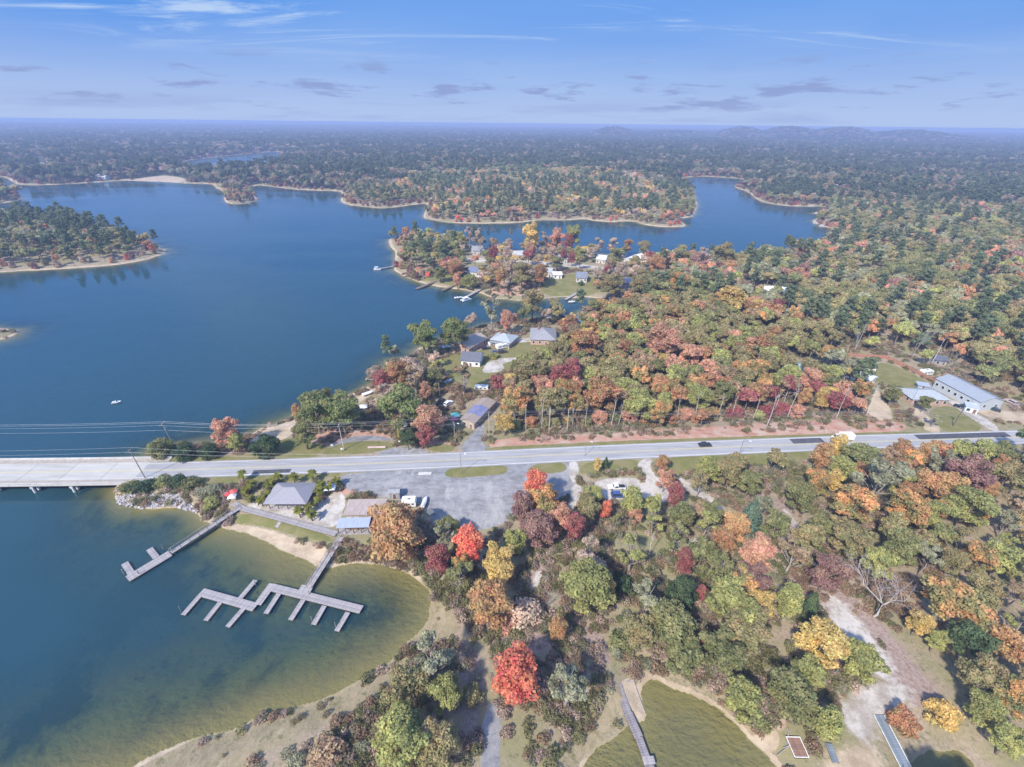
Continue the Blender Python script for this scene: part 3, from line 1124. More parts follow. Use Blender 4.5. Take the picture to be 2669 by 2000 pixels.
def mesh_of(mb, name, mat, smooth=True):
    me = bpy.data.meshes.new(name)
    me.from_pydata(mb.v, [], mb.f)
    me.materials.append(mat)
    if smooth:
        me.polygons.foreach_set('use_smooth', np.ones(len(me.polygons), bool))
    me.update()
    return me


# every prototype: nominal crown radius 4.5 m, height given
PROTO = {}          # kind -> list of (crown mesh, trunk mesh, height, radius)


def make_protos():
    r = np.random.default_rng(3)
    PROTO['oak'] = []
    for i in range(5):
        lob = round_lobes(r, 9 + i, 3.0, 1.6, 7.4, .95)
        for k in range(5):
            a = 1.26 * k + i
            lob.append((2.5 * math.cos(a), 2.5 * math.sin(a), r.uniform(4.2, 5.6), r.uniform(1.0, 1.4), .8))
        C, N, t = lobes_points(twiggy(lob, r), 6200, r)
        PROTO['oak'].append((leaf_mesh('oak_crown', C, N, .225, r, t), mesh_of(trunk_mb(r, 9.6, .3, 8, 3.0, .25), 'oak_trunk', BARK), 11.4, 4.6))
    PROTO['thin'] = []
    for i in range(4):
        lob = round_lobes(r, 8, 2.9, 1.15, 7.0, 1.25)
        C, N, t = lobes_points(twiggy(lob, r, 6, .3, .55), 2700, r, .4)
        tm = trunk_mb(r, 9.8, .26, 13, 3.2, .22, .4)
        for k in range(26):
            j = r.integers(len(C))
            c = C[j]
            b = np.array((c[0] * .35, c[1] * .35, max(2.0, c[2] - 2.2)))
            tm.tube([b, (b + c) / 2 + r.normal(0, .2, 3), c + (c - b) * .12], [.07, .045, .015], 4)
        PROTO['thin'].append((leaf_mesh('thin_crown', C, N, .21, r, t), mesh_of(tm, 'thin_trunk', surf('grey_bark', (.33, .29, .26), .9, var=.2, scale=3)), 11.2, 4.3))
    PROTO['low'] = []
    for i in range(3):
        lob = round_lobes(r, 9, 2.3, 1.5, 3.1, .6)
        for k in range(6):
            a = 1.05 * k + i
            lob.append((2.3 * math.cos(a), 2.3 * math.sin(a), r.uniform(1.0, 1.9), r.uniform(1.0, 1.3), .9))
        C, N, t = lobes_points(twiggy(lob, r), 4600, r)
        C[:, 2] = np.maximum(C[:, 2], .1)
        PROTO['low'].append((leaf_mesh('low_crown', C, N, .21, r, t), mesh_of(trunk_mb(r, 4.5, .22, 7, 1.8, .15), 'low_trunk', BARK), 5.9, 3.7))
    PROTO['maple'] = []
    for i in range(4):
        lob = []
        for k in range(11):
            z = 4.2 + 6.8 * k / 10
            w = 2.3 * math.sin(math.pi * min(1, (z - 2.6) / 9.6)) ** .7
            a = 2.4 * k + i
            lob.append((w * .62 * math.cos(a), w * .62 * math.sin(a), z, 1.15 + .55 * (w / 2.3) * r.uniform(.8, 1.1), 1.0))
        C, N, t = lobes_points(twiggy(lob, r), 4800, r)
        PROTO['maple'].append((leaf_mesh('maple_crown', C, N, .21, r, t), mesh_of(trunk_mb(r, 11, .22, 9, 1.8, .25), 'maple_trunk', BARK), 12.4, 3.1))
    PROTO['pine'] = []
    for i in range(4):
        lob = []
        for k in range(14):
            z = 10.5 + 7.2 * k / 13
            w = 2.7 * (1 - .62 * abs(k / 13 - .4) - .35 * max(0, k / 13 - .5))
            a = 2.4 * k + i
            lob.append((w * .8 * math.cos(a), w * .8 * math.sin(a), z, r.uniform(.95, 1.45), .62))
        C, N, t = lobes_points(twiggy(lob, r, 3), 4200, r, .35)
        PROTO['pine'].append((leaf_mesh('pine_crown', C, N, .215, r, t), mesh_of(trunk_mb(r, 18, .22, 9, 2.3, .58, .2), 'pine_trunk', BARK), 18.6, 3.6))
    PROTO['cedar'] = []
    for i in range(2):
        n = 2600
        z = r.random(n) ** .8
        a = r.random(n) * 6.283
        rad = (1 - z) ** .75 * 2.6 * (1 + .16 * np.sin(a * 4 + z * 9)) * np.where(r.random(n) < .3, r.uniform(.4, .9, n), 1)
        C = np.stack([rad * np.cos(a), rad * np.sin(a), .4 + z * 8.6], 1)
        N = np.stack([np.cos(a), np.sin(a), np.full(n, .4)], 1)
        PROTO['cedar'].append((leaf_mesh('cedar_crown', C, N, .24, r), mesh_of(trunk_mb(r, 8, .16, 4, .8), 'cedar_trunk', BARK), 9.0, 2.6))
    PROTO['shrub'] = []
    for i in range(4):
        lob = round_lobes(r, 7, 1.25, .85, 1.0, .3)
        C, N, t = lobes_points(lob, 1300, r)
        C[:, 2] = np.maximum(C[:, 2], .05)
        PROTO['shrub'].append((leaf_mesh('shrub_leaves', C, N, .16, r, t), mesh_of(trunk_mb(r, 1.4, .06, 5, .9, .15, .08), 'shrub_stems', BARK), 2.2, 2.0))
    # bare crowns: limbs that fork three times
    def bare(h, rad, spread, seed, depth=4, up=.55):
        q = np.random.default_rng(seed)
        mb = MB()

        def go(p, dr, ln, rd, dep):
            m_ = p + dr * ln * .5 + q.normal(0, .05 * ln, 3)
            e = p + dr * ln
            mb.tube([p, m_, e], [rd, rd * .78, rd * .55], 5 if dep > 1 else 4, dep == 0)
            if dep == 0:
                return
            for k in range(3 if dep > 1 else 4):
                v = dr + q.normal(0, spread, 3)
                v[2] += up * .25
                v /= np.linalg.norm(v)
                go(e if k < 2 else p + dr * ln * q.uniform(.5, .9), v, ln * q.uniform(.58, .85), rd * .55, dep - 1)
        go(np.array((0, 0, -.5)), np.array((0, 0, 1.0)), h * .3, rad, depth)
        return mb
    PROTO['bare'] = [(None, mesh_of(bare(12, .15, .5, s, 5, .7), 'bare_limbs', surf('grey_twig', (.44, .40, .38), .9, var=.15)), 11, 4.5) for s in (1, 2, 3)]
    for i, (c_, t_, h_, r_) in enumerate(PROTO['bare']):
        V = np.array([v.co for v in t_.vertices])
        PROTO['bare'][i] = (None, t_, float(V[:, 2].max()), float(np.percentile(np.hypot(V[:, 0], V[:, 1]), 97)))
    PROTO['dead'] = [(None, mesh_of(bare(13, .2, .35, s, 2, .9), 'dead_limbs', surf('bleached_wood', (.62, .59, .55), .9, var=.1)), 11, 2.5) for s in (7, 8)]
    PROTO['trunkonly'] = [(None, mesh_of(trunk_mb(np.random.default_rng(s), 17, .2, 5, 1.6, .62, .35), 'bare_trunk', PALEBARK), 15, 1.5) for s in (1, 2)]
    # cheap versions for the far woods
    def joined(nm, crown_pts, size, trunk, seed):
        q = np.random.default_rng(seed)
        C, N, t = crown_pts
        V, Q, a, b = leaf_cloud(C, N, size, q)
        a = np.clip(.5 * a + .5 * t, 0, 1)
        nq = len(Q)
        tv = np.array([tuple(v) for v in trunk.v])
        me = bpy.data.meshes.new(nm)
        faces = [list(map(int, f)) for f in Q] + [[i + len(V) for i in f] for f in trunk.f]
        me.from_pydata([tuple(v) for v in V] + trunk.v, [], faces)
        me.materials.append(LEAF)
        me.materials.append(BARK)
        idx = np.zeros(len(faces), np.int32)
        idx[nq:] = 1
        me.polygons.foreach_set('material_index', idx)
        at = me.color_attributes.new('leaf', 'FLOAT_COLOR', 'CORNER')
        tot = len(me.loops)
        col = np.ones((tot, 4), np.float32)
        col[:nq * 4] = np.stack([a, b, a, np.ones_like(a)], 1).repeat(4, 0)
        at.data.foreach_set('color', col.ravel())
        me.update()
        return me
    PROTO['mid'], PROTO['far'] = [], []
    for i in range(5):
        lob = twiggy(round_lobes(r, 10, 3.0, 1.7, 7.2, .95), r, 3)
        PROTO['mid'].append(joined('woodland_oak', lobes_points(lob, 2400, r), .34, trunk_mb(r, 10, .28, 4, 2.6), 50 + i))
    for i in range(3):
        lob = [(2.2 * (1 - .5 * k / 11) * math.cos(2.4 * k + i), 2.2 * (1 - .5 * k / 11) * math.sin(2.4 * k + i), 10 + 7 * k / 11, r.uniform(1.1, 1.6), .7) for k in range(12)]
        PROTO['mid'].append(joined('woodland_pine', lobes_points(twiggy(lob, r, 3), 1900, r), .31, trunk_mb(r, 17, .22, 3, 1.8, .6), 60 + i))
    for i in range(3):
        lob = round_lobes(r, 7, 2.9, 2.0, 8.0, .8)
        PROTO['far'].append(joined('far_oak', lobes_points(lob, 260, r), .95, trunk_mb(r, 9, .3, 0, 1), 70 + i))
    for i in range(2):
        lob = [(1.8 * math.cos(2.4 * k), 1.8 * math.sin(2.4 * k), 10 + 6 * k / 6, 1.6, .8) for k in range(7)]
        PROTO['far'].append(joined('far_pine', lobes_points(lob, 240, r), .85, trunk_mb(r, 16, .25, 0, 1), 80 + i))
    for i in range(2):
        lob = round_lobes(r, 8, 2.6, 1.7, 3.6, .7) + [(2.6 * math.cos(1.05 * k), 2.6 * math.sin(1.05 * k), 1.4, 1.3, .9) for k in range(6)]
        PROTO['mid'].append(joined('woodland_bush', lobes_points(twiggy(lob, r, 3), 1700, r), .36, trunk_mb(r, 5, .22, 3, 1.6), 85 + i))
    PROTO['far'].append(joined('far_bush', lobes_points(lob, 240, r), .95, trunk_mb(r, 4, .3, 0, 1), 88))
    PROTO['brush'] = []
    for i in range(4):
        lob = round_lobes(r, 6, 1.0, .6, .55, .2)
        C, N, t = lobes_points(lob, 240, r)
        C[:, 2] = np.maximum(C[:, 2], .03)
        mb = MB()
        for k in range(5):
            a = 1.26 * k
            mb.tube([(0, 0, -.1), (.5 * math.cos(a), .5 * math.sin(a), .8)], [.03, .012], 3)
        PROTO['brush'].append(joined('brush', (C, N, t), .17, mb, 90 + i))


make_protos()

PAL = {
    'fresh': ('fresh green', (.10, .125, .034), (.135, .14, .042)),     # name in words -> (colour, second colour)
    'olive': ('olive green', (.145, .135, .05), (.185, .14, .055)),
    'green': ('mid green', (.105, .115, .036), (.145, .135, .045)),
    'dkgreen': ('dark green', (.040, .066, .028), (.060, .082, .030)),
    'pine': ('dark pine green', (.062, .085, .040), (.085, .10, .045)),
    'blue': ('blue green', (.052, .088, .060), (.07, .10, .06)),
    'ygreen': ('yellow green', (.20, .195, .045), (.145, .15, .04)),
    'gold': ('golden yellow', (.31, .215, .05), (.25, .19, .05)),
    'orange': ('orange', (.275, .145, .055), (.25, .165, .06)),
    'rust': ('rusty brown', (.25, .115, .05), (.18, .12, .045)),
    'salmon': ('salmon red', (.30, .15, .095), (.24, .14, .075)),
    'red': ('bright red', (.37, .085, .05), (.34, .12, .05)),
    'crimson': ('crimson', (.20, .05, .055), (.18, .08, .055)),
    'maroon': ('maroon', (.15, .075, .07), (.17, .10, .07)),
    'brown': ('tan brown', (.21, .135, .08), (.165, .13, .06)),
    'grey': ('greyish olive', (.175, .17, .10), (.14, .14, .075)),
    'pink': ('pinkish brown', (.27, .195, .15), (.21, .165, .11)),
    'oolive': ('olive with orange', (.135, .125, .04), (.30, .15, .045)),
    'ogreen': ('green with orange', (.08, .11, .035), (.31, .16, .04)),
}
LEAF_GAIN = 2.75
for _k, (_n, _a, _b) in list(PAL.items()):          # weathered, late season leaves are a little greyer
    PAL[_k] = (_n,) + tuple(tuple((.78 * v + .22 * (.25 * c[0] + .65 * c[1] + .1 * c[2])) for v in c) for c in (_a, _b))

TREES = []           # every individual tree: (x, y) world, crown radius


def put_tree(kind, x, y, z, radius, height, colour, label, cat='tree', group=None, name=None, tint=None, seed=None):
    P = PROTO[kind]
    crown, trunk, h0, r0 = P[random.randrange(len(P)) if seed is None else seed % len(P)]
    nm = name or {'low': 'bushy_tree', 'thin': 'thin_crowned_tree', 'oak': 'oak_tree', 'maple': 'maple_tree', 'pine': 'pine_tree', 'cedar': 'cedar_tree', 'shrub': 'shrub', 'bare': 'bare_tree', 'dead': 'dead_tree', 'trunkonly': 'thin_tree'}[kind]
    root = empty(nm, (x, y, z), random.uniform(0, 6.28), label, cat, group)
    root.scale = (radius / r0, radius / r0, height / h0)
    t = link('stem' if kind == 'shrub' else 'trunk', trunk, root)
    if crown is not None:
        c = link('foliage' if kind == 'shrub' else 'crown', crown, root)
        a, b = PAL[colour][1:]
        k = random.uniform(.88, 1.12)
        c['tint'] = tuple(v * k * LEAF_GAIN for v in a)
        c['tint2'] = tuple(v * k * LEAF_GAIN for v in b)
    TREES.append((x, y, radius))
    return root


def hero(px, py, dpx, colour, label, kind='oak', asp=1.0, group=None, cat='tree', hh=None, name=None):
    """a tree whose crown is seen centred at that pixel, dpx across; asp = height / nominal"""
    if kind in ('oak', 'maple') and ('shrub' in label or 'bushy' in label or 'dense round' in label or 'round dark green' in label or 'bush tree' in label or 'small dark' in label):
        kind, asp = 'low', 1.0
    if kind == 'oak' and (colour in ('pink', 'grey', 'brown') or 'half bare' in label or 'soft' in label or 'pale yellow' in label or 'light' in label.split()):
        kind = 'thin'
    h0, r0 = PROTO[kind][0][2:]
    rad = 4.0
    z = 2.5
    for _ in range(3):
        ratio = rad / r0
        ht = hh or (h0 * ratio ** .75 * asp)
        zc = z + ht * (.62 if kind in ('oak', 'maple', 'bare', 'thin') else .75 if kind == 'pine' else .5)
        p = G(px, py, zc)
        z = max(H(*p), .1)
        a, b, d = ray(px, py)
        m = math.hypot(*p) 
        dep = (CAM_H - zc) / d * F_PX
        rad = dpx * SC / 2 * dep / F_PX
    return put_tree(kind, p[0], p[1], z - .05, rad, ht, colour, label, cat, group, name)


# ------------------------------------------------------------------ trees one can pick out
hero(850, 1148, 142, 'orange', 'big orange oak beside the metal roofed building at the dock')
hero(945, 1205, 52, 'crimson', 'dark crimson maple on the bank by the big orange oak', 'maple')
hero(1012, 1170, 62, 'red', 'coral red maple at the edge of the gravel lot', 'maple')
hero(998, 1222, 52, 'ogreen', 'small orange and green tree under the coral red maple')
hero(1078, 1215, 88, 'gold', 'golden yellow oak below the gravel lot')
hero(1058, 1300, 112, 'orange', 'orange gold oak at the head of the dry cove')
hero(1112, 1168, 58, 'ygreen', 'yellow green tree between the golden oak and the gravel lot')
hero(1157, 1046, 52, 'red', 'bright red maple standing up against the gravel lot', 'maple')
hero(1174, 1082, 78, 'oolive', 'olive and orange oak at the east corner of the gravel lot')
hero(1128, 1092, 50, 'maroon', 'maroon tree at the lot edge under the bright red maple', 'maple')
hero(1162, 1140, 84, 'maroon', 'wide maroon brown oak above the dirt trail')
hero(1212, 1118, 64, 'salmon', 'dull salmon maple beside the pale concrete strip')
hero(1243, 1135, 46, 'crimson', 'pinkish crimson maple below the pale concrete strip', 'maple')
hero(1279, 1068, 58, 'ygreen', 'yellow green tree west of the two parked cars', asp=.6)
hero(1309, 1100, 26, 'red', 'small bright red sapling below the two parked cars', 'maple')
hero(1366, 1079, 46, 'ygreen', 'upright yellow green tree east of the two parked cars', 'maple')
hero(1333, 1122, 30, 'green', 'small light green tree below the blue car')
hero(1374, 1112, 34, 'salmon', 'small salmon tree near the white slab')
hero(1291, 1002, 17, 'gold', 'tiny orange gold sapling on the grass verge', 'maple')
hero(1309, 1000, 16, 'dkgreen', 'small dark conical cedar on the grass verge', 'cedar')
hero(1432, 998, 32, 'rust', 'rusty tree on the verge beside the driveway')
hero(1438, 1034, 46, 'salmon', 'salmon pink tree next to the white slab')
hero(1459, 1066, 38, 'crimson', 'crimson pink tree at the corner of the white slab', 'maple')
hero(1531, 1010, 60, 'ygreen', 'tall olive yellow tree on the field south of the road')
hero(1513, 1042, 48, 'olive', 'light olive tree below the tall one on the field')
hero(1621, 1040, 60, 'green', 'round green tree alone in the field')
hero(1624, 1115, 56, 'blue', 'blue green cedar below the round green tree', 'cedar')
hero(1591, 1138, 66, 'orange', 'orange brown oak beside the blue green cedar')
hero(1636, 1190, 80, 'salmon', 'salmon orange oak in the wood south of the field')
hero(1564, 1165, 56, 'rust', 'rusty oak between the salmon oak and the bleached dead tree')
hero(1414, 1121, 54, 'ygreen', 'pale yellow tree with a bare white trunk')
hero(1474, 1112, 62, 'green', 'vine covered green tree below the white slab')
hero(1460, 1158, 66, 'green', 'light green tree beside the bleached dead tree')
hero(1366, 1195, 78, 'ygreen', 'soft yellow olive tree in the middle of the scrub')
hero(1267, 1262, 122, 'ygreen', 'broad yellow green oak beside the dirt trail')
hero(1306, 1268, 44, 'gold', 'gold flank tree touching the broad yellow green oak', 'maple')
hero(1273, 1200, 80, 'pink', 'half bare pinkish tree above the broad yellow green oak')
hero(1480, 1210, 38, 'crimson', 'dark red maple at the foot of the bleached dead tree', 'maple')
hero(1520, 1195, 70, 'green', 'green oak between the dark red maple and the rusty oak')
hero(1400, 1298, 94, 'grey', 'greyish olive tree with faded flower heads')
hero(1474, 1280, 82, 'dkgreen', 'dark green tree beside the greyish faded one')
hero(1446, 1345, 110, 'green', 'wide mid green oak above the second cove')
hero(1384, 1362, 80, 'olive', 'olive oak above the boardwalk head')
hero(1516, 1280, 24, 'crimson', 'tiny magenta maple in the green thicket', 'maple')
hero(1516, 1388, 24, 'crimson', 'little crimson maple low in the green thicket', 'maple')
hero(1582, 1292, 120, 'ygreen', 'large yellow green oak in the southern thicket')
hero(1612, 1355, 112, 'olive', 'large olive oak below the yellow green one')
hero(1560, 1405, 104, 'green', 'green oak above the shore of the second cove')
hero(1478, 1412, 96, 'green', 'low green oak by the shore of the second cove')
hero(1204, 1355, 40, 'orange', 'small orange tree at the trail bend', 'maple')
hero(1112, 1455, 108, 'red', 'fiery red maple standing alone near the bottom cove', 'maple', .85)
hero(1226, 1480, 122, 'grey', 'grey olive oak beside the fiery red maple')
hero(935, 1420, 108, 'grey', 'grey green oak on the point of the dry cove')
hero(880, 1478, 104, 'olive', 'olive oak leaning over the reed bank')
hero(962, 1496, 80, 'ygreen', 'yellow olive oak behind the leaning one')
hero(868, 1590, 142, 'ygreen', 'large yellow green oak in the near bank')
hero(948, 1612, 104, 'olive', 'olive oak beside the large yellow green bank oak')
hero(1777, 1385, 108, 'gold', 'bright yellow oak beside the sandy wash')
hero(1862, 1425, 92, 'ygreen', 'yellow green oak leaning over the sandy wash')
hero(1606, 1508, 92, 'ygreen', 'yellow green tree on the second cove shore')
hero(1716, 1500, 116, 'green', 'wide green oak above the launch barge', asp=.8)
hero(1788, 1560, 58, 'ygreen', 'short green and yellow tree by the launch', 'maple')
hero(1722, 1286, 26, 'crimson', 'bright crimson sapling at the top of the sandy wash', 'maple')
hero(1752, 1306, 44, 'dkgreen', 'dark green cedar at the top of the sandy wash', 'cedar')
hero(1922, 1275, 185, 'grey', 'wide bare grey tree above the sandy wash', 'bare')
hero(1988, 1344, 52, 'gold', 'yellow tree at the foot of the bare grey tree')
hero(2027, 1382, 46, 'ygreen', 'small yellow green tree east of the bare grey one')
hero(2072, 1300, 128, 'oolive', 'big rusty olive oak east of the bare grey tree')
hero(2100, 1380, 84, 'dkgreen', 'dark green oak under the big rusty olive one')
hero(2182, 1390, 84, 'orange', 'burnt orange oak at the picture edge wood')
hero(2128, 1466, 98, 'olive', 'olive oak below the burnt orange one')
hero(2190, 1500, 96, 'ogreen', 'green and orange oak on the wood margin by the launch')
hero(1952, 1556, 64, 'rust', 'round rust red bush tree beside the blue dock', asp=.75)
hero(2040, 1541, 68, 'gold', 'round red and gold bush tree near the blue dock', asp=.75)
hero(2186, 1596, 78, 'ygreen', 'yellow green tree low in the wood by the small pond')
hero(1776, 982, 42, 'orange', 'vivid orange maple on the road bank', 'maple')
hero(1813, 962, 36, 'gold', 'orange gold maple screening the white truck', 'maple')
hero(1862, 982, 82, 'green', 'green oak on the road bank beside the vivid orange maple')
hero(1902, 1035, 128, 'grey', 'broad grey green oak below the road bank')
hero(2096, 1022, 92, 'maroon', 'large maroon oak south of the road')
hero(2028, 1042, 86, 'orange', 'orange gold oak beside the large maroon one')
hero(2031, 996, 60, 'grey', 'grey green thicket tree under the road edge')
hero(2001, 978, 34, 'orange', 'thin orange tree at the road edge', 'maple')
hero(2122, 976, 42, 'ygreen', 'bright yellow green tree at the road edge', 'maple')
hero(2168, 974, 50, 'green', 'green tree at the road edge east of the maroon oak')
hero(2180, 1030, 80, 'olive', 'olive oak east of the large maroon one')
hero(2136, 1058, 34, 'orange', 'small orange tree below the large maroon oak', 'maple')
hero(2096, 1092, 98, 'ygreen', 'yellow olive oak south of the large maroon one')
hero(1966, 1096, 88, 'oolive', 'olive and orange oak below the broad grey green one')
hero(1848, 1086, 92, 'oolive', 'mottled orange olive oak in the wood below the road bank')
hero(1729, 1070, 68, 'green', 'green oak beside the pale track')
hero(1767, 1040, 58, 'oolive', 'orange flecked oak at the head of the pale track')
hero(1802, 1036, 34, 'gold', 'small gold tree by the head of the pale track', 'maple')
hero(1822, 1018, 20, 'crimson', 'tiny crimson tree under the green bank oak', 'maple')
hero(1716, 1195, 84, 'brown', 'tan brown oak beside the lower pale track')
hero(1790, 1235, 86, 'maroon', 'maroon brown oak above the sandy wash head')
hero(1840, 1165, 90, 'olive', 'olive oak in the middle of the eastern wood')
hero(1948, 1180, 82, 'green', 'green oak in the middle of the eastern wood')
# north of the road
hero(679, 882, 82, 'fresh', 'big round green oak on the shore north of the road', asp=1.15)
hero(736, 884, 88, 'fresh', 'big round green oak beside its twin on the north shore', asp=1.1)
hero(640, 888, 22, 'orange', 'orange tree leaning out beside the twin round oaks', 'maple')
hero(656, 935, 58, 'green', 'green tree rising in front of the twin round oaks')
hero(486, 930, 62, 'salmon', 'orange and pink maple on the shore by the bridge', asp=1.1)
hero(508, 952, 40, 'ygreen', 'yellow tree joined to the orange and pink maple')
hero(346, 968, 50, 'green', 'dense round green tree beside the tilted pole', asp=.8)
hero(398, 976, 44, 'dkgreen', 'dark green bushy tree east of the tilted pole', asp=.8)
hero(450, 975, 40, 'dkgreen', 'dark green bushy tree under the orange and pink maple', asp=.8)
hero(572, 962, 64, 'dkgreen', 'round dark green tree on the road verge', asp=.8)
hero(855, 805, 62, 'rust', 'rusty orange oak on the lake shore')
hero(822, 822, 34, 'crimson', 'crimson maple by the small floating dock', 'maple')
hero(896, 815, 56, 'brown', 'tan brown oak beside the rusty shore oak')
hero(918, 842, 24, 'salmon', 'small dusky red maple behind the big green oak', 'maple')
hero(866, 875, 104, 'fresh', 'big green oak in front of the rusty shore oak')
hero(925, 905, 74, 'salmon', 'feathery salmon tree beside the yellow vine pole')
hero(920, 938, 38, 'crimson', 'magenta maple on the road verge', 'maple', .8)
hero(880, 945, 40, 'dkgreen', 'dark green tree at the yellow vine pole')
hero(915, 724, 70, 'fresh', 'tall round oak on the point by the brick house', asp=1.15)
hero(982, 714, 70, 'fresh', 'tall spotted oak between the point and the brick house', asp=1.15)
hero(1000, 810, 62, 'brown', 'tan olive oak in front of the blue roofed house', asp=1.15)
hero(945, 790, 42, 'ygreen', 'light green tree in the lakeside yard')
hero(936, 815, 40, 'green', 'green tree in the lower lakeside yard')
hero(1062, 672, 52, 'grey', 'grey brown half bare oak at the inlet mouth', asp=1.1)
hero(1094, 690, 30, 'salmon', 'orange red maple beside the grey roofed houses', 'maple')
hero(1150, 652, 54, 'olive', 'tall thin oak on the inlet shore', asp=1.3)
hero(1198, 658, 32, 'olive', 'smaller oak on the inlet shore near the white boat', asp=1.1)
hero(1434, 733, 88, 'salmon', 'broad salmon red oak in the autumn wood')
hero(1490, 765, 62, 'salmon', 'salmon oak beside the broad salmon red one')
hero(1262, 738, 76, 'rust', 'rusty orange oak at the west end of the autumn wood')
hero(1236, 800, 46, 'crimson', 'crimson maple in the autumn wood edge', 'maple')
hero(1205, 812, 38, 'crimson', 'darker crimson maple in the autumn wood edge', 'maple')
hero(1142, 800, 66, 'olive', 'olive oak by the lake house drive')
hero(1112, 865, 76, 'oolive', 'tall olive oak at the mouth of the side road')
hero(1090, 910, 48, 'gold', 'gold flecked oak beside the side road')
hero(1190, 862, 76, 'olive', 'olive oak in the wood front behind the pale poles')
hero(1300, 850, 84, 'rust', 'rusty oak in the wood front')
hero(1382, 872, 72, 'ygreen', 'yellow olive oak in the wood front')
hero(1582, 640, 62, 'gold', 'bright yellow oak above the autumn wood')
hero(1462, 608, 54, 'oolive', 'orange olive oak at the neck of the peninsula')
hero(1722, 690, 26, 'orange', 'small orange tree high in the eastern wood', 'maple')
hero(1740, 855, 26, 'orange', 'vivid orange maple behind the dirt bank', 'maple')
hero(1778, 858, 30, 'gold', 'second vivid orange gold maple behind the dirt bank', 'maple')
hero(1760, 808, 20, 'blue', 'blue green cedar near the teal roof', 'cedar')
hero(1930, 850, 36, 'green', 'green yard tree beside the sandy bank')
hero(2000, 868, 30, 'green', 'green yard tree in front of the grey roofed house')
hero(1858, 660, 60, 'ygreen', 'pale yellow green oak by the far clearing')
hero(1700, 640, 22, 'grey', 'pale grey tree beside the white metal roof')
hero(2020, 905, 34, 'grey', 'small half bare tree on the front lawn', asp=.7)
# tall trees along the back of the peninsula and among its houses
PEN = ((1036, 516, 32, 'pink', 'tall pinkish tree at the back of the peninsula', 'maple', 1.5), (1014, 510, 26, 'pink', 'thin pinkish grey tree behind the yellow one', 'maple', 1.5),
       (994, 515, 22, 'ygreen', 'bright lemon tree at the wooded peninsula tip', 'maple', 1.0), (1147, 508, 42, 'gold', 'tall gold and orange tree at the back of the peninsula', 'oak', 1.6),
       (1148, 540, 24, 'salmon', 'slim salmon tree under the tall gold one', 'maple', 1.3), (1176, 520, 28, 'pink', 'pinkish twiggy tree between the tall peninsula trees', 'maple', 1.4),
       (1204, 515, 32, 'salmon', 'pale salmon tree at the back of the peninsula', 'maple', 1.5), (1238, 508, 40, 'ygreen', 'tall yellow green tree at the back of the peninsula', 'oak', 1.6),
       (1230, 520, 24, 'crimson', 'magenta tree in front of the tall yellow green one', 'maple', 1.2), (1218, 548, 16, 'crimson', 'small magenta tree by the peninsula road', 'maple', 1.0),
       (1236, 556, 18, 'crimson', 'slim magenta tree beside the lime peninsula bush', 'maple', 1.3), (1248, 545, 20, 'ygreen', 'lime yellow tree beside the slim magenta one', 'maple', 1.0),
       (1276, 548, 26, 'pink', 'pale pink tree by the back shore of the peninsula', 'oak', 1.0), (1294, 530, 30, 'pink', 'dusky pink tree by the back shore of the peninsula', 'oak', 1.2),
       (1324, 528, 32, 'pink', 'larger dusky pink tree by the back shore', 'oak', 1.2), (1356, 530, 22, 'rust', 'spindly rusty tree at the water behind the peninsula', 'maple', 1.3),
       (1392, 535, 32, 'olive', 'olive tree beside the long white peninsula roof', 'oak', 1.1), (1330, 552, 40, 'green', 'broad green tree near the back shore', 'oak', 1.0),
       (1104, 500, 9, 'olive', 'slender lone conifer against the far water', 'pine', 1.2), (1066, 548, 26, 'crimson', 'crimson tree in front of the white gabled house', 'maple', 1.0),
       (1096, 550, 24, 'pink', 'pink tree beside the white gabled house', 'maple', 1.2), (1102, 580, 46, 'pink', 'half bare pinkish oak in the middle of the peninsula', 'oak', 1.1),
       (1126, 590, 50, 'olive', 'spreading olive oak in the middle of the peninsula', 'oak', 1.2), (1082, 595, 28, 'orange', 'orange tree under the pinkish peninsula oak', 'maple', 1.0),
       (1014, 606, 38, 'ygreen', 'round olive gold tree on the peninsula shore', 'oak', .8), (984, 578, 40, 'rust', 'rusty olive oak at the wooded tip edge', 'oak', .9),
       (988, 604, 20, 'salmon', 'salmon red lawn tree by the dark dock', 'maple', .9), (950, 590, 34, 'green', 'green tree at the edge of the tip beach', 'oak', .9),
       (1148, 602, 30, 'olive', 'olive round tree beside the rusty lawn tree', 'oak', 1.0), (1167, 590, 30, 'rust', 'rusty cone shaped lawn tree', 'maple', 1.0),
       (1204, 565, 34, 'green', 'green tree at the top of the peninsula lawn', 'oak', .9), (1182, 558, 20, 'gold', 'small gold tree behind the peninsula lawn', 'oak', .9),
       (1322, 612, 52, 'olive', 'dark olive oak at the foot of the inlet lawn', 'oak', 1.2), (1290, 611, 22, 'orange', 'small orange lawn tree by the dark olive oak', 'oak', .8),
       (1356, 636, 18, 'red', 'bright red tree over the inlet water', 'oak', .8), (1382, 610, 46, 'olive', 'olive oak at the peninsula neck', 'oak', 1.1),
       (1340, 590, 32, 'pink', 'pinkish tree near the mauve house', 'maple', 1.2), (1420, 570, 44, 'rust', 'rusty oak by the water at the neck', 'oak', 1.1),
       (1470, 545, 40, 'olive', 'pale olive oak against the eastern water', 'oak', 1.2), (1520, 555, 40, 'pink', 'pale tan tree against the eastern water', 'oak', 1.1), (1565, 545, 46, 'olive', 'olive oak against the eastern water', 'oak', 1.1))
for px, py, d, c, lab, kd, asp in PEN:
    if kd == 'maple' and asp > 1.25:
        kd, d, asp = 'oak', d * 1.1, asp * .95
    hero(px, py, d, c, lab, kd, asp)
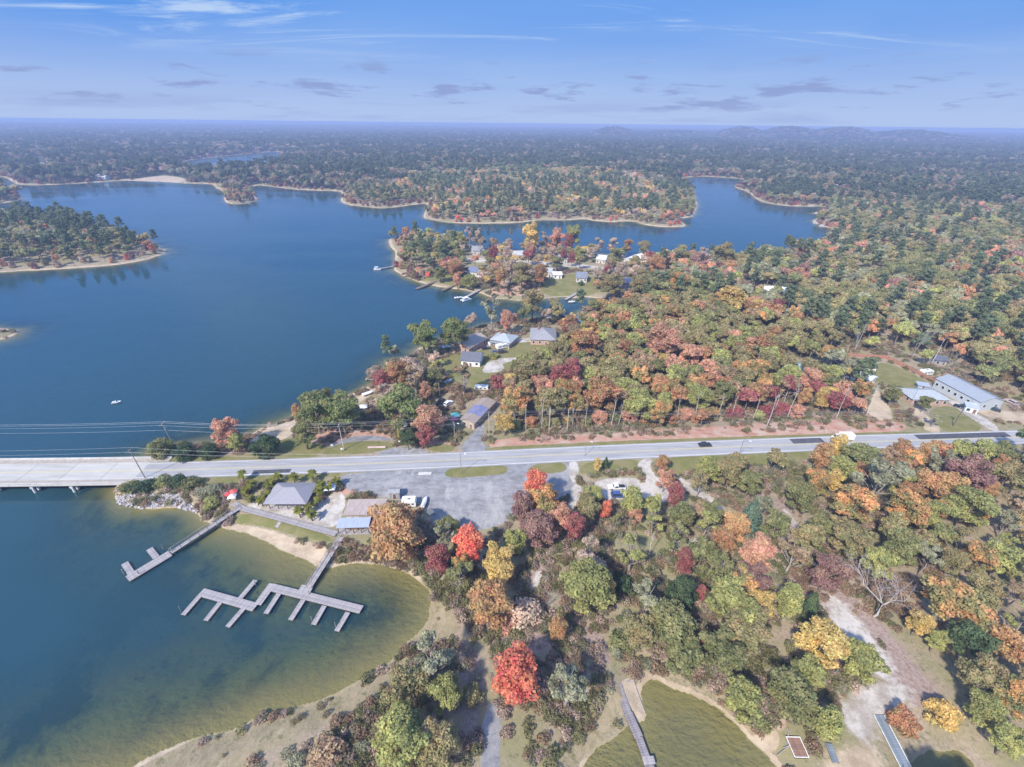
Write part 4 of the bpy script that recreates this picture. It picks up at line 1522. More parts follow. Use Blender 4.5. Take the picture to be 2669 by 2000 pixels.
# bare and dead ones
hero(1492, 1160, 40, 'grey', 'bleached dead tree leaning in the scrub', 'dead', hh=11)
hero(1408, 1170, 26, 'grey', 'straight white trunk under the pale yellow tree', 'dead', hh=12)
hero(1186, 1295, 54, 'grey', 'fallen bare grey treetop beside the trail', 'bare', hh=4.5)
hero(1425, 1070, 44, 'grey', 'thin bare tree at the white slab', 'bare', hh=7)
hero(1990, 732, 44, 'grey', 'pale leaning bare tree behind the blue building', 'bare', hh=18)
hero(2060, 770, 30, 'grey', 'bare tree close behind the blue building', 'bare', hh=15)
hero(1858, 725, 30, 'grey', 'bare tree by the clearing above the red fence', 'bare', hh=15)
hero(1290, 590, 26, 'pink', 'half bare pinkish tree among the peninsula houses')
for px, py, lab in ((1170.6, 930, 'thin pale trunk by the side road mouth'), (1655, 925, 'thin pale trunk behind the dirt bank'), (1700, 905, 'thin leaning pale trunk near the vivid orange maple'),
                    (1806, 905, 'slender pale trunk below the teal roof'), (1870, 900, 'slender pale trunk at the sandy bank'), (1845, 760, 'slender pale trunk behind the red fence'),
                    (2010, 790, 'slender pale trunk behind the blue building')):
    w = W(px, py)
    put_tree('trunkonly', w.x, w.y, w.z - .1, 1.3, 15, 'grey', lab)

NTH = ('first second third fourth fifth sixth seventh eighth ninth tenth eleventh twelfth thirteenth fourteenth fifteenth sixteenth seventeenth eighteenth nineteenth twentieth twenty-first twenty-second').split()
for k in range(14):                                     # the row of thin trunks along the wood front
    px = 1130 + 560 * (k + random.uniform(.1, .9)) / 14
    w = W(px, np.interp(px, [1130, 1690], [934, 905]) + random.uniform(-8, 1))
    put_tree('trunkonly', w.x, w.y, w.z - .1, 1.1, random.uniform(9, 13), 'grey', '%s thin pale trunk of the autumn wood front counted from the side road' % NTH[k], 'tree', 'thin trunks along the autumn wood front')

for k in range(21):                                     # bushy understorey closing the wood front down to the ground
    px = 1095 + 640 * (k + random.uniform(.2, .8)) / 21
    w = W(px, np.interp(px, [1095, 1735], [928, 898]) + random.uniform(-6, 3))
    c = random.choice(('olive', 'green', 'oolive', 'rust', 'salmon', 'ygreen', 'crimson', 'olive'))
    q = random.uniform(2.2, 3.4)
    put_tree('low', w.x, w.y, w.z - .1, q, q * 1.7, c, '%s bushy %s tree of the wood front counted from the side road' % (NTH[k], PAL[c][0]), 'tree', 'bushy trees along the autumn wood front')

# shrubs
for px, py, d, c, lab in ((283, 1050, 44, 'green', 'green shrub on the riprap nearest the bridge'), (318, 1046, 46, 'dkgreen', 'dark green shrub on the riprap beside the tilted pole'),
                          (352, 1040, 42, 'green', 'green shrub in the middle of the riprap row'), (384, 1040, 42, 'dkgreen', 'dark green shrub in the riprap row beside the road'),
                          (412, 1042, 40, 'green', 'green shrub at the east end of the riprap row'), (262, 1050, 30, 'pink', 'dry pinkish shrub at the bridge abutment'),
                          (455, 1082, 40, 'ygreen', 'yellow green bush beside the dock walkway'), (436, 1062, 34, 'grey', 'pale flowering shrub above the yellow green bush'), (462, 1056, 34, 'grey', 'pale shrub by the red and white umbrellas'),
                          (1348, 1262, 60, 'dkgreen', 'white flecked dark shrub beside the broad yellow green oak'), (1339, 1385, 58, 'green', 'green shrub at the boardwalk head'),
                          (1135, 1325, 88, 'pink', 'pinkish seedy thicket at the trail bend'), (1100, 1345, 50, 'salmon', 'reddish thicket beside the pinkish one'),
                          (640, 1645, 44, 'grey', 'white flowering shrub on the near bank'), (782, 1610, 40, 'grey', 'tall white flowering shrub on the near bank'), (700, 1630, 90, 'brown', 'brown seedy thicket on the near bank'),
                          (1330, 1410, 34, 'grey', 'white flowering shrub at the top of the boardwalk'), (1402, 1432, 30, 'grey', 'white flowering shrub above the second cove'),
                          (1020, 1500, 54, 'olive', 'olive shrub west of the fiery red maple'), (1640, 1560, 50, 'green', 'green shrub on the second cove bank'),
                          (1066, 768, 26, 'ygreen', 'bright lime hedge beside the blue roofed house'), (1255, 612, 16, 'dkgreen', 'dark conical shrub on the peninsula lawn')):
    hero(px, py, d, c, lab, 'shrub', cat='shrub')
N_HERO = len(TREES)

# ------------------------------------------------------------------ buildings
BLOCKS = []          # footprints kept free of trees: x, y, radius


def paint(name, c, **k):
    return surf(name, c, k.pop('rough', .75), **k)


def house(name, label, pL, pR, depth, wall_h=3.0, roof='gable', ridge='w', pitch=.42, wall=None, roofm=None, cat='house', nwin=3, sidewin=2, door=True,
          chimney=False, over=.45, group=None, gz=None, trim=None, porch=None, open_front=False, width=None):
    """pL, pR: pixels of the front eave corners; depth goes away from the camera"""
    z0 = gz if gz is not None else W((pL[0] + pR[0]) / 2, (pL[1] + pR[1]) / 2 + 4).z
    A, B = G(*pL, z0 + wall_h), G(*pR, z0 + wall_h)
    w = float(np.hypot(*(B - A)))
    ang = math.atan2(B[1] - A[1], B[0] - A[0])
    root = empty(name, (float(A[0]), float(A[1]), z0), ang, label, cat, group)
    wl, rm = wall or WHITE, roofm or paint('grey_shingle', (.30, .30, .32), scale=2.5)
    tr = trim or WHITE
    d, h = depth, wall_h
    o = over
    rise = pitch * (d if ridge == 'w' else w) / 2
    t = .16
    if open_front:                 # open sided shelter on posts
        for i in range(5):
            x = w * i / 4
            MB().box((min(max(x, .1), w - .1), .1, h / 2 - .2), (.18, .18, h + .3)).build('post', WOODDK, root)
            MB().box((min(max(x, .1), w - .1), d - .1, h / 2 - .2), (.18, .18, h + .3)).build('post', WOODDK, root)
        MB().box((w / 2, d / 2, .05), (w + .6, d + .6, .2)).build('floor', WOOD, root)
        MB().box((w * .5, d * .6, 1.0), (w * .5, d * .3, 1.6)).build('bar_counter', surf('bar_wood', (.26, .17, .11), .7), root)
    else:
        mb = MB()
        V = [(0, 0, -.8), (w, 0, -.8), (w, d, -.8), (0, d, -.8), (0, 0, h), (w, 0, h), (w, d, h), (0, d, h)]
        F = [[0, 1, 5, 4], [2, 3, 7, 6]]
        if roof == 'gable' and ridge == 'w':
            V += [(0, d / 2, h + rise), (w, d / 2, h + rise)]
            F += [[1, 2, 6, 9, 5], [3, 0, 4, 8, 7]]
        elif roof == 'gable':
            V += [(w / 2, 0, h + rise), (w / 2, d, h + rise)]
            F = [[0, 1, 5, 8, 4], [2, 3, 7, 9, 6], [1, 2, 6, 5], [3, 0, 4, 7]]
        else:
            F += [[1, 2, 6, 5], [3, 0, 4, 7]]
        mb.add(V, F).build('wall', wl, root)
    # roof of two or four slabs with thickness
    rf = MB()

    def slab(P):
        Vt = [Vector(p) for p in P]
        n = (Vt[1] - Vt[0]).cross(Vt[2] - Vt[0]).normalized()
        if n.z < 0:
            Vt.reverse()
            n = -n
        k = len(Vt)
        rf.add([v + n * .03 for v in Vt] + [v + n * (.03 + t) for v in Vt], [list(range(k))[::-1], list(range(k, 2 * k))] + [[i, (i + 1) % k, k + (i + 1) % k, k + i] for i in range(k)])
    dr = pitch * o
    if roof == 'gable' and ridge == 'w':
        slab([(-o, -o, h - dr), (w + o, -o, h - dr), (w + o, d / 2, h + rise), (-o, d / 2, h + rise)])
        slab([(w + o, d + o, h - dr), (-o, d + o, h - dr), (-o, d / 2, h + rise), (w + o, d / 2, h + rise)])
    elif roof == 'gable':
        slab([(-o, d + o, h - dr), (-o, -o, h - dr), (w / 2, -o, h + rise), (w / 2, d + o, h + rise)])
        slab([(w + o, -o, h - dr), (w + o, d + o, h - dr), (w / 2, d + o, h + rise), (w / 2, -o, h + rise)])
    elif roof == 'hip':
        q = min(w, d) / 2
        if w >= d:
            r0, r1 = (q, d / 2, h + pitch * q), (w - q, d / 2, h + pitch * q)
        else:
            r0, r1 = (w / 2, q, h + pitch * q), (w / 2, d - q, h + pitch * q)
        a, b, c, e = (-o, -o, h - dr), (w + o, -o, h - dr), (w + o, d + o, h - dr), (-o, d + o, h - dr)
        if w >= d:
            slab([a, b, r1, r0]); slab([c, e, r0, r1]); slab([b, c, r1]); slab([e, a, r0])
        else:
            slab([a, b, r0]); slab([c, e, r1]); slab([b, c, r1, r0]); slab([e, a, r0, r1])
    else:                           # single slope falling to the front
        slab([(-o, -o, h - .1), (w + o, -o, h - .1), (w + o, d + o, h + rise), (-o, d + o, h + rise)])
    ro = rf.build('roof', rm, root)
    if chimney:
        MB().box((w * .3, d * .55, h + rise * .9), (.9, .9, 1.8)).build('chimney', paint('brick_red', (.33, .16, .12)), ro)

    def opening(nm, x, y, zc, ww, hh, side):
        f = MB()
        sz = (ww + .2, .08, hh + .2) if side == 'f' else (.08, ww + .2, hh + .2)
        f.box((x, y, zc), sz)
        q = f.build(nm, tr, root)
        s2 = (ww, .1, hh) if side == 'f' else (.1, ww, hh)
        MB().box((x, y - .015 if side == 'f' else y, zc), s2).build('pane' if nm == 'window' else 'door_leaf', GLASS if nm == 'window' else surf('door_brown', (.2, .12, .09), .6), q)
    if not open_front:
        xs = [w * (i + .5) / nwin for i in range(nwin)]
        for i, x in enumerate(xs):
            if door and i == nwin // 2:
                opening('door', x, -.03, 1.0, 1.0, 2.0, 'f')
            else:
                opening('window', x, -.03, h * .52, 1.1, 1.2, 'f')
            if h > 4.6:
                opening('window', x, -.03, h * .82, 1.1, 1.2, 'f')
        for i in range(sidewin):
            y = d * (i + .5) / sidewin
            opening('window', -.03, y, h * .52, 1.1, 1.2, 's')
            opening('window', w + .03, y, h * .52, 1.1, 1.2, 's')
    if porch:
        pm = MB()
        n = max(3, int(w / 2.4))
        ph = min(h, 2.6)
        pr = MB()
        pr.box((w / 2, -porch / 2 - .1, ph + .12), (w + .2, porch, .14))
        po = pr.build('porch', rm, root)
        for i in range(n):
            MB().box((.2 + (w - .4) * i / (n - 1), -porch + .05, ph / 2), (.22, .22, ph)).build('porch_column', tr, po)
    ca, sa = math.cos(ang), math.sin(ang)
    for u in (.15, .5, .85):
        for v in (.2, .8):
            BLOCKS.append((A[0] + ca * w * u - sa * d * v, A[1] + sa * w * u + ca * d * v, max(w / 3.2, d / 2.6) + 1.0))
    return root, w, d, h, ang


GREY_SH = paint('grey_shingle', (.30, .30, .32), scale=2.5)
DARK_SH = paint('dark_shingle', (.115, .12, .15), scale=2.5)
TAN_SH = paint('tan_shingle', (.36, .29, .25), scale=2.5)
BRICK = surf('pink_brick', (.47, .31, .25), .85, var=.14, scale=4)
METAL = surf('blue_grey_metal', (.42, .46, .53), .45, .25, var=.1, streak=(6, .3, 1))
WMETAL = surf('white_metal_roof', (.74, .75, .77), .5, var=.07, streak=(5, .3, 1))
BLUEW = surf('pale_blue_siding', (.43, .465, .50), .75, var=.07, streak=(.3, .3, 6))
THATCH = surf('weathered_shake', (.25, .24, .265), .95, var=.2, scale=3, streak=(5, .4, 1), col2=(.19, .18, .20))

# marina restaurant: open shelter under a grey hipped roof, tan flat roof with a metal porch roof
house('tiki_shelter', 'open bar shelter with a grey hipped shake roof by the beach', (577, 1083), (657, 1083), 7.6, 3.3, 'hip', pitch=.5, roofm=THATCH, cat='shelter', open_front=True, over=.9)
house('marina_building', 'long low building with a tan flat roof by the gravel lot', (744, 1112), (826, 1110), 5.6, 3.6, 'shed', pitch=.06, wall=paint('tan_wall', (.42, .36, .30)),
      roofm=surf('tan_felt', (.40, .33, .30), .95, var=.14, streak=(2.5, .25, 1), scale=1.5), cat='building', nwin=5, over=.3)
house('porch_building', 'blue grey metal porch roof on posts above the dock', (728, 1140), (795, 1138), 2.9, 2.7, 'shed', pitch=.28, roofm=METAL, cat='shelter', open_front=True, over=.25)
house('storage_shed', 'small grey storage shed behind the tan roofed building', (840, 1066), (862, 1065), 2.2, 2.4, 'gable', roofm=GREY_SH, wall=paint('grey_wall', (.35, .35, .36)), cat='shed', nwin=1, sidewin=0, over=.2)
# houses by the lake north of the road
house('brick_house', 'tan brick house with a long tan roof beside the point', (1013, 753), (1052, 731), 9.5, 3.2, 'gable', 'w', .36, BRICK, TAN_SH, nwin=3)
house('grey_roofed_house', 'house with grey roof and white columned porch next to the brick one', (1060, 733), (1102, 741), 10, 3.4, 'hip', 'w', .45, BRICK, paint('bluegrey_shingle', (.33, .36, .38), scale=2.5), nwin=3, porch=2.0, chimney=True)
house('inlet_house', 'large house with a grey hipped roof beside the inlet', (1146, 733), (1200, 735), 15, 3.2, 'hip', 'w', .5, BRICK, GREY_SH, nwin=4, chimney=True)
house('blue_roofed_house', 'white house with a dark blue grey roof', (996, 778), (1036, 781), 9, 3.2, 'gable', 'w', .55, WHITE, DARK_SH, nwin=3)
r_, w_, d_, h_, a_ = house('tarp_house', 'house with a tan roof half covered by a blue tarp', (996, 906), (1024, 914), 17, 3.0, 'gable', 'd', .3, paint('beige_wall', (.44, .37, .30)), TAN_SH, nwin=2, sidewin=3)
tp = MB()
for s in (0, 1):
    x0, x1 = (-.5, w_ / 2) if s == 0 else (w_ / 2, w_ + .5)
    z0_, z1_ = (h_ - .14, h_ + .3 * w_ / 2) if s == 0 else (h_ + .3 * w_ / 2, h_ - .14)
    P = [Vector((x0, 4.4, z0_)), Vector((x1, 4.4, z1_)), Vector((x1, 11.4, z1_)), Vector((x0, 11.0, z0_))]
    tp.add([p + Vector((0, 0, .235)) for p in P] + [p + Vector((0, 0, .26)) for p in P], [[3, 2, 1, 0], [4, 5, 6, 7], [0, 1, 5, 4], [1, 2, 6, 5], [2, 3, 7, 6], [3, 0, 4, 7]])
tp.build('tarp', surf('blue_tarp', (.12, .14, .29), .6, var=.25, scale=.6, col2=(.30, .28, .36)), r_)
# houses by the road to the east
house('long_blue_building', 'long pale blue building with a grey metal roof', (2119, 869), (2169, 866), 20, 4.4, 'gable', 'd', .34, BLUEW, surf('grey_metal_roof', (.30, .325, .36), .6, .1, var=.08, streak=(.3, 5, 1)), cat='building', nwin=2, sidewin=7, door=False, over=.3)
house('blue_annex', 'low white walled annex at the front of the long blue building', (2088, 878), (2116, 884), 4, 2.6, 'shed', 'w', .1, paint('pale_annex', (.60, .66, .70)), BLUEW, cat='annex', nwin=2, sidewin=0, over=.2)
house('ranch_house', 'brick ranch house with a grey hipped roof by the front lawn', (1972, 862), (2052, 864), 9, 2.9, 'hip', 'w', .42, BRICK, paint('blue_shingle', (.33, .355, .38), scale=2.5), nwin=5, chimney=False)
house('pool_house', 'long shed with a white metal roof inside the red fence', (1828, 802), (1880, 822), 6, 2.8, 'gable', 'w', .2, WHITE, WMETAL, cat='shed', nwin=3)
house('teal_house', 'house under the trees with a weathered teal roof', (1728, 800), (1780, 806), 8, 2.8, 'gable', 'w', .35, paint('greyblue_wall', (.36, .40, .45)), paint('teal_roof', (.24, .36, .35)), nwin=3)
house('garden_shed', 'small white garden shed with a dark roof by the lawn', (1876, 792), (1894, 795), 3.4, 2.4, 'gable', 'w', .4, WHITE, DARK_SH, cat='shed', nwin=1, sidewin=1)
house('backyard_shed', 'small shed with a blue grey roof behind the ranch house', (1985, 832), (2008, 836), 3, 2.2, 'shed', 'w', .1, paint('greyblue_wall', (.36, .40, .45)), METAL, cat='shed', nwin=1, sidewin=0)
house('woodland_cottage', 'grey cottage with a slate blue roof in the trees', (2022, 778), (2048, 780), 6, 2.6, 'gable', 'w', .4, paint('grey_wall', (.35, .35, .36)), DARK_SH, nwin=2)
house('metal_roofed_house', 'house with a broad white metal roof deep in the wood', (1645, 630), (1706, 630), 12, 3, 'gable', 'w', .3, paint('beige_wall', (.44, .37, .30)), WMETAL, nwin=4)
house('blue_roof_cabin', 'cabin with a bright blue roof in the eastern wood', (1864, 586), (1886, 587), 9, 3, 'gable', 'w', .4, WHITE, paint('bright_blue_roof', (.12, .22, .55)), nwin=2)
house('far_shore_house', 'white house among the trees on the far eastern shore', (1884, 436), (1908, 437), 14, 5, 'gable', 'w', .5, WHITE, paint('pale_roof', (.5, .5, .52)), nwin=3)
house('clearing_house', 'low white house on the sandy clearing', (1905, 520), (1935, 520), 10, 3, 'gable', 'w', .3, WHITE, WMETAL, nwin=3)
# the peninsula
PH = [('white_gable_house', 'white two storey house with twin gables on the peninsula', (1052, 553), (1080, 552), 10, 5.6, 'gable', 'd', .7, WHITE, paint('pale_roof', (.5, .5, .52)), 3),
      ('lake_house', 'white house hidden behind the crimson peninsula maple', (1022, 542), (1045, 541), 11, 4.6, 'gable', 'w', .5, WHITE, GREY_SH, 3),
      ('lake_house', 'slate blue roofed white house facing the peninsula docks', (1010, 586), (1036, 589), 10, 3.4, 'gable', 'w', .5, WHITE, paint('slate_blue', (.17, .20, .29)), 3),
      ('lake_house', 'small pale house behind the rusty lawn tree', (1174, 588), (1192, 589), 9, 3.4, 'gable', 'w', .5, WHITE, paint('bluegrey_shingle', (.33, .36, .38)), 2),
      ('boat_shed', 'bright white shed at the top of the peninsula lawn', (1195, 594), (1214, 594), 8, 2.8, 'gable', 'w', .3, WHITE, WMETAL, 2),
      ('lake_house', 'white house with a grey roof beside the conical evergreen', (1245, 600), (1268, 601), 11, 3.2, 'gable', 'w', .5, WHITE, paint('slate_grey', (.22, .24, .29)), 3),
      ('lake_house', 'pale roofed house at the back of the peninsula', (1288, 560), (1308, 562), 12, 3.4, 'gable', 'w', .4, WHITE, paint('pale_roof', (.5, .5, .52)), 3),
      ('lake_house', 'house with a long white roof by the peninsula neck', (1376, 566), (1398, 556), 12, 3.4, 'gable', 'w', .4, WHITE, WMETAL, 3),
      ('lake_house', 'pale house between the pink peninsula trees', (1112, 552), (1132, 551), 10, 4, 'gable', 'w', .5, WHITE, paint('pale_roof', (.5, .5, .52)), 3),
      ('lake_house', 'mauve walled house near the peninsula neck', (1344, 610), (1362, 611), 9, 3.2, 'gable', 'w', .5, paint('mauve_wall', (.46, .40, .46)), GREY_SH, 2),
      ('lake_house', 'grey roofed house behind the peninsula road', (1208, 560), (1226, 560), 10, 3.4, 'gable', 'w', .5, WHITE, GREY_SH, 2),
      ('lake_house', 'dark roofed house near the gold oak of the neck', (1420, 590), (1440, 590), 9, 3.2, 'gable', 'w', .5, WHITE, DARK_SH, 2),
      ('lake_house', 'blue roofed house on the inner shore of the inlet', (1240, 700), (1260, 694), 8, 3, 'gable', 'w', .5, WHITE, paint('slate_blue', (.17, .20, .29)), 2)]
OFFW = paint('cream_siding', (.56, .54, .51))
for nm, lab, a, b, d, h, rt, rg, pt, wl, rm, nw in PH:
    wl = OFFW if wl is WHITE and nm == 'lake_house' else wl
    house(nm, lab, a, b, d, h, rt, rg, pt, wl, rm, nwin=nw, group='houses on the peninsula', cat='house' if nm != 'boat_shed' else 'shed')
# far shore buildings
for lab, a, b, d, h, rm in (('long white roofed boathouse on the far western shore', (192, 374), (228, 374), 22, 6, WMETAL), ('second white boathouse lower on the far western shore', (204, 382), (226, 382), 14, 5, WMETAL),
                            ('white roofed building in the far northern woods', (838, 349), (864, 349), 26, 6, WMETAL), ('tan roofed building in the far northern woods', (792, 371), (828, 371), 24, 6, TAN_SH),
                            ('long pale shed far beyond the middle wood', (560, 299), (604, 299), 40, 8, WMETAL), ('white farm shed far beyond the eastern lake', (1800, 404), (1815, 404), 20, 6, WMETAL)):
    house('far_building', lab, a, b, d, h, 'gable', 'w', .3, WHITE, rm, cat='building', nwin=4, sidewin=1, group='far buildings')

# red board fence round the pool yard: posts, rails and boards
FENCE = surf('red_stained_board', (.36, .175, .12), .85, var=.14)


def fence(pts, h, label, mat, gap=.42):
    P = [W(*p) for p in pts]
    root = empty('board_fence', P[0], 0, label, 'fence')
    n = 0
    bmesh_ = None
    for a, b in zip(P[:-1], P[1:]):
        v = b - a
        L_ = math.hypot(v.x, v.y)
        ang = math.atan2(v.y, v.x)
        k = int(L_ / gap)
        for i in range(k):
            t = (i + .5) / k
            q = a + v * t - P[0]
            if bmesh_ is None:
                bmesh_ = mesh_of(MB().box((0, 0, h / 2), (gap * .93, .03, h)), 'fence_board', mat, False)
            o = link('board', bmesh_, root, (q.x, q.y, q.z + .04 * math.sin(i * 2.3)), ang)
            n += 1
        for i in range(int(L_ / 2.6) + 1):
            q = a + v * min(1, i * 2.6 / L_) - P[0]
            if i % 2 == 0:
                MB().box((0, 0, h / 2 + .05), (.13, .13, h + .3)).build('post', mat, root, q + Vector((-.1 * math.sin(ang), .1 * math.cos(ang), 0)))
        for zz in (.35, h - .3):
            q0, q1 = a - P[0], b - P[0]
            MB().tube([q0 + Vector((0, .06, zz)), q1 + Vector((0, .06, zz))], .05, 4).build('rail', mat, root)
    return root


fence([(1788, 769), (1850, 771), (1912, 775), (1965, 800), (2026, 832)], 1.9, 'long red board fence round the pool yard', FENCE)

# ------------------------------------------------------------------ vehicles
def car(kind, px, py, heading, colour, label, name=None, L_=4.6, wd=1.82, cat='car', group=None, up=0.0, z=None):
    """heading in degrees, 0 = along +X"""
    p = W(px, py, .7)
    if z is not None:
        g = G(px, py, z + .7)
        p = Vector((g[0], g[1], z))
    root = empty(name or 'parked_car', p + Vector((0, 0, up)), math.radians(heading), label, cat, group)
    pm = surf('car_%s' % '_'.join('%.2f' % c for c in colour), colour, .3, var=.03, spec=.6)
    y = wd / 2
    if kind == 'sedan':
        prof = [(-.5, .35), (-.5, .75), (-.47, .88), (-.28, .95), (.18, .95), (.42, .82), (.5, .68), (.5, .35)]
        cab = [(-.33, .93), (-.2, 1.42), (.06, 1.44), (.22, .93)]
    elif kind == 'suv':
        prof = [(-.5, .4), (-.5, .95), (-.48, 1.05), (.2, 1.05), (.42, .98), (.5, .8), (.5, .4)]
        cab = [(-.48, 1.03), (-.43, 1.7), (.06, 1.74), (.22, 1.03)]
    elif kind == 'pickup':
        prof = [(-.5, .5), (-.5, 1.05), (-.02, 1.05), (.22, 1.05), (.46, 1.0), (.5, .8), (.5, .5)]
        cab = [(-.1, 1.03), (-.08, 1.75), (.1, 1.78), (.23, 1.03)]
    else:                           # box truck
        prof = [(-.5, .6), (-.5, .8), (.2, .8), (.2, 1.2), (.46, 1.15), (.5, .9), (.5, .55)]
        cab = [(.18, 1.15), (.18, 2.1), (.34, 2.12), (.45, 1.15)]
    body = MB().loft([[(x * L_, s * y * k, zz) for x, zz in prof] for s, k in ((-1, .94), (-1, 1), (1, 1), (1, .94))] if False else
                     [[(x * L_, yy, zz if abs(yy) < y else zz * .97) for x, zz in prof] for yy in (-y, -y * .9, y * .9, y)])
    body.build('body', pm, root)
    roof = MB().loft([[(x * L_, (yy * (.98 if i in (0, 3) else .84)), zz) for i, (x, zz) in enumerate(cab)] for yy in (-y, y)])
    roof.build('cabin', pm, root)
    x0, x1 = cab[1][0], cab[2][0]
    b0, b1 = cab[0][0], cab[3][0]
    zt, zb = cab[1][1], cab[0][1]
    zm0, zm1 = zb + .06, zt - .1
    for s in (-1, 1):
        def q(x, zz):
            k = (zz - zb) / (zt - zb)
            return (x * L_, s * (y * (.98 - .14 * k) + .012), zz)
        P = [q(b0 + (x0 - b0) * .2 + .03, zm0), q(b1 + (x1 - b1) * .2 - .03, zm0), q(x1 - .01, zm1), q(x0 + .012, zm1)]
        P2 = [(a, b_ - s * .05, c) for a, b_, c in P]
        MB().add(P + P2, [[0, 1, 2, 3], [7, 6, 5, 4], [0, 4, 5, 1], [1, 5, 6, 2], [2, 6, 7, 3], [3, 7, 4, 0]]).build('side_window', GLASS, root)
    for nm, xb, xt in (('windscreen', b1, x1), ('rear_window', b0, x0)):
        sg = 1 if nm == 'windscreen' else -1
        P = []
        for yy, k in ((-y * .88, .12), (y * .88, .12), (y * .76, .88), (-y * .76, .88)):
            P.append(((xb + (xt - xb) * k) * L_ + sg * .015, yy, zb + (zt - zb) * k))
        P2 = [(a - sg * .05, b_, c - .02) for a, b_, c in P]
        MB().add(P + P2, [[0, 1, 2, 3], [7, 6, 5, 4], [0, 4, 5, 1], [1, 5, 6, 2], [2, 6, 7, 3], [3, 7, 4, 0]]).build(nm, GLASS, root)
    if kind == 'truck':
        MB().box((-.16 * L_, 0, 1.85), (.66 * L_, wd * 1.08, 2.1)).build('cargo_box', pm, root)
    if kind == 'pickup':
        MB().box((-.3 * L_, 0, 1.06), (.36 * L_, wd * .8, .03)).build('bed_liner', TYRE, root)
    rw = .34 if kind in ('sedan', 'suv') else .42
    for sx in (-.31, .31):
        for s in (-1, 1):
            wv = MB().tube([(sx * L_, s * (y - .18), rw), (sx * L_, s * (y + .03), rw)], rw, 12).build('wheel', TYRE, root)
            MB().tube([(sx * L_, s * (y - .02), rw), (sx * L_, s * (y + .045), rw)], rw * .6, 8).build('rim', STEEL, wv)
    for s in (-1, 1):
        MB().box((.5 * L_, s * y * .72, .72), (.06, .32, .14)).build('headlight', WHITE, root)
        MB().box((-.5 * L_, s * y * .78, .78), (.06, .2, .2)).build('tail_light', surf('lamp_red', (.4, .03, .03), .4), root)
    BLOCKS.append((p.x, p.y, 3.4))
    return root


rdeg = lambda x: math.degrees(math.atan2(*np.interp([x], RC[:, 0], RT[:, 1]).tolist() + [1.0]))
car('sedan', 1523, 960, rdeg(60), (.03, .03, .04), 'dark grey car driving along the main road', 'moving_car', z=ROAD_Z + .03)
car('truck', 1820, 947, 180, (.72, .72, .70), 'white box truck at the roadside behind the orange maples', 'box_truck', 7.2, 2.2, 'truck', z=ROAD_Z + .03)
car('pickup', 1332, 1052, 182, (.72, .72, .72), 'white pickup truck parked on the pale lot', 'pickup_truck', 5.6, 1.95, 'truck')
car('suv', 1337, 1069, 0, (.05, .09, .25), 'dark blue car parked below the white pickup', 'parked_car', 4.9, 1.9)
car('pickup', 951, 868, 78, (.02, .02, .03), 'black pickup parked in the yard by the tarp house', 'pickup_truck', 5.6, 1.95, 'truck')
car('suv', 969, 871, 55, (.74, .74, .74), 'white car with black windows beside the black pickup', 'parked_car', 4.6)
car('suv', 1050, 752, 15, (.03, .03, .05), 'black car on the brick house drive', 'parked_car', 4.8)
car('sedan', 1070, 759, 20, (.12, .14, .18), 'slate coloured car on the lawn drive', 'parked_car')
car('suv', 1086, 760, 20, (.05, .045, .045), 'dark car beside the white camper', 'parked_car')
car('suv', 2077, 879, 128, (.02, .025, .04), 'black car with white roof on the concrete drive', 'parked_car', 4.9)
car('sedan', 2146, 883, 135, (.025, .05, .06), 'dark teal car in front of the long blue building', 'parked_car')
car('suv', 2184, 868, 100, (.5, .38, .38), 'pale pinkish car at the wood edge behind the blue building', 'parked_car')

# trailers, boats, tents
def hull(L_, wd, h=.75, n=9):
    rings = []
    for i in range(n):
        t = i / (n - 1)
        w = wd / 2 * (1 - max(0, (t - .5) / .5) ** 2.2 * .97)
        sh = .12 * max(0, t - .6)
        rings.append([(t * L_ - L_ / 2, -w, h + sh), (t * L_ - L_ / 2, -w * .8, h * .35 + sh), (t * L_ - L_ / 2, 0, .05 + .35 * max(0, t - .75)), (t * L_ - L_ / 2, w * .8, h * .35 + sh), (t * L_ - L_ / 2, w, h + sh)])
    return MB().loft(rings)


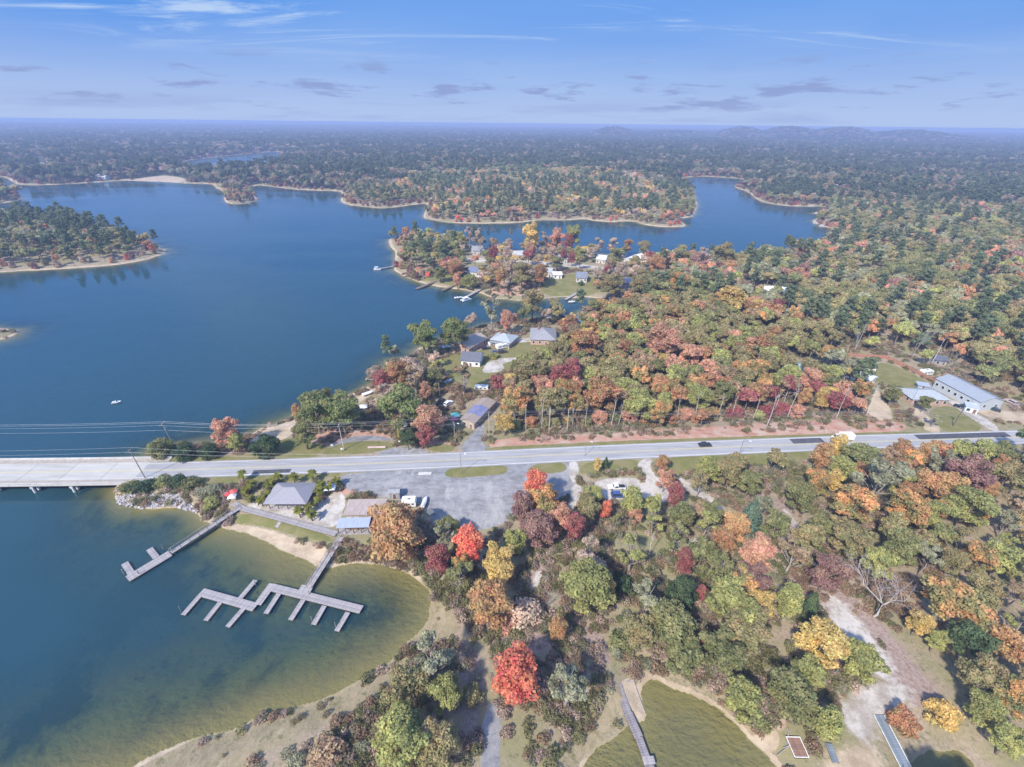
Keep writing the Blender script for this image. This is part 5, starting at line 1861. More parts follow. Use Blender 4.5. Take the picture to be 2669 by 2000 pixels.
def boat(px, py, heading, L_, wd, label, kind='open', colour=(.75, .75, .74), group=None, water=True, name=None):
    z = 0.0 if water else W(px, py).z + .35
    g = G(px, py, z + .4)
    root = empty(name or {'open': 'motor_boat', 'pontoon': 'pontoon_boat', 'covered': 'covered_boat'}[kind], (g[0], g[1], z - (.12 if water else 0)), math.radians(heading), label, 'boat', group)
    hm = surf('boat_%s' % '_'.join('%.2f' % c for c in colour), colour, .35, var=.05)
    if kind == 'pontoon':
        for s in (-1, 1):
            MB().tube([(-L_ / 2, s * wd * .36, .2), (L_ / 2 - .5, s * wd * .36, .2), (L_ / 2, s * wd * .36, .32)], [.3, .3, .06], 8).build('pontoon', STEEL, root)
        MB().box((0, 0, .55), (L_ * .95, wd, .1)).build('deck', hm, root)
        for s in (-1, 1):
            MB().box((0, s * wd / 2, .95), (L_ * .9, .05, .6)).build('side_rail', hm, root)
        MB().box((-L_ * .1, 0, 2.4), (L_ * .5, wd * .95, .08)).build('canopy', surf('canvas_white', (.7, .71, .74), .8), root)
        for sx in (-.33, .13):
            for s in (-1, 1):
                MB().tube([(sx * L_, s * wd * .44, .6), (sx * L_, s * wd * .44, 2.4)], .03, 4).build('canopy_post', STEEL, root)
        MB().box((-L_ * .5 - .15, 0, .55), (.4, .4, .8)).build('outboard_motor', TYRE, root)
    else:
        hull(L_, wd).build('hull', hm, root)
        if kind == 'covered':
            c = MB()
            rings = []
            for i in range(6):
                t = i / 5
                w = wd / 2 * (1 - max(0, (t - .5) / .5) ** 2.2 * .9)
                rings.append([(t * L_ - L_ / 2, -w, .76), (t * L_ - L_ / 2, -w * .4, 1.15 - .3 * t), (t * L_ - L_ / 2, w * .4, 1.15 - .3 * t), (t * L_ - L_ / 2, w, .76)])
            c.loft(rings).build('boat_cover', surf('canvas_white', (.7, .71, .74), .8), root)
        else:
            MB().box((-.06 * L_, 0, .9), (.5, wd * .5, .5)).build('console', hm, root)
            MB().box((.03 * L_, 0, 1.15), (.08, wd * .6, .4)).build('windscreen', GLASS, root)
            MB().box((-.2 * L_, 0, .7), (.5, wd * .7, .35)).build('seat', surf('seat_grey', (.3, .3, .32), .8), root)
            MB().box((-.5 * L_ - .12, 0, .7), (.35, .35, .8)).build('outboard_motor', TYRE, root)
    return root


def camper(px, py, heading, L_, label, name='camper_trailer', cat='trailer', wd=2.3, h=2.6, colour=(.74, .74, .73)):
    p = W(px, py, 1.2)
    root = empty(name, p, math.radians(heading), label, cat)
    cm = surf('camper_white', colour, .45, var=.05)
    prof = [(-.5, .5), (-.5, h - .25), (-.46, h), (.44, h), (.5, h - .5), (.48, .5)]
    MB().loft([[(x * L_, y, z) for x, z in prof] for y in (-wd / 2, wd / 2)]).build('body', cm, root)
    for s in (-1, 1):
        for x in (-.28, .02, .28):
            MB().box((x * L_, s * (wd / 2 + .01), h * .62), (.16 * L_, .05, .55)).build('window', GLASS, root)
        for x in (-.08, .08):
            MB().tube([(x * L_, s * (wd / 2 - .25), .33), (x * L_, s * (wd / 2 - .02), .33)], .33, 10).build('wheel', TYRE, root)
    MB().box((0, 0, h + .1), (.8, .6, .2)).build('roof_vent', STEEL, root)
    MB().tube([(.48 * L_, 0, .5), (.48 * L_ + 1.0, 0, .45)], .06, 5).build('tow_bar', STEEL, root)
    BLOCKS.append((p.x, p.y, 3.6))
    return root


camper(884, 1085, 4, 4.4, 'white camper trailer with dark windows behind the big orange oak', wd=2.6, h=2.5)
camper(1086, 748, 28, 7.0, 'white camper trailer on the lawn drive')
camper(1067, 741, 25, 6.0, 'long white trailer parked by the brick house', h=1.9)
camper(2001, 805, 10, 5.5, 'white camper behind the red fence')
camper(1040, 836, 176, 6.0, 'silver white trailer above the tarp house', h=1.8)
boat(917, 1085, 84, 4.6, 1.3, 'narrow white boat hull stored beside the camper trailer', 'covered', water=False)
boat(965, 750, 10, 5.0, 2.1, 'white boat ashore on the point', 'open', water=False)
boat(969, 824, 60, 4.6, 2.0, 'white boat in the yard under the green tree', 'open', water=False)
boat(252, 869, 20, 3.4, 1.6, 'lone tiny white boat out on the open lake', 'open')
boat(1182, 686, 20, 6.5, 2.5, 'white pontoon boat moored at the inlet house', 'pontoon')
boat(1237, 652, 10, 6.0, 2.4, 'white boat moored beside the lawn dock', 'open')
boat(990, 643, 20, 6.0, 2.4, 'white boat at the double peninsula dock', 'open')
boat(1007, 648, 42, 8.0, 3.2, 'larger white pontoon boat at the double peninsula dock', 'pontoon')
boat(1312, 664, 20, 6, 2.4, 'white pontoon boat on the near side of the inlet', 'pontoon')
boat(1350, 645, 25, 6, 2.6, 'white pontoon boat at the end of the inlet', 'pontoon')
boat(815, 582, 10, 6, 2.4, 'white pontoon boat at the peninsula tip dock', 'pontoon')
boat(795, 850, 40, 5, 2.0, 'white boat drawn up on the north beach', 'covered', water=False)
boat(1762, 483, 20, 7, 2.6, 'white pontoon boat at the far eastern shore dock', 'pontoon')
boat(1775, 490, 20, 7, 2.6, 'second white pontoon boat below the far eastern dock', 'pontoon')
boat(1763, 462, 10, 6, 2.4, 'white boat by the upper far eastern point', 'open')

# open-bowed canopies, umbrellas
def canopy(px, py, colour, label, wd=3.0, h=2.4, rz=.3, name='canopy_tent'):
    p = W(px, py, h)
    root = empty(name, p, rz, label, 'tent')
    cm = surf('canvas_%s' % '_'.join('%.2f' % c for c in colour), colour, .8, var=.06)
    q = wd / 2
    MB().add([(-q, -q, h), (q, -q, h), (q, q, h), (-q, q, h), (0, 0, h + .8), (0, 0, h + .72)], [[0, 1, 4], [1, 2, 4], [2, 3, 4], [3, 0, 4], [1, 0, 5], [2, 1, 5], [3, 2, 5], [0, 3, 5]]).build('canopy', cm, root)
    for a in (-1, 1):
        for b in (-1, 1):
            MB().tube([(a * q * .96, b * q * .96, 0), (a * q * .96, b * q * .96, h)], .035, 5).build('leg', STEEL, root)
    BLOCKS.append((p.x, p.y, 2.5))


def umbrella(px, py, colour, label, rad=1.3):
    p = W(px, py, 2.2)
    root = empty('patio_umbrella', p, 0, label, 'umbrella')
    cm = surf('canvas_%s' % '_'.join('%.2f' % c for c in colour), colour, .8, var=.06)
    V = [(rad * math.cos(k * math.pi / 4), rad * math.sin(k * math.pi / 4), 2.05) for k in range(8)] + [(0, 0, 2.6), (0, 0, 2.54)]
    MB().add(V, [[k, (k + 1) % 8, 8] for k in range(8)] + [[(k + 1) % 8, k, 9] for k in range(8)]).build('canopy', cm, root)
    MB().tube([(0, 0, 0), (0, 0, 2.58)], .03, 5).build('pole', STEEL, root)
    MB().tube([(0, 0, 0), (0, 0, .1)], .25, 8).build('base', STEEL, root)


canopy(983, 896, (.08, .36, .38), 'teal canopy beside the tarp house')
canopy(982, 905, (.62, .16, .28), 'pink canopy below the teal one', 2.4, 2.0)
umbrella(494, 1066, (.45, .06, .07), 'dark red umbrella at the head of the dock walk')
umbrella(503, 1061, (.62, .12, .10), 'brighter red umbrella behind the dark red one')
canopy(501, 1072, (.76, .76, .76), 'white pitched canopy at the head of the dock walk', 2.4, 2.0)
canopy(930, 1106, (.78, .62, .36), 'cream and orange dome tent on the gravel edge', 1.9, 1.1, .8, 'dome_tent')
canopy(713, 1052, (.55, .56, .58), 'grey canopy by the reddish court east of the palms', 3.4, 2.4, .15)
for (px, py, c, lab) in ((785, 878, (.72, .72, .72), 'white canopy behind the twin round oaks'), (870, 918, (.74, .74, .74), 'white canopy by the yellow vine pole')):
    canopy(px, py, c, lab, 3.0, 2.2)

# ------------------------------------------------------------------ docks
PLANK_MESH = {}


def deck_run(root, a, b, wd, z0, z1=None, step=.42, frame=True, mat=WOOD, rail=0, thick=.07, boards=True):
    """planks from a to b (world xy), each a part; a side frame under them"""
    z1 = z0 if z1 is None else z1
    A, B = np.array(a), np.array(b)
    L_ = float(np.hypot(*(B - A)))
    ang = math.atan2(*(B - A)[::-1])
    n = max(1, int(L_ / step))
    o = Vector(root.location)
    til = math.atan2(z1 - z0, L_)
    if boards:
        key = (round(L_ / n, 2), round(wd, 2), mat.name)
        if key not in PLANK_MESH:
            PLANK_MESH[key] = mesh_of(MB().box((0, 0, 0), (L_ / n * .9, wd, thick)), 'deck_board', mat, False)
        for i in range(n):
            t = (i + .5) / n
            p = A + (B - A) * t
            k = link('deck_board', PLANK_MESH[key], root, (p[0] - o.x, p[1] - o.y, z0 + (z1 - z0) * t - o.z + random.uniform(-.012, .012)))
            k.rotation_euler = (0, -til, ang + random.uniform(-.012, .012))
    if frame:
        nrm = Vector((-math.sin(ang), math.cos(ang), 0))
        for s in (-1, 1):
            p0 = Vector((A[0], A[1], z0 - .16)) + nrm * s * (wd / 2 - .08) - o
            p1 = Vector((B[0], B[1], z1 - .16)) + nrm * s * (wd / 2 - .08) - o
            MB().tube([p0, p1], .13, 4).build('stringer', WOODDK, root)
        if rail:
            for s in ((-1, 1) if rail == 2 else (1,)):
                m = int(L_ / 2.2)
                top = []
                for i in range(m + 1):
                    t = i / m
                    p = A + (B - A) * t
                    q = Vector((p[0], p[1], z0 + (z1 - z0) * t)) + nrm * s * (wd / 2 - .05) - o
                    MB().box(q + Vector((0, 0, .5)), (.09, .09, 1.0)).build('rail_post', WOOD, root)
                    top.append(q + Vector((0, 0, 1.02)))
                MB().tube([top[0], top[-1]], .06, 4).build('hand_rail', WOOD, root)
                MB().tube([top[0] - Vector((0, 0, .45)), top[-1] - Vector((0, 0, .45))], .035, 4).build('hand_rail', WOOD, root)


def pile(root, x, y, z1=1.4, r=.13, mat=POLE):
    o = Vector(root.location)
    MB().tube([(x - o.x, y - o.y, -3 - o.z), (x - o.x, y - o.y, z1 - o.z)], r, 7).build('piling', mat, root)


def dock(name, label, at, cat='dock', group=None):
    return empty(name, (float(at[0]), float(at[1]), 0), 0, label, cat, group)


def ext(a, b, k):
    a, b = np.array(a), np.array(b)
    return b + (b - a) / np.hypot(*(b - a)) * k


DZ = .55
GD = lambda x, y, z=DZ: G(x, y, z)
# west dock
d1 = dock('floating_dock', 'western floating dock with two short fingers', GD(320, 1224))
a, b = GD(367.5, 1195.6), GD(275, 1251)
deck_run(d1, a, b, 2.7, DZ, step=.3)
for p0, p1 in (((337, 1204), (322.5, 1185.5)), ((283, 1238), (269, 1216.5))):
    deck_run(d1, ext(GD(*p1), GD(*p0), .2), GD(*p1), 1.5, DZ + .01, step=.3)
for px, py in ((352, 1184), (267, 1238), (372, 1192), (300, 1240)):
    q = GD(px, py)
    pile(d1, q[0], q[1], 1.9)
g1 = dock('gangway', 'long railed gangway leading to the western dock', GD(445, 1143), 'walkway')
a, b = G(519, 1096, 2.0), GD(369, 1194, .8)
deck_run(g1, a, b, 1.5, 2.0, .8, step=.35, rail=2)
for t in (.2, .4, .6, .8):
    p = a + (b - a) * t
    pile(g1, p[0], p[1], 2.0 - 1.2 * t - .2)
# marina dock
d2 = dock('floating_dock', 'large zigzag marina dock with seven boat fingers', GD(600, 1290))
A0, A1, B0, B1 = GD(434, 1279), GD(552, 1312), GD(584, 1268), GD(781, 1317)
deck_run(d2, A0, A1, 2.2, DZ, step=.3)
u = (B0 - A1) / np.hypot(*(B0 - A1))
deck_run(d2, A1 + u * .7, B0 + u * .9, 1.9, DZ + .012, step=.3)
deck_run(d2, B0, B1, 2.1, DZ, step=.3)
for a, b in (((437, 1281), (395, 1329)), ((480, 1296), (444, 1341)), ((531, 1309), (491, 1355)), ((514, 1298), (552, 1253.5)), ((606, 1277), (574, 1326)), ((659, 1290), (627, 1340)),
             ((704, 1303), (677, 1350)), ((755, 1317), (727, 1364))):
    a, b = GD(*a), GD(*b)
    u = (b - a) / np.hypot(*(b - a))
    deck_run(d2, a + u * .75, b, 1.25, DZ + .006, step=.3)
deck_run(d2, GD(665, 1265), GD(655, 1282), 3.2, DZ + .02, step=.3)
for px, py in ((390, 1318), (674, 1340), (725, 1352), (552, 1262), (668, 1284)):
    q = GD(px, py)
    pile(d2, q[0], q[1], 1.9, .1)
g2 = dock('gangway', 'railed gangway leading down to the marina dock', GD(700, 1215), 'walkway')
a, b = G(737, 1160, 2.1), GD(667, 1268, .8)
deck_run(g2, a, b, 1.7, 2.1, .8, step=.35, rail=2)
for t in (.15, .35, .55, .75):
    p = a + (b - a) * t
    pile(g2, p[0], p[1], 2.1 - 1.3 * t - .2)
# boardwalk along the marina beach
bw = dock('boardwalk', 'grey boardwalk along the top of the marina beach', W(620, 1125)[:2], 'walkway')
pts = [W(505, 1088), W(526, 1101), W(600, 1120), W(660, 1137), W(728, 1155)]
for p0, p1 in zip(pts[:-1], pts[1:]):
    deck_run(bw, p0[:2], p1[:2], 1.9, max(p0.z, 1.7) + .25, max(p1.z, 1.7) + .25, step=.45)
for p0, p1 in zip(pts[:-1], pts[1:]):
    for t in (0, .25, .5, .75, 1):
        q = p0.lerp(p1, t)
        BLOCKS.append((q.x, q.y, 2.0))
st = dock('beach_steps', 'short wooden steps from the boardwalk to the beach', W(600, 1132)[:2], 'steps')
p0, p1 = W(607, 1125), W(597, 1140)
deck_run(st, p0[:2], p1[:2], 1.1, p0.z + .15, p1.z + .1, step=.35)
# boardwalk of the second cove, in sections
sb = dock('boardwalk', 'weathered sectional boardwalk running into the second cove', G(1360, 1550, .7), 'walkway')
bp_ = [(1309, 1431), (1324, 1455), (1338, 1488), (1357, 1541), (1380, 1593), (1396, 1637), (1416, 1690)]
for i, (p0, p1) in enumerate(zip(bp_[:-1], bp_[1:])):
    deck_run(sb, G(*p0, .8), G(*p1, .8), 1.5 + .25 * (i % 2), .8 + .02 * (i % 2), step=.4, mat=WOOD if i < 1 else surf('mauve_board', (.28, .25, .26), .9, var=.16))
    q = G(*p1, .8)
    pile(sb, q[0], q[1], .9)
    for t in (0, .33, .66):
        w = G(*p0, .8) * (1 - t) + q * t
        BLOCKS.append((w[0], w[1], 1.8))
q0, q1 = G(1386, 1640, .8), G(1412, 1640, .8)
deck_run(sb, G(1399, 1634, .83), G(1404, 1652, .83), 2.2, .86, step=.4)
rt = dock('retaining_wall', 'pale timber bulkhead beside the boardwalk', W(1365, 1500)[:2], 'wall')
pp = [W(1352, 1475), W(1368, 1468), W(1378, 1500), W(1394, 1543)]
for p0, p1 in zip(pp[:-1], pp[1:]):
    o = Vector(rt.location)
    MB().tube([p0 - o + Vector((0, 0, .1)), p1 - o + Vector((0, 0, .1))], .13, 4).build('timber', WOOD, rt)
# blue dock, barge and small dock at the launch
BLUED = surf('blue_grey_deck', (.20, .235, .27), .8, var=.15)
d3 = dock('floating_dock', 'long narrow blue grey dock with pale edges', G(1925, 1600, .7))
a, b = G(1898, 1546, 1.6), G(1962, 1668, .8)
zd = max(.8, H(*a) + .3)
deck_run(d3, a, b, 1.9, zd, .8, step=.4, mat=BLUED)
ang = math.atan2(*(b - a)[::-1])
for s in (-1, 1):
    n = np.array((-math.sin(ang), math.cos(ang))) * s * 1.02
    o = Vector(d3.location)
    MB().tube([Vector((a[0] + n[0], a[1] + n[1], zd + .06)) - o, Vector((b[0] + n[0], b[1] + n[1], .86)) - o], .09, 4).build('edge_rail', surf('pale_edge', (.55, .58, .58), .6), d3)
for px, py in ((1896, 1546), (1915, 1590), (1938, 1604), (1950, 1660)):
    q = G(px, py, .8)
    pile(d3, q[0], q[1], 1.5, .09)
d4 = dock('launch_barge', 'small brown decked barge with a white edge at the launch', G(1722, 1618, .5), 'barge')
a, b = W(1713, 1592, .5), W(1731, 1638, .5)
zb = max(.6, a.z + .45, b.z + .45)
a, b = np.array(a[:2]), np.array(b[:2])
deck_run(d4, a, b, 2.5, zb, step=.4, mat=surf('red_brown_deck', (.27, .16, .12), .9, var=.15))
o = Vector(d4.location)
ang = math.atan2(*(b - a)[::-1])
for s in (-1, 1):
    n = np.array((-math.sin(ang), math.cos(ang))) * s * 1.32
    MB().tube([Vector((a[0] + n[0], a[1] + n[1], zb + .06)) - o, Vector((b[0] + n[0], b[1] + n[1], zb + .06)) - o], .08, 4).build('edge_rail', WHITE, d4)
n = np.array((-math.sin(ang), math.cos(ang))) * 1.32
for e in (a, b):
    MB().tube([Vector((e[0] + n[0], e[1] + n[1], zb + .06)) - o, Vector((e[0] - n[0], e[1] - n[1], zb + .06)) - o], .08, 4).build('edge_rail', WHITE, d4)
MB().box(Vector((*a, zb - .28)) * .5 + Vector((*b, zb - .28)) * .5 - o, (float(np.hypot(*(b - a))), 2.4, .4), ang).build('float', TYRE, d4)
d5 = dock('small_dock', 'short blue grey dock between the barge and the blue dock', G(1798, 1630, .5))
a5, b5 = W(1790, 1606, .4), W(1806, 1648, .4)
deck_run(d5, a5[:2], b5[:2], 1.2, max(.6, a5.z + .4), max(.6, b5.z + .4), step=.4, mat=BLUED)
tr_ = dock('boat_ramp_frame', 'weathered A shaped ramp frame beside the barge', W(1695, 1625)[:2], 'frame')
o = Vector(tr_.location)
for p0, p1 in (((1700, 1576), (1706, 1612)), ((1706, 1612), (1677, 1634)), ((1706, 1612), (1690, 1618)), ((1702, 1580), (1698, 1612))):
    w0, w1 = W(*p0), W(*p1)
    MB().tube([w0 - o + Vector((0, 0, .5)), w1 - o + Vector((0, 0, .35))], .07, 4).build('beam', WOOD, tr_)
for px, py, q in ((1713, 1592, 2.5), (1722, 1615, 2.5), (1731, 1638, 2.5), (1798, 1628, 2.5), (1695, 1615, 3), (1700, 1580, 2), (1905, 1560, 2), (1925, 1600, 2), (1945, 1640, 2), (1365, 1480, 2), (1385, 1520, 2), (1324, 1455, 2)):
    w = W(px, py)
    BLOCKS.append((w.x, w.y, q))
# private docks on the peninsula and around the inlet
for lab, a, b, w in (('slender pale dock off the peninsula tip', (863, 573), (818, 581), 1.6), ('dark covered-looking dock west of the salmon lawn tree', (948, 605), (899, 624), 2.6),
                     ('brown dock with a pale float below the peninsula lawn', (995, 611), (954, 628), 1.8), ('white dock with two boats before the slate roofed house', (1052, 618), (1000, 645), 2.0),
                     ('long straight brown dock of the middle lawn', (1100, 624), (1049, 650), 1.6), ('grey dock beside the moored boat under the lawn', (1247, 633), (1222, 647), 2.0),
                     ('small pale dock under the dark shore tree', (1322, 636), (1302, 645), 2.0), ('grey dock on the near side of the inlet', (1238, 688), (1209, 677), 2.2),
                     ('tiny floating dock under the crimson shore maple', (812, 821), (790, 818), 2.4), ('pale dock near the end of the inlet', (1272, 672), (1258, 668), 2.2),
                     ('pale dock off the far eastern shore', (1796, 490), (1764, 484), 3.0), ('thin dock off the upper far eastern point', (1785, 463), (1752, 462), 2.4)):
    p0, p1 = W(*a), G(*b, .6)
    dk = dock('private_dock', lab, p1, group='private docks round the peninsula')
    deck_run(dk, p0[:2], p1, w, max(p0.z, .6) + .1, .6, step=.9, mat=WOOD if 'brown' not in lab and 'dark' not in lab else surf('brown_deck', (.2, .15, .12), .9))
    for t in (.3, .6, 1.0):
        q = np.array(p0[:2]) + (p1 - np.array(p0[:2])) * t
        pile(dk, q[0] + w / 2, q[1], 1.3)

# ------------------------------------------------------------------ poles, wires, roadside
POLES = {}


def pole(key, px, py, h, label, arm=True, mat=POLE, lean=(0, 0), r=.16, cross=0.0, lamp=False, trans=False, z=None, name='utility_pole', cat='utility pole'):
    p = W(px, py)
    if p.z <= .05:
        p.z = 0
    root = empty(name, p, 0, label, cat)
    top = Vector((lean[0], lean[1], h))
    MB().tube([(0, 0, -1), top * .5, top], [r, r * .85, r * .65], 8).build('pole', mat, root)
    if arm:
        for zz in ((h - .5,) if not cross else (h - .5, h - 1.6)):
            MB().box(top * (zz / h), (.12, 2.6, .13), cross).build('cross_arm', WOODDK, root)
        for y in (-1.2, -.4, .4, 1.2):
            q = Matrix.Rotation(cross, 3, 'Z') @ Vector((0, y, 0))
            MB().tube([top * ((h - .5) / h) + q, top * ((h - .5) / h) + q + Vector((0, 0, .32))], .06, 6).build('insulator', WHITE, root)
    if trans:
        MB().tube([top * .8 + Vector((.28, -.1, -.5)), top * .8 + Vector((.28, -.1, .4))], .25, 9).build('transformer', STEEL, root)
    if lamp:
        MB().tube([top, top + Vector((.6, -.5, .35)), top + Vector((1.5, -1.0, .45))], .05, 5).build('lamp_arm', STEEL, root)
        MB().box(top + Vector((1.7, -1.1, .42)), (.7, .28, .14), -.5).build('lamp_head', WHITE, root)
    POLES[key] = (root.location.copy(), top, cross)
    return root


pole('A', 314, 1033, 11.5, 'tilted utility pole south of the bridge end', lean=(-.9, .2))
pole('B', 380, 972, 11.5, 'tilted utility pole among the bushes by the bridge', lean=(-.8, 0), trans=True)
pole('C', 743, 972, 11.0, 'pale utility pole on the verge west of the yellow vine pole', mat=PALEBARK)
pole('D', 863, 949, 9.0, 'thick pole wrapped in yellow vines', arm=False, mat=surf('yellow_vine', (.34, .27, .06), .9, var=.3, scale=5), r=.5)
pole('E', 983, 955, 8.5, 'utility pole with a lamp by the side road', lamp=True, cross=.4)
pole('F', 1056.7, 946, 11, 'pale utility pole at the east side of the side road mouth', mat=PALEBARK)
pole('G', 1185.6, 940, 11.5, 'tall pale utility pole in front of the autumn wood', mat=PALEBARK)
pole('H', 1224.6, 934, 10, 'pale utility pole just east of the tall one', mat=PALEBARK)
pole('J', 996.7, 1022, 8.5, 'street lamp pole on the first grass island', arm=False, lamp=True, name='street_lamp', cat='street lamp', mat=STEEL, r=.11)
pole('K', 1717, 932, 8.0, 'leaning brown utility pole on the dirt bank', lean=(.9, .3), mat=surf('reddish_pole', (.25, .14, .10), .9))
pole('L', 2058, 921, 8.0, 'dark utility pole on the front lawn', lean=(.5, .2), mat=WOODDK, trans=True)
pole('M', 1594, 991, 8.0, 'thin roadside lamp pole on the southern verge', arm=False, lamp=True, name='street_lamp', cat='street lamp', mat=STEEL, r=.1)
pole('P', 950, 858, 7, 'pale pole behind the black pickup', arm=False, mat=PALEBARK, r=.12, name='yard_pole', cat='pole')
pole('Q', 1263, 985, 6.5, 'lamp pole at the second driveway', arm=False, lamp=True, name='street_lamp', cat='street lamp', mat=STEEL, r=.09)

WIRE = surf('wire', (.34, .35, .38), .5, .2)


def wires(label, pts_list, name='power_line'):
    """each list of points is one sagging conductor strung from pole to pole"""
    root = empty(name, pts_list[0][0], 0, label, 'power line')
    o = Vector(root.location)
    for pts in pts_list:
        P = []
        for a, b in zip(pts[:-1], pts[1:]):
            for k in range(9):
                t = k / 9
                L_ = (b - a).length
                P.append(a.lerp(b, t) - Vector((0, 0, 4 * t * (1 - t) * L_ * .016)) - o)
        P.append(pts[-1] - o)
        MB().tube(P, .024, 4, False).build('conductor', WIRE, root)


def at(key, y, dz=-.2):
    loc, top, cr_ = POLES[key]
    return loc + top * ((top.z + dz) / top.z) + Matrix.Rotation(cr_, 3, 'Z') @ Vector((0, y, 0))


westB = Vector((-300, float(at('B', 0).y) + 4, 12.5))
westA = Vector((-300, float(at('A', 0).y) + 4, 12.5))
eastK = Vector((260, float(at('K', 0).y) + 16, 13))
lines = []
for y, dzz in ((-1.2, -.2), (.4, -.2), (1.2, -.2), (0, -3.0)):
    lines.append([westB + Vector((0, y, dzz)), at('B', y, dzz), at('C', y, dzz), at('F', y, dzz), at('H', y, dzz), at('K', y, dzz), eastK + Vector((0, y, dzz))])
wires('power line running along the north side of the road', lines)
lines = []
for y, dzz in ((-1.2, -.2), (1.2, -.2)):
    e = at('E', y * .6, dzz)
    lines.append([westA + Vector((0, y, dzz)), at('A', y, dzz), at('J', 0, -.3 + y * .2), at('Q', 0, -.2 + y * .2)])
wires('lower wires strung from the south side of the bridge end', lines)

# long pale barrier, signs
p0, p1 = W(795, 969), W(833, 968)
gr = empty('roadside_barrier', p0, 0, 'long pale pink barrier rail on the north verge', 'barrier')
v = p1 - p0
MB().box(v / 2 + Vector((0, 0, .45)), (v.length, .35, .5), math.atan2(v.y, v.x)).build('rail', surf('pink_rail', (.66, .50, .48), .8), gr)
for t in (.1, .5, .9):
    MB().box(v * t + Vector((0, .3, .3)), (.2, .2, .9)).build('post', WOODDK, gr)
for px, py, lab in ((718, 968, 'small white road sign by the gravel loop'), (739, 976, 'white marker at the foot of the pale pole'), (863, 960, 'white marker under the yellow vine pole'), (565, 985, 'small white sign on the verge before the round dark tree')):
    p = W(px, py)
    s_ = empty('road_sign', p, .2, lab, 'sign')
    MB().tube([(0, 0, -.2), (0, 0, 1.6)], .04, 5).build('post', STEEL, s_)
    MB().box((0, -.06, 1.3), (.7, .04, .7)).build('sign_plate', WHITE, s_)
slab_ = empty('concrete_slab', W(918, 1024), .03, 'pale concrete slab lying in the gravel lot', 'slab')
MB().box((0, 0, .08), (4.4, 1.2, .3)).build('slab', CONCP, slab_)

# riprap: boulders piled on the bridge point, past counting
rk = MB()
rr = random.Random(4)
for i in range(620):
    t = rr.random()
    px = 252 + 175 * t
    lo = np.interp(px, [248, 256, 287, 320, 371, 430], [1068, 1089, 1099, 1101, 1093, 1110])
    py = lo - rr.random() ** .8 * np.interp(px, [250, 300, 380, 430], [14, 30, 26, 6])
    p = W(px, py)
    s = rr.uniform(.22, .55)
    V, F = [], []
    M = Matrix.Rotation(rr.random() * 6, 3, Vector((rr.random(), rr.random(), rr.random() + .1)).normalized())
    base = [(-1, -1, -.7), (1, -1, -.8), (1.1, .9, -.7), (-.9, 1, -.7), (-.7, -.6, .7), (.6, -.8, .8), (.7, .6, .6), (-.7, .7, .7)]
    rk.add([p + M @ (Vector(b) * s * rr.uniform(.7, 1.1)) + Vector((0, 0, s * .3)) for b in base], [[0, 3, 2, 1], [4, 5, 6, 7], [0, 1, 5, 4], [1, 2, 6, 5], [2, 3, 7, 6], [3, 0, 4, 7]])
tag(rk.build('riprap', surf('riprap_stone', (.44, .40, .38), .95, var=.3, scale=.9, col2=(.26, .25, .27))), 'pale and grey boulders piled on the bridge point', kind='stuff')

# ------------------------------------------------------------------ palms round the bar shelter
def palm_meshes(seed):
    q = np.random.default_rng(seed)
    out = []
    for k in range(17):
        el = q.uniform(-.5, 1.15)
        az = 2.399 * k + q.uniform(-.2, .2)
        mb = MB()
        P = []
        for i in range(6):
            t = i / 5
            r = 1.75 * t
            z = r * math.sin(el) * .8 - .75 * t * t * (1.2 - .3 * el)
            P.append((r * math.cos(el * .6), z))
        V, F = [], []
        for i, (r, z) in enumerate(P):
            w = .42 * math.sin(math.pi * min(1, .12 + i / 5 * .9)) + .03
            for s in (-1, 0, 1):
                V.append((r * math.cos(az) - s * w * math.sin(az), r * math.sin(az) + s * w * math.cos(az), z - abs(s) * w * .45))
        for i in range(5):
            for s in (0, 1):
                F.append([i * 3 + s, (i + 1) * 3 + s, (i + 1) * 3 + s + 1, i * 3 + s + 1])
        mb.add(V, F)
        me = mesh_of(mb, 'palm_frond', LEAF)
        at = me.color_attributes.new('leaf', 'FLOAT_COLOR', 'CORNER')
        v = q.random()
        at.data.foreach_set('color', np.tile(np.array((v, q.random(), v, 1), np.float32), len(me.loops)))
        out.append(me)
    return out


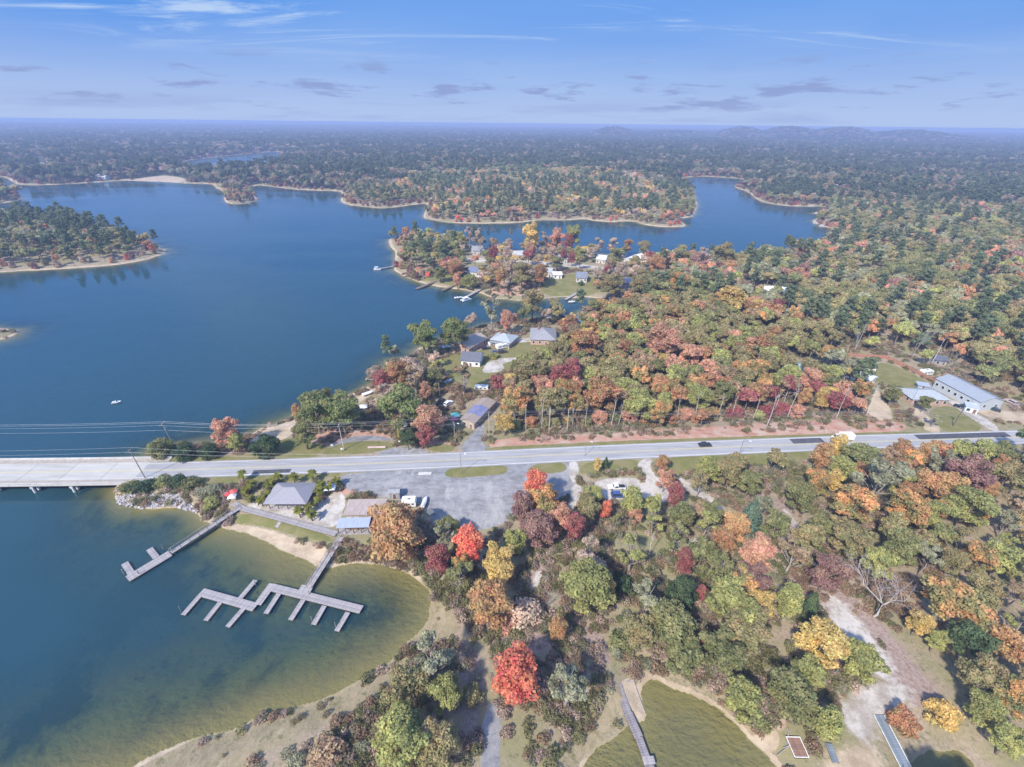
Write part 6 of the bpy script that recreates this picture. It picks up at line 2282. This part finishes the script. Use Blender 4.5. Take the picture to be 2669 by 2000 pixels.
PALMS = [palm_meshes(s) for s in (1, 2, 3)]
PTRUNK = mesh_of(MB().tube([(0, 0, -.5), (.1, 0, 1.4), (.05, .05, 3.2)], [.2, .16, .17], 8), 'palm_trunk', BARK)
for i, (x, y, lab) in enumerate(((90, 262, 'palm nearest the dark red umbrella by the road'), (390, 275, 'palm behind the west end of the bar shelter roof'), (520, 288, 'palm behind the ridge of the bar shelter'),
                         (668, 262, 'tall yellowish palm behind the east end of the bar shelter'), (160, 345, 'palm on the walkway side of the road verge'), (318, 338, 'palm touching the north west roof corner of the shelter'),
                         (285, 428, 'palm at the west eave of the bar shelter'), (250, 470, 'low palm at the south west corner of the shelter'), (740, 345, 'palm just east of the shelter roof'),
                         (800, 368, 'palm between the shelter and the reddish court'), (728, 400, 'short palm under the east roof corner'), (868, 312, 'palm nearest the gravel lot entrance'),
                         (705, 480, 'palm at the top of the southern palm row'), (635, 520, 'second palm down the southern palm row'), (562, 562, 'lowest palm of the southern row by the boardwalk'),
                         (662, 590, 'palm standing in the white sand below the row'), (110, 385, 'palm beside the white pitched canopy'), (150, 445, 'small palm by the dock walk'))):
    px, py = 497.3 + .2623 * x, 953 + .2623 * y
    p = W(px, py, 3.3)
    root = empty('palm_tree', p, random.uniform(0, 6), lab, 'palm tree', 'palms round the bar shelter')
    s = random.uniform(.85, 1.1)
    root.scale = (s, s, s)
    link('trunk', PTRUNK, root)
    for me in PALMS[i % 3]:
        f = link('frond', me, root, (.05, .05, 3.2))
        k = random.uniform(.85, 1.15)
        f['tint'] = (.24 * k, .235 * k, .05)
        f['tint2'] = (.17 * k, .19 * k, .045)

# ------------------------------------------------------------------ the woods
def inside(px_polys, X, Y, soft=0.0):
    out = np.zeros(X.shape, bool)
    for p in px_polys:
        P = ground_poly(p, 1, 2.6)
        out |= sdf(P, X, Y, 30) > -soft
    return out


SPARSE = [
    [(1400, 1000), (1860, 965), (1760, 1010), (1700, 1060), (1640, 1130), (1540, 1120), (1460, 1110), (1410, 1060)],                     # field south of the road
    [(850, 780), (1000, 700), (1240, 680), (1190, 745), (1170, 790), (1090, 820), (1068, 900), (1040, 950), (900, 975), (600, 990), (560, 960), (780, 850)],   # lake houses
    [(930, 600), (990, 560), (1010, 530), (1390, 545), (1430, 600), (1350, 640), (1100, 650), (960, 625)],                               # peninsula houses
    [(1780, 750), (1960, 720), (2080, 790), (2230, 880), (2230, 935), (1990, 940), (1830, 905), (1880, 830), (1780, 800)],               # yards to the east
    [(1100, 1280), (1130, 1180), (1200, 1150), (1270, 1200), (1330, 1400), (1230, 1430), (1090, 1400)],                                  # trail
    [(930, 1180), (1010, 1160), (1100, 1120), (1250, 1110), (1340, 1100), (1440, 1110), (1420, 1180), (1330, 1230), (1180, 1180), (1000, 1290)],
]
CLEARED = [
    [(1790, 765), (1930, 770), (2030, 830), (2110, 870), (2240, 900), (2240, 935), (2000, 932), (1960, 885), (1900, 842), (1870, 818), (1800, 790)],
    [(1046, 985), (1052, 945), (1250, 938), (1600, 922), (1850, 903), (1975, 912), (2060, 930), (2300, 925), (2300, 950), (1850, 972), (1450, 1000), (1046, 1015)],
    [(300, 985), (320, 950), (500, 930), (640, 915), (700, 945), (1050, 955), (1050, 1045), (740, 1060), (520, 1060), (240, 1080), (240, 1010)],
    [(470, 1050), (850, 1040), (900, 1160), (930, 1300), (870, 1400), (480, 1150)],
    [(200, 1760), (330, 1625), (700, 1500), (850, 1410), (940, 1300), (1010, 1290), (1110, 1400), (1330, 1440), (1380, 1540), (1260, 1760)],
    [(1690, 1215), (1830, 1265), (1920, 1340), (1990, 1440), (2080, 1520), (2130, 1640), (2150, 1760), (1680, 1760), (1640, 1600), (1800, 1520), (1780, 1350)],
    [(1370, 1000), (1480, 1000), (1570, 1110), (1540, 1120), (1300, 1110), (1250, 1090), (1220, 1000)],
    [(1660, 1060), (1690, 1060), (1745, 1160), (1720, 1165), (1680, 1110)],
    [(1120, 1300), (1130, 1180), (1190, 1170), (1190, 1230), (1150, 1330)],
    [(1150, 642), (1180, 596), (1250, 588), (1300, 600), (1300, 645)],
    [(230, 392), (410, 380), (410, 400), (230, 402)], [(385, 352), (500, 352), (610, 336), (640, 345), (580, 372), (385, 378)], [(60, 340), (90, 340), (120, 374), (100, 376)],
]


def forest_points():
    pts = []
    r = np.random.default_rng(21)
    for r0, r1, s in ((30, 430, 6.6), (430, 1000, 8.0), (1000, 2100, 11.5), (2100, 3900, 19.0), (3900, 8200, 40.0), (8200, 13000, 75.0)):
        half = r1 * 1.15
        xs = np.arange(-half, half, s)
        ys = np.arange(20, r1, s)
        X, Y = np.meshgrid(xs, ys)
        X = (X + r.uniform(-.42, .42, X.shape) * s).ravel()
        Y = (Y + r.uniform(-.42, .42, Y.shape) * s).ravel()
        R = np.hypot(X, Y)
        az = np.abs(np.arctan2(X, Y))
        m = (R >= r0) & (R < r1) & (az < math.radians(54) + 25 / R)
        X, Y = X[m], Y[m]
        pts.append(np.stack([X, Y, np.full(X.shape, s)], 1))
    P = np.concatenate(pts)
    X, Y = P[:, 0], P[:, 1]
    d = land_dist(X, Y)
    R = np.hypot(X, Y)
    keep = (d > np.where(R < 400, 2.4, 3.0)) & (sdf(ISLE_P[2], X, Y, 40) < 0)
    keep &= line_dist(ROAD_C, X, Y) > 13
    P, X, Y, d, R = P[keep], X[keep], Y[keep], d[keep], R[keep]
    near = R < 2300
    drop = np.zeros(len(X), bool)
    rn = r.random(len(X))
    nx, ny = X[near], Y[near]
    drop[near] |= inside(CLEARED, nx, ny)
    drop[near] |= inside(SPARSE, nx, ny) & (rn[near] > np.where(inside([SPARSE[2]], nx, ny), .42, .22))
    drop[near] |= inside([p for k, p, s in COVER if k in ('gravel', 'white', 'sand', 'grass')], nx, ny, 1.5)
    drop |= (fbm(X, Y, 320, 3) > .70) & (R > 1300) & (rn > .25)
    qx, qy, _ = project(np.stack([X, Y, np.full(X.shape, 3.0)], 1))
    drop |= (qy > 1540) & (qx < 1000)
    drop |= (qy > 985) & (R < 300) & (qx < 1720) & (fbm(X + 11, Y, 24, 2) > .56) & (rn > .15)
    near = R < 650
    hx = np.array([(t[0], t[1], t[2]) for t in TREES])
    bx = np.array(BLOCKS)
    for i in np.nonzero(near & ~drop)[0]:
        dd = np.hypot(hx[:, 0] - X[i], hx[:, 1] - Y[i])
        db = np.hypot(bx[:, 0] - X[i], bx[:, 1] - Y[i])
        if (dd < hx[:, 2] * .72 + 2.2).any() or (db < bx[:, 2] + 2.5).any():
            drop[i] = True
    k = ~drop
    return X[k], Y[k], d[k], R[k], P[k, 2]


FX, FY, FD, FR, FS = forest_points()
Z0 = height_from(FD, FX, FY)
PX, PY, PDEP = project(np.stack([FX, FY, Z0 + 7], 1))
AUT = inside([[(1050, 960), (1080, 800), (1240, 690), (1340, 660), (1650, 660), (1800, 760), (1780, 830), (1900, 900), (1500, 935), (1070, 960)]], FX, FY)
ISL = np.zeros(len(FX), bool)
for P_ in ISLE_P:
    ISL |= sdf(P_, FX, FY) > 0
MIDP = inside([[(730, 450), (930, 380), (1250, 375), (1510, 415), (1510, 470), (1490, 495), (1000, 490), (910, 475), (730, 452)]], FX, FY)
SE = (PY > 985) & (PX > 1000)

names = list(PAL)
WTS = {
    'aut': dict(olive=.32, ygreen=.20, green=.10, oolive=.12, brown=.06, rust=.07, salmon=.06, gold=.04, crimson=.02),
    'isl': dict(pine=.34, dkgreen=.12, olive=.22, green=.18, rust=.06, grey=.08),
    'se': dict(olive=.28, grey=.14, ygreen=.20, green=.14, brown=.08, oolive=.06, dkgreen=.03, rust=.04, gold=.02, maroon=.01),
    'east': dict(green=.20, olive=.26, pine=.14, grey=.18, rust=.05, salmon=.04, ygreen=.06, maroon=.03, brown=.04),
    'mid': dict(green=.22, pine=.20, olive=.24, grey=.14, salmon=.05, rust=.07, pink=.05, gold=.03),
    'far': dict(pine=.30, dkgreen=.10, grey=.18, pink=.08, brown=.12, maroon=.06, olive=.10, green=.06),
    'house': dict(pink=.28, brown=.16, olive=.18, green=.12, crimson=.08, gold=.08, salmon=.10),
    'edge': dict(crimson=.15, salmon=.20, red=.08, orange=.10, pink=.20, maroon=.12, olive=.15),
}
HOUSE = inside([SPARSE[1], SPARSE[2]], FX, FY)
clump = fbm(FX, FY, 45, 2)
ZONE = []
rz_ = np.random.default_rng(8)
for i in range(len(FX)):
    if HOUSE[i]:
        z = 'house'
    elif FD[i] < 15 and FR[i] > 230 and rz_.random() < .7:
        z = 'edge'
    elif ISL[i]:
        z = 'isl'
    elif AUT[i]:
        z = 'aut'
    elif MIDP[i]:
        z = 'mid'
    elif SE[i]:
        z = 'se'
    elif FR[i] > 900:
        z = 'far'
    else:
        z = 'east'
    ZONE.append(z)
ZONE = np.array(ZONE)
TCOL = np.empty(len(FX), object)
for z, w in WTS.items():
    I = np.nonzero(ZONE == z)[0]
    k, p = list(w), np.array(list(w.values()))
    # colours come in drifts: rank by slow noise plus chance
    u = np.clip(.5 + (fbm(FX[I] + 40, FY[I], 38, 2) - .5) * 1.6 + rz_.normal(0, .23, len(I)), 0, .9999)
    o = np.argsort(np.argsort(u)) / max(1, len(I))
    c = np.cumsum(p / p.sum())
    TCOL[I] = np.array(k, object)[np.minimum(np.searchsorted(c, o), len(k) - 1)]
ISPINE = np.array([(c in ('pine', 'dkgreen') and rz_.random() < .8) for c in TCOL])

# apparent size decides which ones are built one by one
RADM = np.where(ISPINE, rz_.uniform(2.7, 4.0, len(FX)), rz_.uniform(3.1, 5.4, len(FX)))
RADM = np.where((ZONE == 'edge') & ~ISPINE, RADM * .62, RADM)
RADM = np.where((ZONE == 'se') & ~ISPINE, RADM * .92, RADM)
vis = (PX > -20) & (PX < 2232) & (PY > 240) & (PY < 1690)
app = np.where(vis, RADM / PDEP, 0)
N_SINGLE = 300 - sum(1 for o in scene.objects if o.parent is None and o.get('category') == 'tree')
one = np.argsort(-app)[:max(0, N_SINGLE)]
LANDMARKS = [((1335, 1060), 'the two parked cars'), ((1523, 962), 'the dark car on the road'), ((1820, 947), 'the white box truck'), ((1042, 940), 'the side road mouth'),
             ((1020, 1100), 'the gravel lot'), ((1434, 760), 'the broad salmon red oak'), ((1236, 815), 'the crimson wood edge maple'), ((1185, 935), 'the tall pale pole'),
             ((1582, 665), 'the bright yellow oak'), ((1675, 640), 'the white metal roof'), ((2095, 850), 'the long blue building'), ((1950, 800), 'the red fence'),
             ((1922, 1320), 'the bare grey tree'), ((2072, 1340), 'the big rusty olive oak'), ((2096, 1060), 'the large maroon oak'), ((1722, 1620), 'the launch barge'),
             ((1925, 1600), 'the long blue grey dock'), ((1112, 1510), 'the fiery red maple'), ((1622, 1065), 'the round green field tree'), ((1492, 1190), 'the bleached dead tree'),
             ((1777, 1420), 'the bright yellow oak of the wash'), ((1636, 1220), 'the salmon orange oak'), ((1902, 1070), 'the broad grey green oak'), ((1267, 1300), 'the broad yellow green oak'),
             ((1030, 745), 'the brick house'), ((1010, 890), 'the tarp house'), ((1060, 550), 'the white gabled house'), ((1240, 620), 'the peninsula lawn'), ((1750, 800), 'the teal roof'),
             ((1717, 930), 'the leaning brown pole'), ((1446, 1390), 'the wide mid green oak'), ((2180, 1420), 'the burnt orange oak'), ((820, 580), 'the peninsula tip dock'),
             ((150, 585), 'the western island beach'), ((1380, 1550), 'the second cove boardwalk'), ((1790, 1265), 'the maroon brown oak'), ((950, 870), 'the black pickup')]
LP = np.array([W(*p)[:2] for p, _ in LANDMARKS])
ORD = ['closest', 'second closest', 'third closest', 'fourth closest', 'fifth closest', 'sixth closest', 'seventh closest', 'eighth closest', 'ninth closest', 'tenth closest', 'eleventh closest', 'twelfth closest']
groups = {}
for i in one:
    dd = np.hypot(LP[:, 0] - FX[i], LP[:, 1] - FY[i])
    j = int(np.argmin(dd))
    kd = 'pine' if ISPINE[i] else ('thin' if TCOL[i] in ('pink', 'grey', 'brown') or random.random() < .22 else 'maple' if RADM[i] < 3.3 else 'oak')
    groups.setdefault((j, TCOL[i], kd), []).append((dd[j], i))
for (j, c, kd), L_ in groups.items():
    L_.sort()
    for n, (dd, i) in enumerate(L_):
        cw = PAL[c][0].replace(' pine', '') if kd == 'pine' else PAL[c][0]
        lab = '%s %s' % (cw, {'thin': 'thin crowned woodland tree'}.get(kd, 'woodland ' + kd)) + (', %s to %s' % (ORD[min(n, 11)], LANDMARKS[j][1]) if len(L_) > 1 else ' near %s' % LANDMARKS[j][1])
        rad = RADM[i]
        h0, r0 = PROTO[kd][0][2:]
        ht = h0 * (rad / r0) ** .6 * random.uniform(.9, 1.15)
        put_tree(kd, FX[i], FY[i], Z0[i] - .1, rad, ht, c, lab, 'tree', 'trees of the woods')


def scatter(name, X, Y, Z, idx, protos, rot, sc, tints, tints2, label):
    """every tree past counting: points carrying one instance each"""
    col = bpy.data.collections.new(name + '_kinds')
    for k, me in enumerate(protos):
        o = bpy.data.objects.new('%s_kind_%02d' % (name, k), me)
        col.objects.link(o)
    me = bpy.data.meshes.new(name)
    n = len(X)
    me.vertices.add(n)
    me.vertices.foreach_set('co', np.stack([X, Y, Z], 1).astype(np.float32).ravel())
    me.attributes.new('kind', 'INT', 'POINT').data.foreach_set('value', np.asarray(idx, np.int32))
    me.attributes.new('turn', 'FLOAT_VECTOR', 'POINT').data.foreach_set('vector', np.stack([np.zeros(n), np.zeros(n), rot], 1).astype(np.float32).ravel())
    me.attributes.new('size', 'FLOAT_VECTOR', 'POINT').data.foreach_set('vector', np.asarray(sc, np.float32).ravel())
    for nm, t in (('tint', tints), ('tint2', tints2)):
        me.attributes.new(nm, 'FLOAT_COLOR', 'POINT').data.foreach_set('color', np.concatenate([t, np.ones((n, 1))], 1).astype(np.float32).ravel())
    me.update()
    ng = bpy.data.node_groups.new(name + '_nodes', 'GeometryNodeTree')
    ng.interface.new_socket('Geometry', in_out='INPUT', socket_type='NodeSocketGeometry')
    ng.interface.new_socket('Geometry', in_out='OUTPUT', socket_type='NodeSocketGeometry')
    N, Lk = ng.nodes, ng.links
    gi, go = N.new('NodeGroupInput'), N.new('NodeGroupOutput')
    m2p = N.new('GeometryNodeMeshToPoints')
    iop = N.new('GeometryNodeInstanceOnPoints')
    ci = N.new('GeometryNodeCollectionInfo')
    ci.inputs[0].default_value = col
    ci.inputs['Separate Children'].default_value = True
    ci.inputs['Reset Children'].default_value = True

    def attr(nm, ty):
        a = N.new('GeometryNodeInputNamedAttribute')
        a.data_type = ty
        a.inputs[0].default_value = nm
        return [o for o in a.outputs if o.enabled][0]
    Lk.new(gi.outputs[0], m2p.inputs[0])
    Lk.new(m2p.outputs[0], iop.inputs['Points'])
    Lk.new(ci.outputs[0], iop.inputs['Instance'])
    iop.inputs['Pick Instance'].default_value = True
    Lk.new(attr('kind', 'INT'), iop.inputs['Instance Index'])
    e2r = N.new('FunctionNodeEulerToRotation')
    Lk.new(attr('turn', 'FLOAT_VECTOR'), e2r.inputs[0])
    Lk.new(e2r.outputs[0], iop.inputs['Rotation'])
    Lk.new(attr('size', 'FLOAT_VECTOR'), iop.inputs['Scale'])
    Lk.new(iop.outputs[0], go.inputs[0])
    o = link(name, me)
    mod = o.modifiers.new('scatter', 'NODES')
    mod.node_group = ng
    tag(o, label, kind='stuff')
    return o


rest = np.ones(len(FX), bool)
rest[one] = False
VAR = rz_.uniform(.82, 1.18, len(FX))[:, None]
VAR = VAR * LEAF_GAIN * (np.where(ZONE == 'far', .85, np.where(np.isin(ZONE, ('isl', 'mid', 'east')), 1.15, 1.0)) * np.where((ZONE == 'edge') & (FR > 700), .75, 1.0))[:, None]
T1 = np.array([PAL[c][1] for c in TCOL]) * VAR
T2 = np.array([PAL[c][2] for c in TCOL]) * VAR
for nm, lo, hi, lab in (('woodland', 0, 900, 'mixed autumn woodland round the lake, past counting'), ('far_woodland', 900, 1e9, 'distant mixed woods running to the hills')):
    I = np.nonzero(rest & (FR >= lo) & (FR < hi))[0]
    if nm == 'woodland':
        P_, no, npn = PROTO['mid'], 5, 3
        base_r = 4.5
    else:
        P_, no, npn = PROTO['far'], 3, 2
        base_r = 4.3
    idx = np.where(ISPINE[I], no + rz_.integers(0, npn, len(I)), rz_.integers(0, no, len(I)))
    bush = (ZONE[I] == 'edge') & ~ISPINE[I]
    idx = np.where(bush, no + npn + rz_.integers(0, 2 if nm == 'woodland' else 1, len(I)), idx)
    grow = np.clip(FS[I] / 8.0, 1.0, 6.0)
    sr_ = RADM[I] / np.where(ISPINE[I], 3.4, base_r) * grow
    sz_ = sr_ ** .6 * rz_.uniform(.85, 1.15, len(I)) * np.where(FR[I] > 3900, .5, np.where(FR[I] > 2000, .85, 1))
    scatter(nm, FX[I], FY[I], Z0[I] - .1, idx, P_, rz_.uniform(0, 6.28, len(I)), np.stack([sr_, sr_, sz_], 1), T1[I], T2[I], lab)

# brush: low scrub over the open litter ground, past counting
def brush_points():
    r = np.random.default_rng(33)
    n = 60000
    a = r.uniform(-.95, .95, n)
    q = 40 + 330 * r.random(n) ** .8
    X, Y = q * np.sin(a), q * np.cos(a)
    d = land_dist(X, Y)
    m = (d > .9) & (line_dist(ROAD_C, X, Y) > 8.2)
    X, Y, d = X[m], Y[m], d[m]
    bad = inside([p for k, p, s in COVER if k in ('gravel', 'white', 'sand', 'grass')], X, Y, .2)
    thin = inside([p for k, p, s in COVER if k in ('path', 'dirt', 'reed')], X, Y)
    reed = inside([p for k, p, s in COVER if k == 'reed'], X, Y)
    bad |= thin & (r.random(len(X)) > .3)
    bad |= reed & (r.random(len(X)) > .14)
    bx = np.array(BLOCKS)
    for b in bx:
        bad |= np.hypot(X - b[0], Y - b[1]) < b[2]
    bad |= (fbm(X, Y, 13, 3) < .40) & (r.random(len(X)) < .85)
    k = ~bad
    return X[k], Y[k], d[k], reed[k]


BX, BY, BD, BRD = brush_points()
nb = len(BX)
cols = np.array([PAL[c][1] for c in ('olive', 'pink', 'brown', 'grey', 'pink', 'olive', 'green', 'brown')])
ci_ = np.minimum((np.clip(.5 + (fbm(BX, BY, 20, 2) - .5) * 1.8 + rz_.normal(0, .2, nb), 0, .999) * 8).astype(int), 7)
T = cols[ci_] * rz_.uniform(1.5, 2.6, (nb, 1))
T[BRD] = np.array((.36, .30, .18)) * rz_.uniform(.8, 1.2, (BRD.sum(), 1))
s_ = rz_.uniform(.45, 1.15, nb) * np.where(BRD, .6, 1)
scatter('brush', BX, BY, height_from(BD, BX, BY), rz_.integers(0, 4, nb), PROTO['brush'], rz_.uniform(0, 6.28, nb), np.stack([s_, s_, s_ * rz_.uniform(.7, 1.3, nb)], 1), T, T * .85 + .02, 'low autumn scrub and weeds over the open ground')
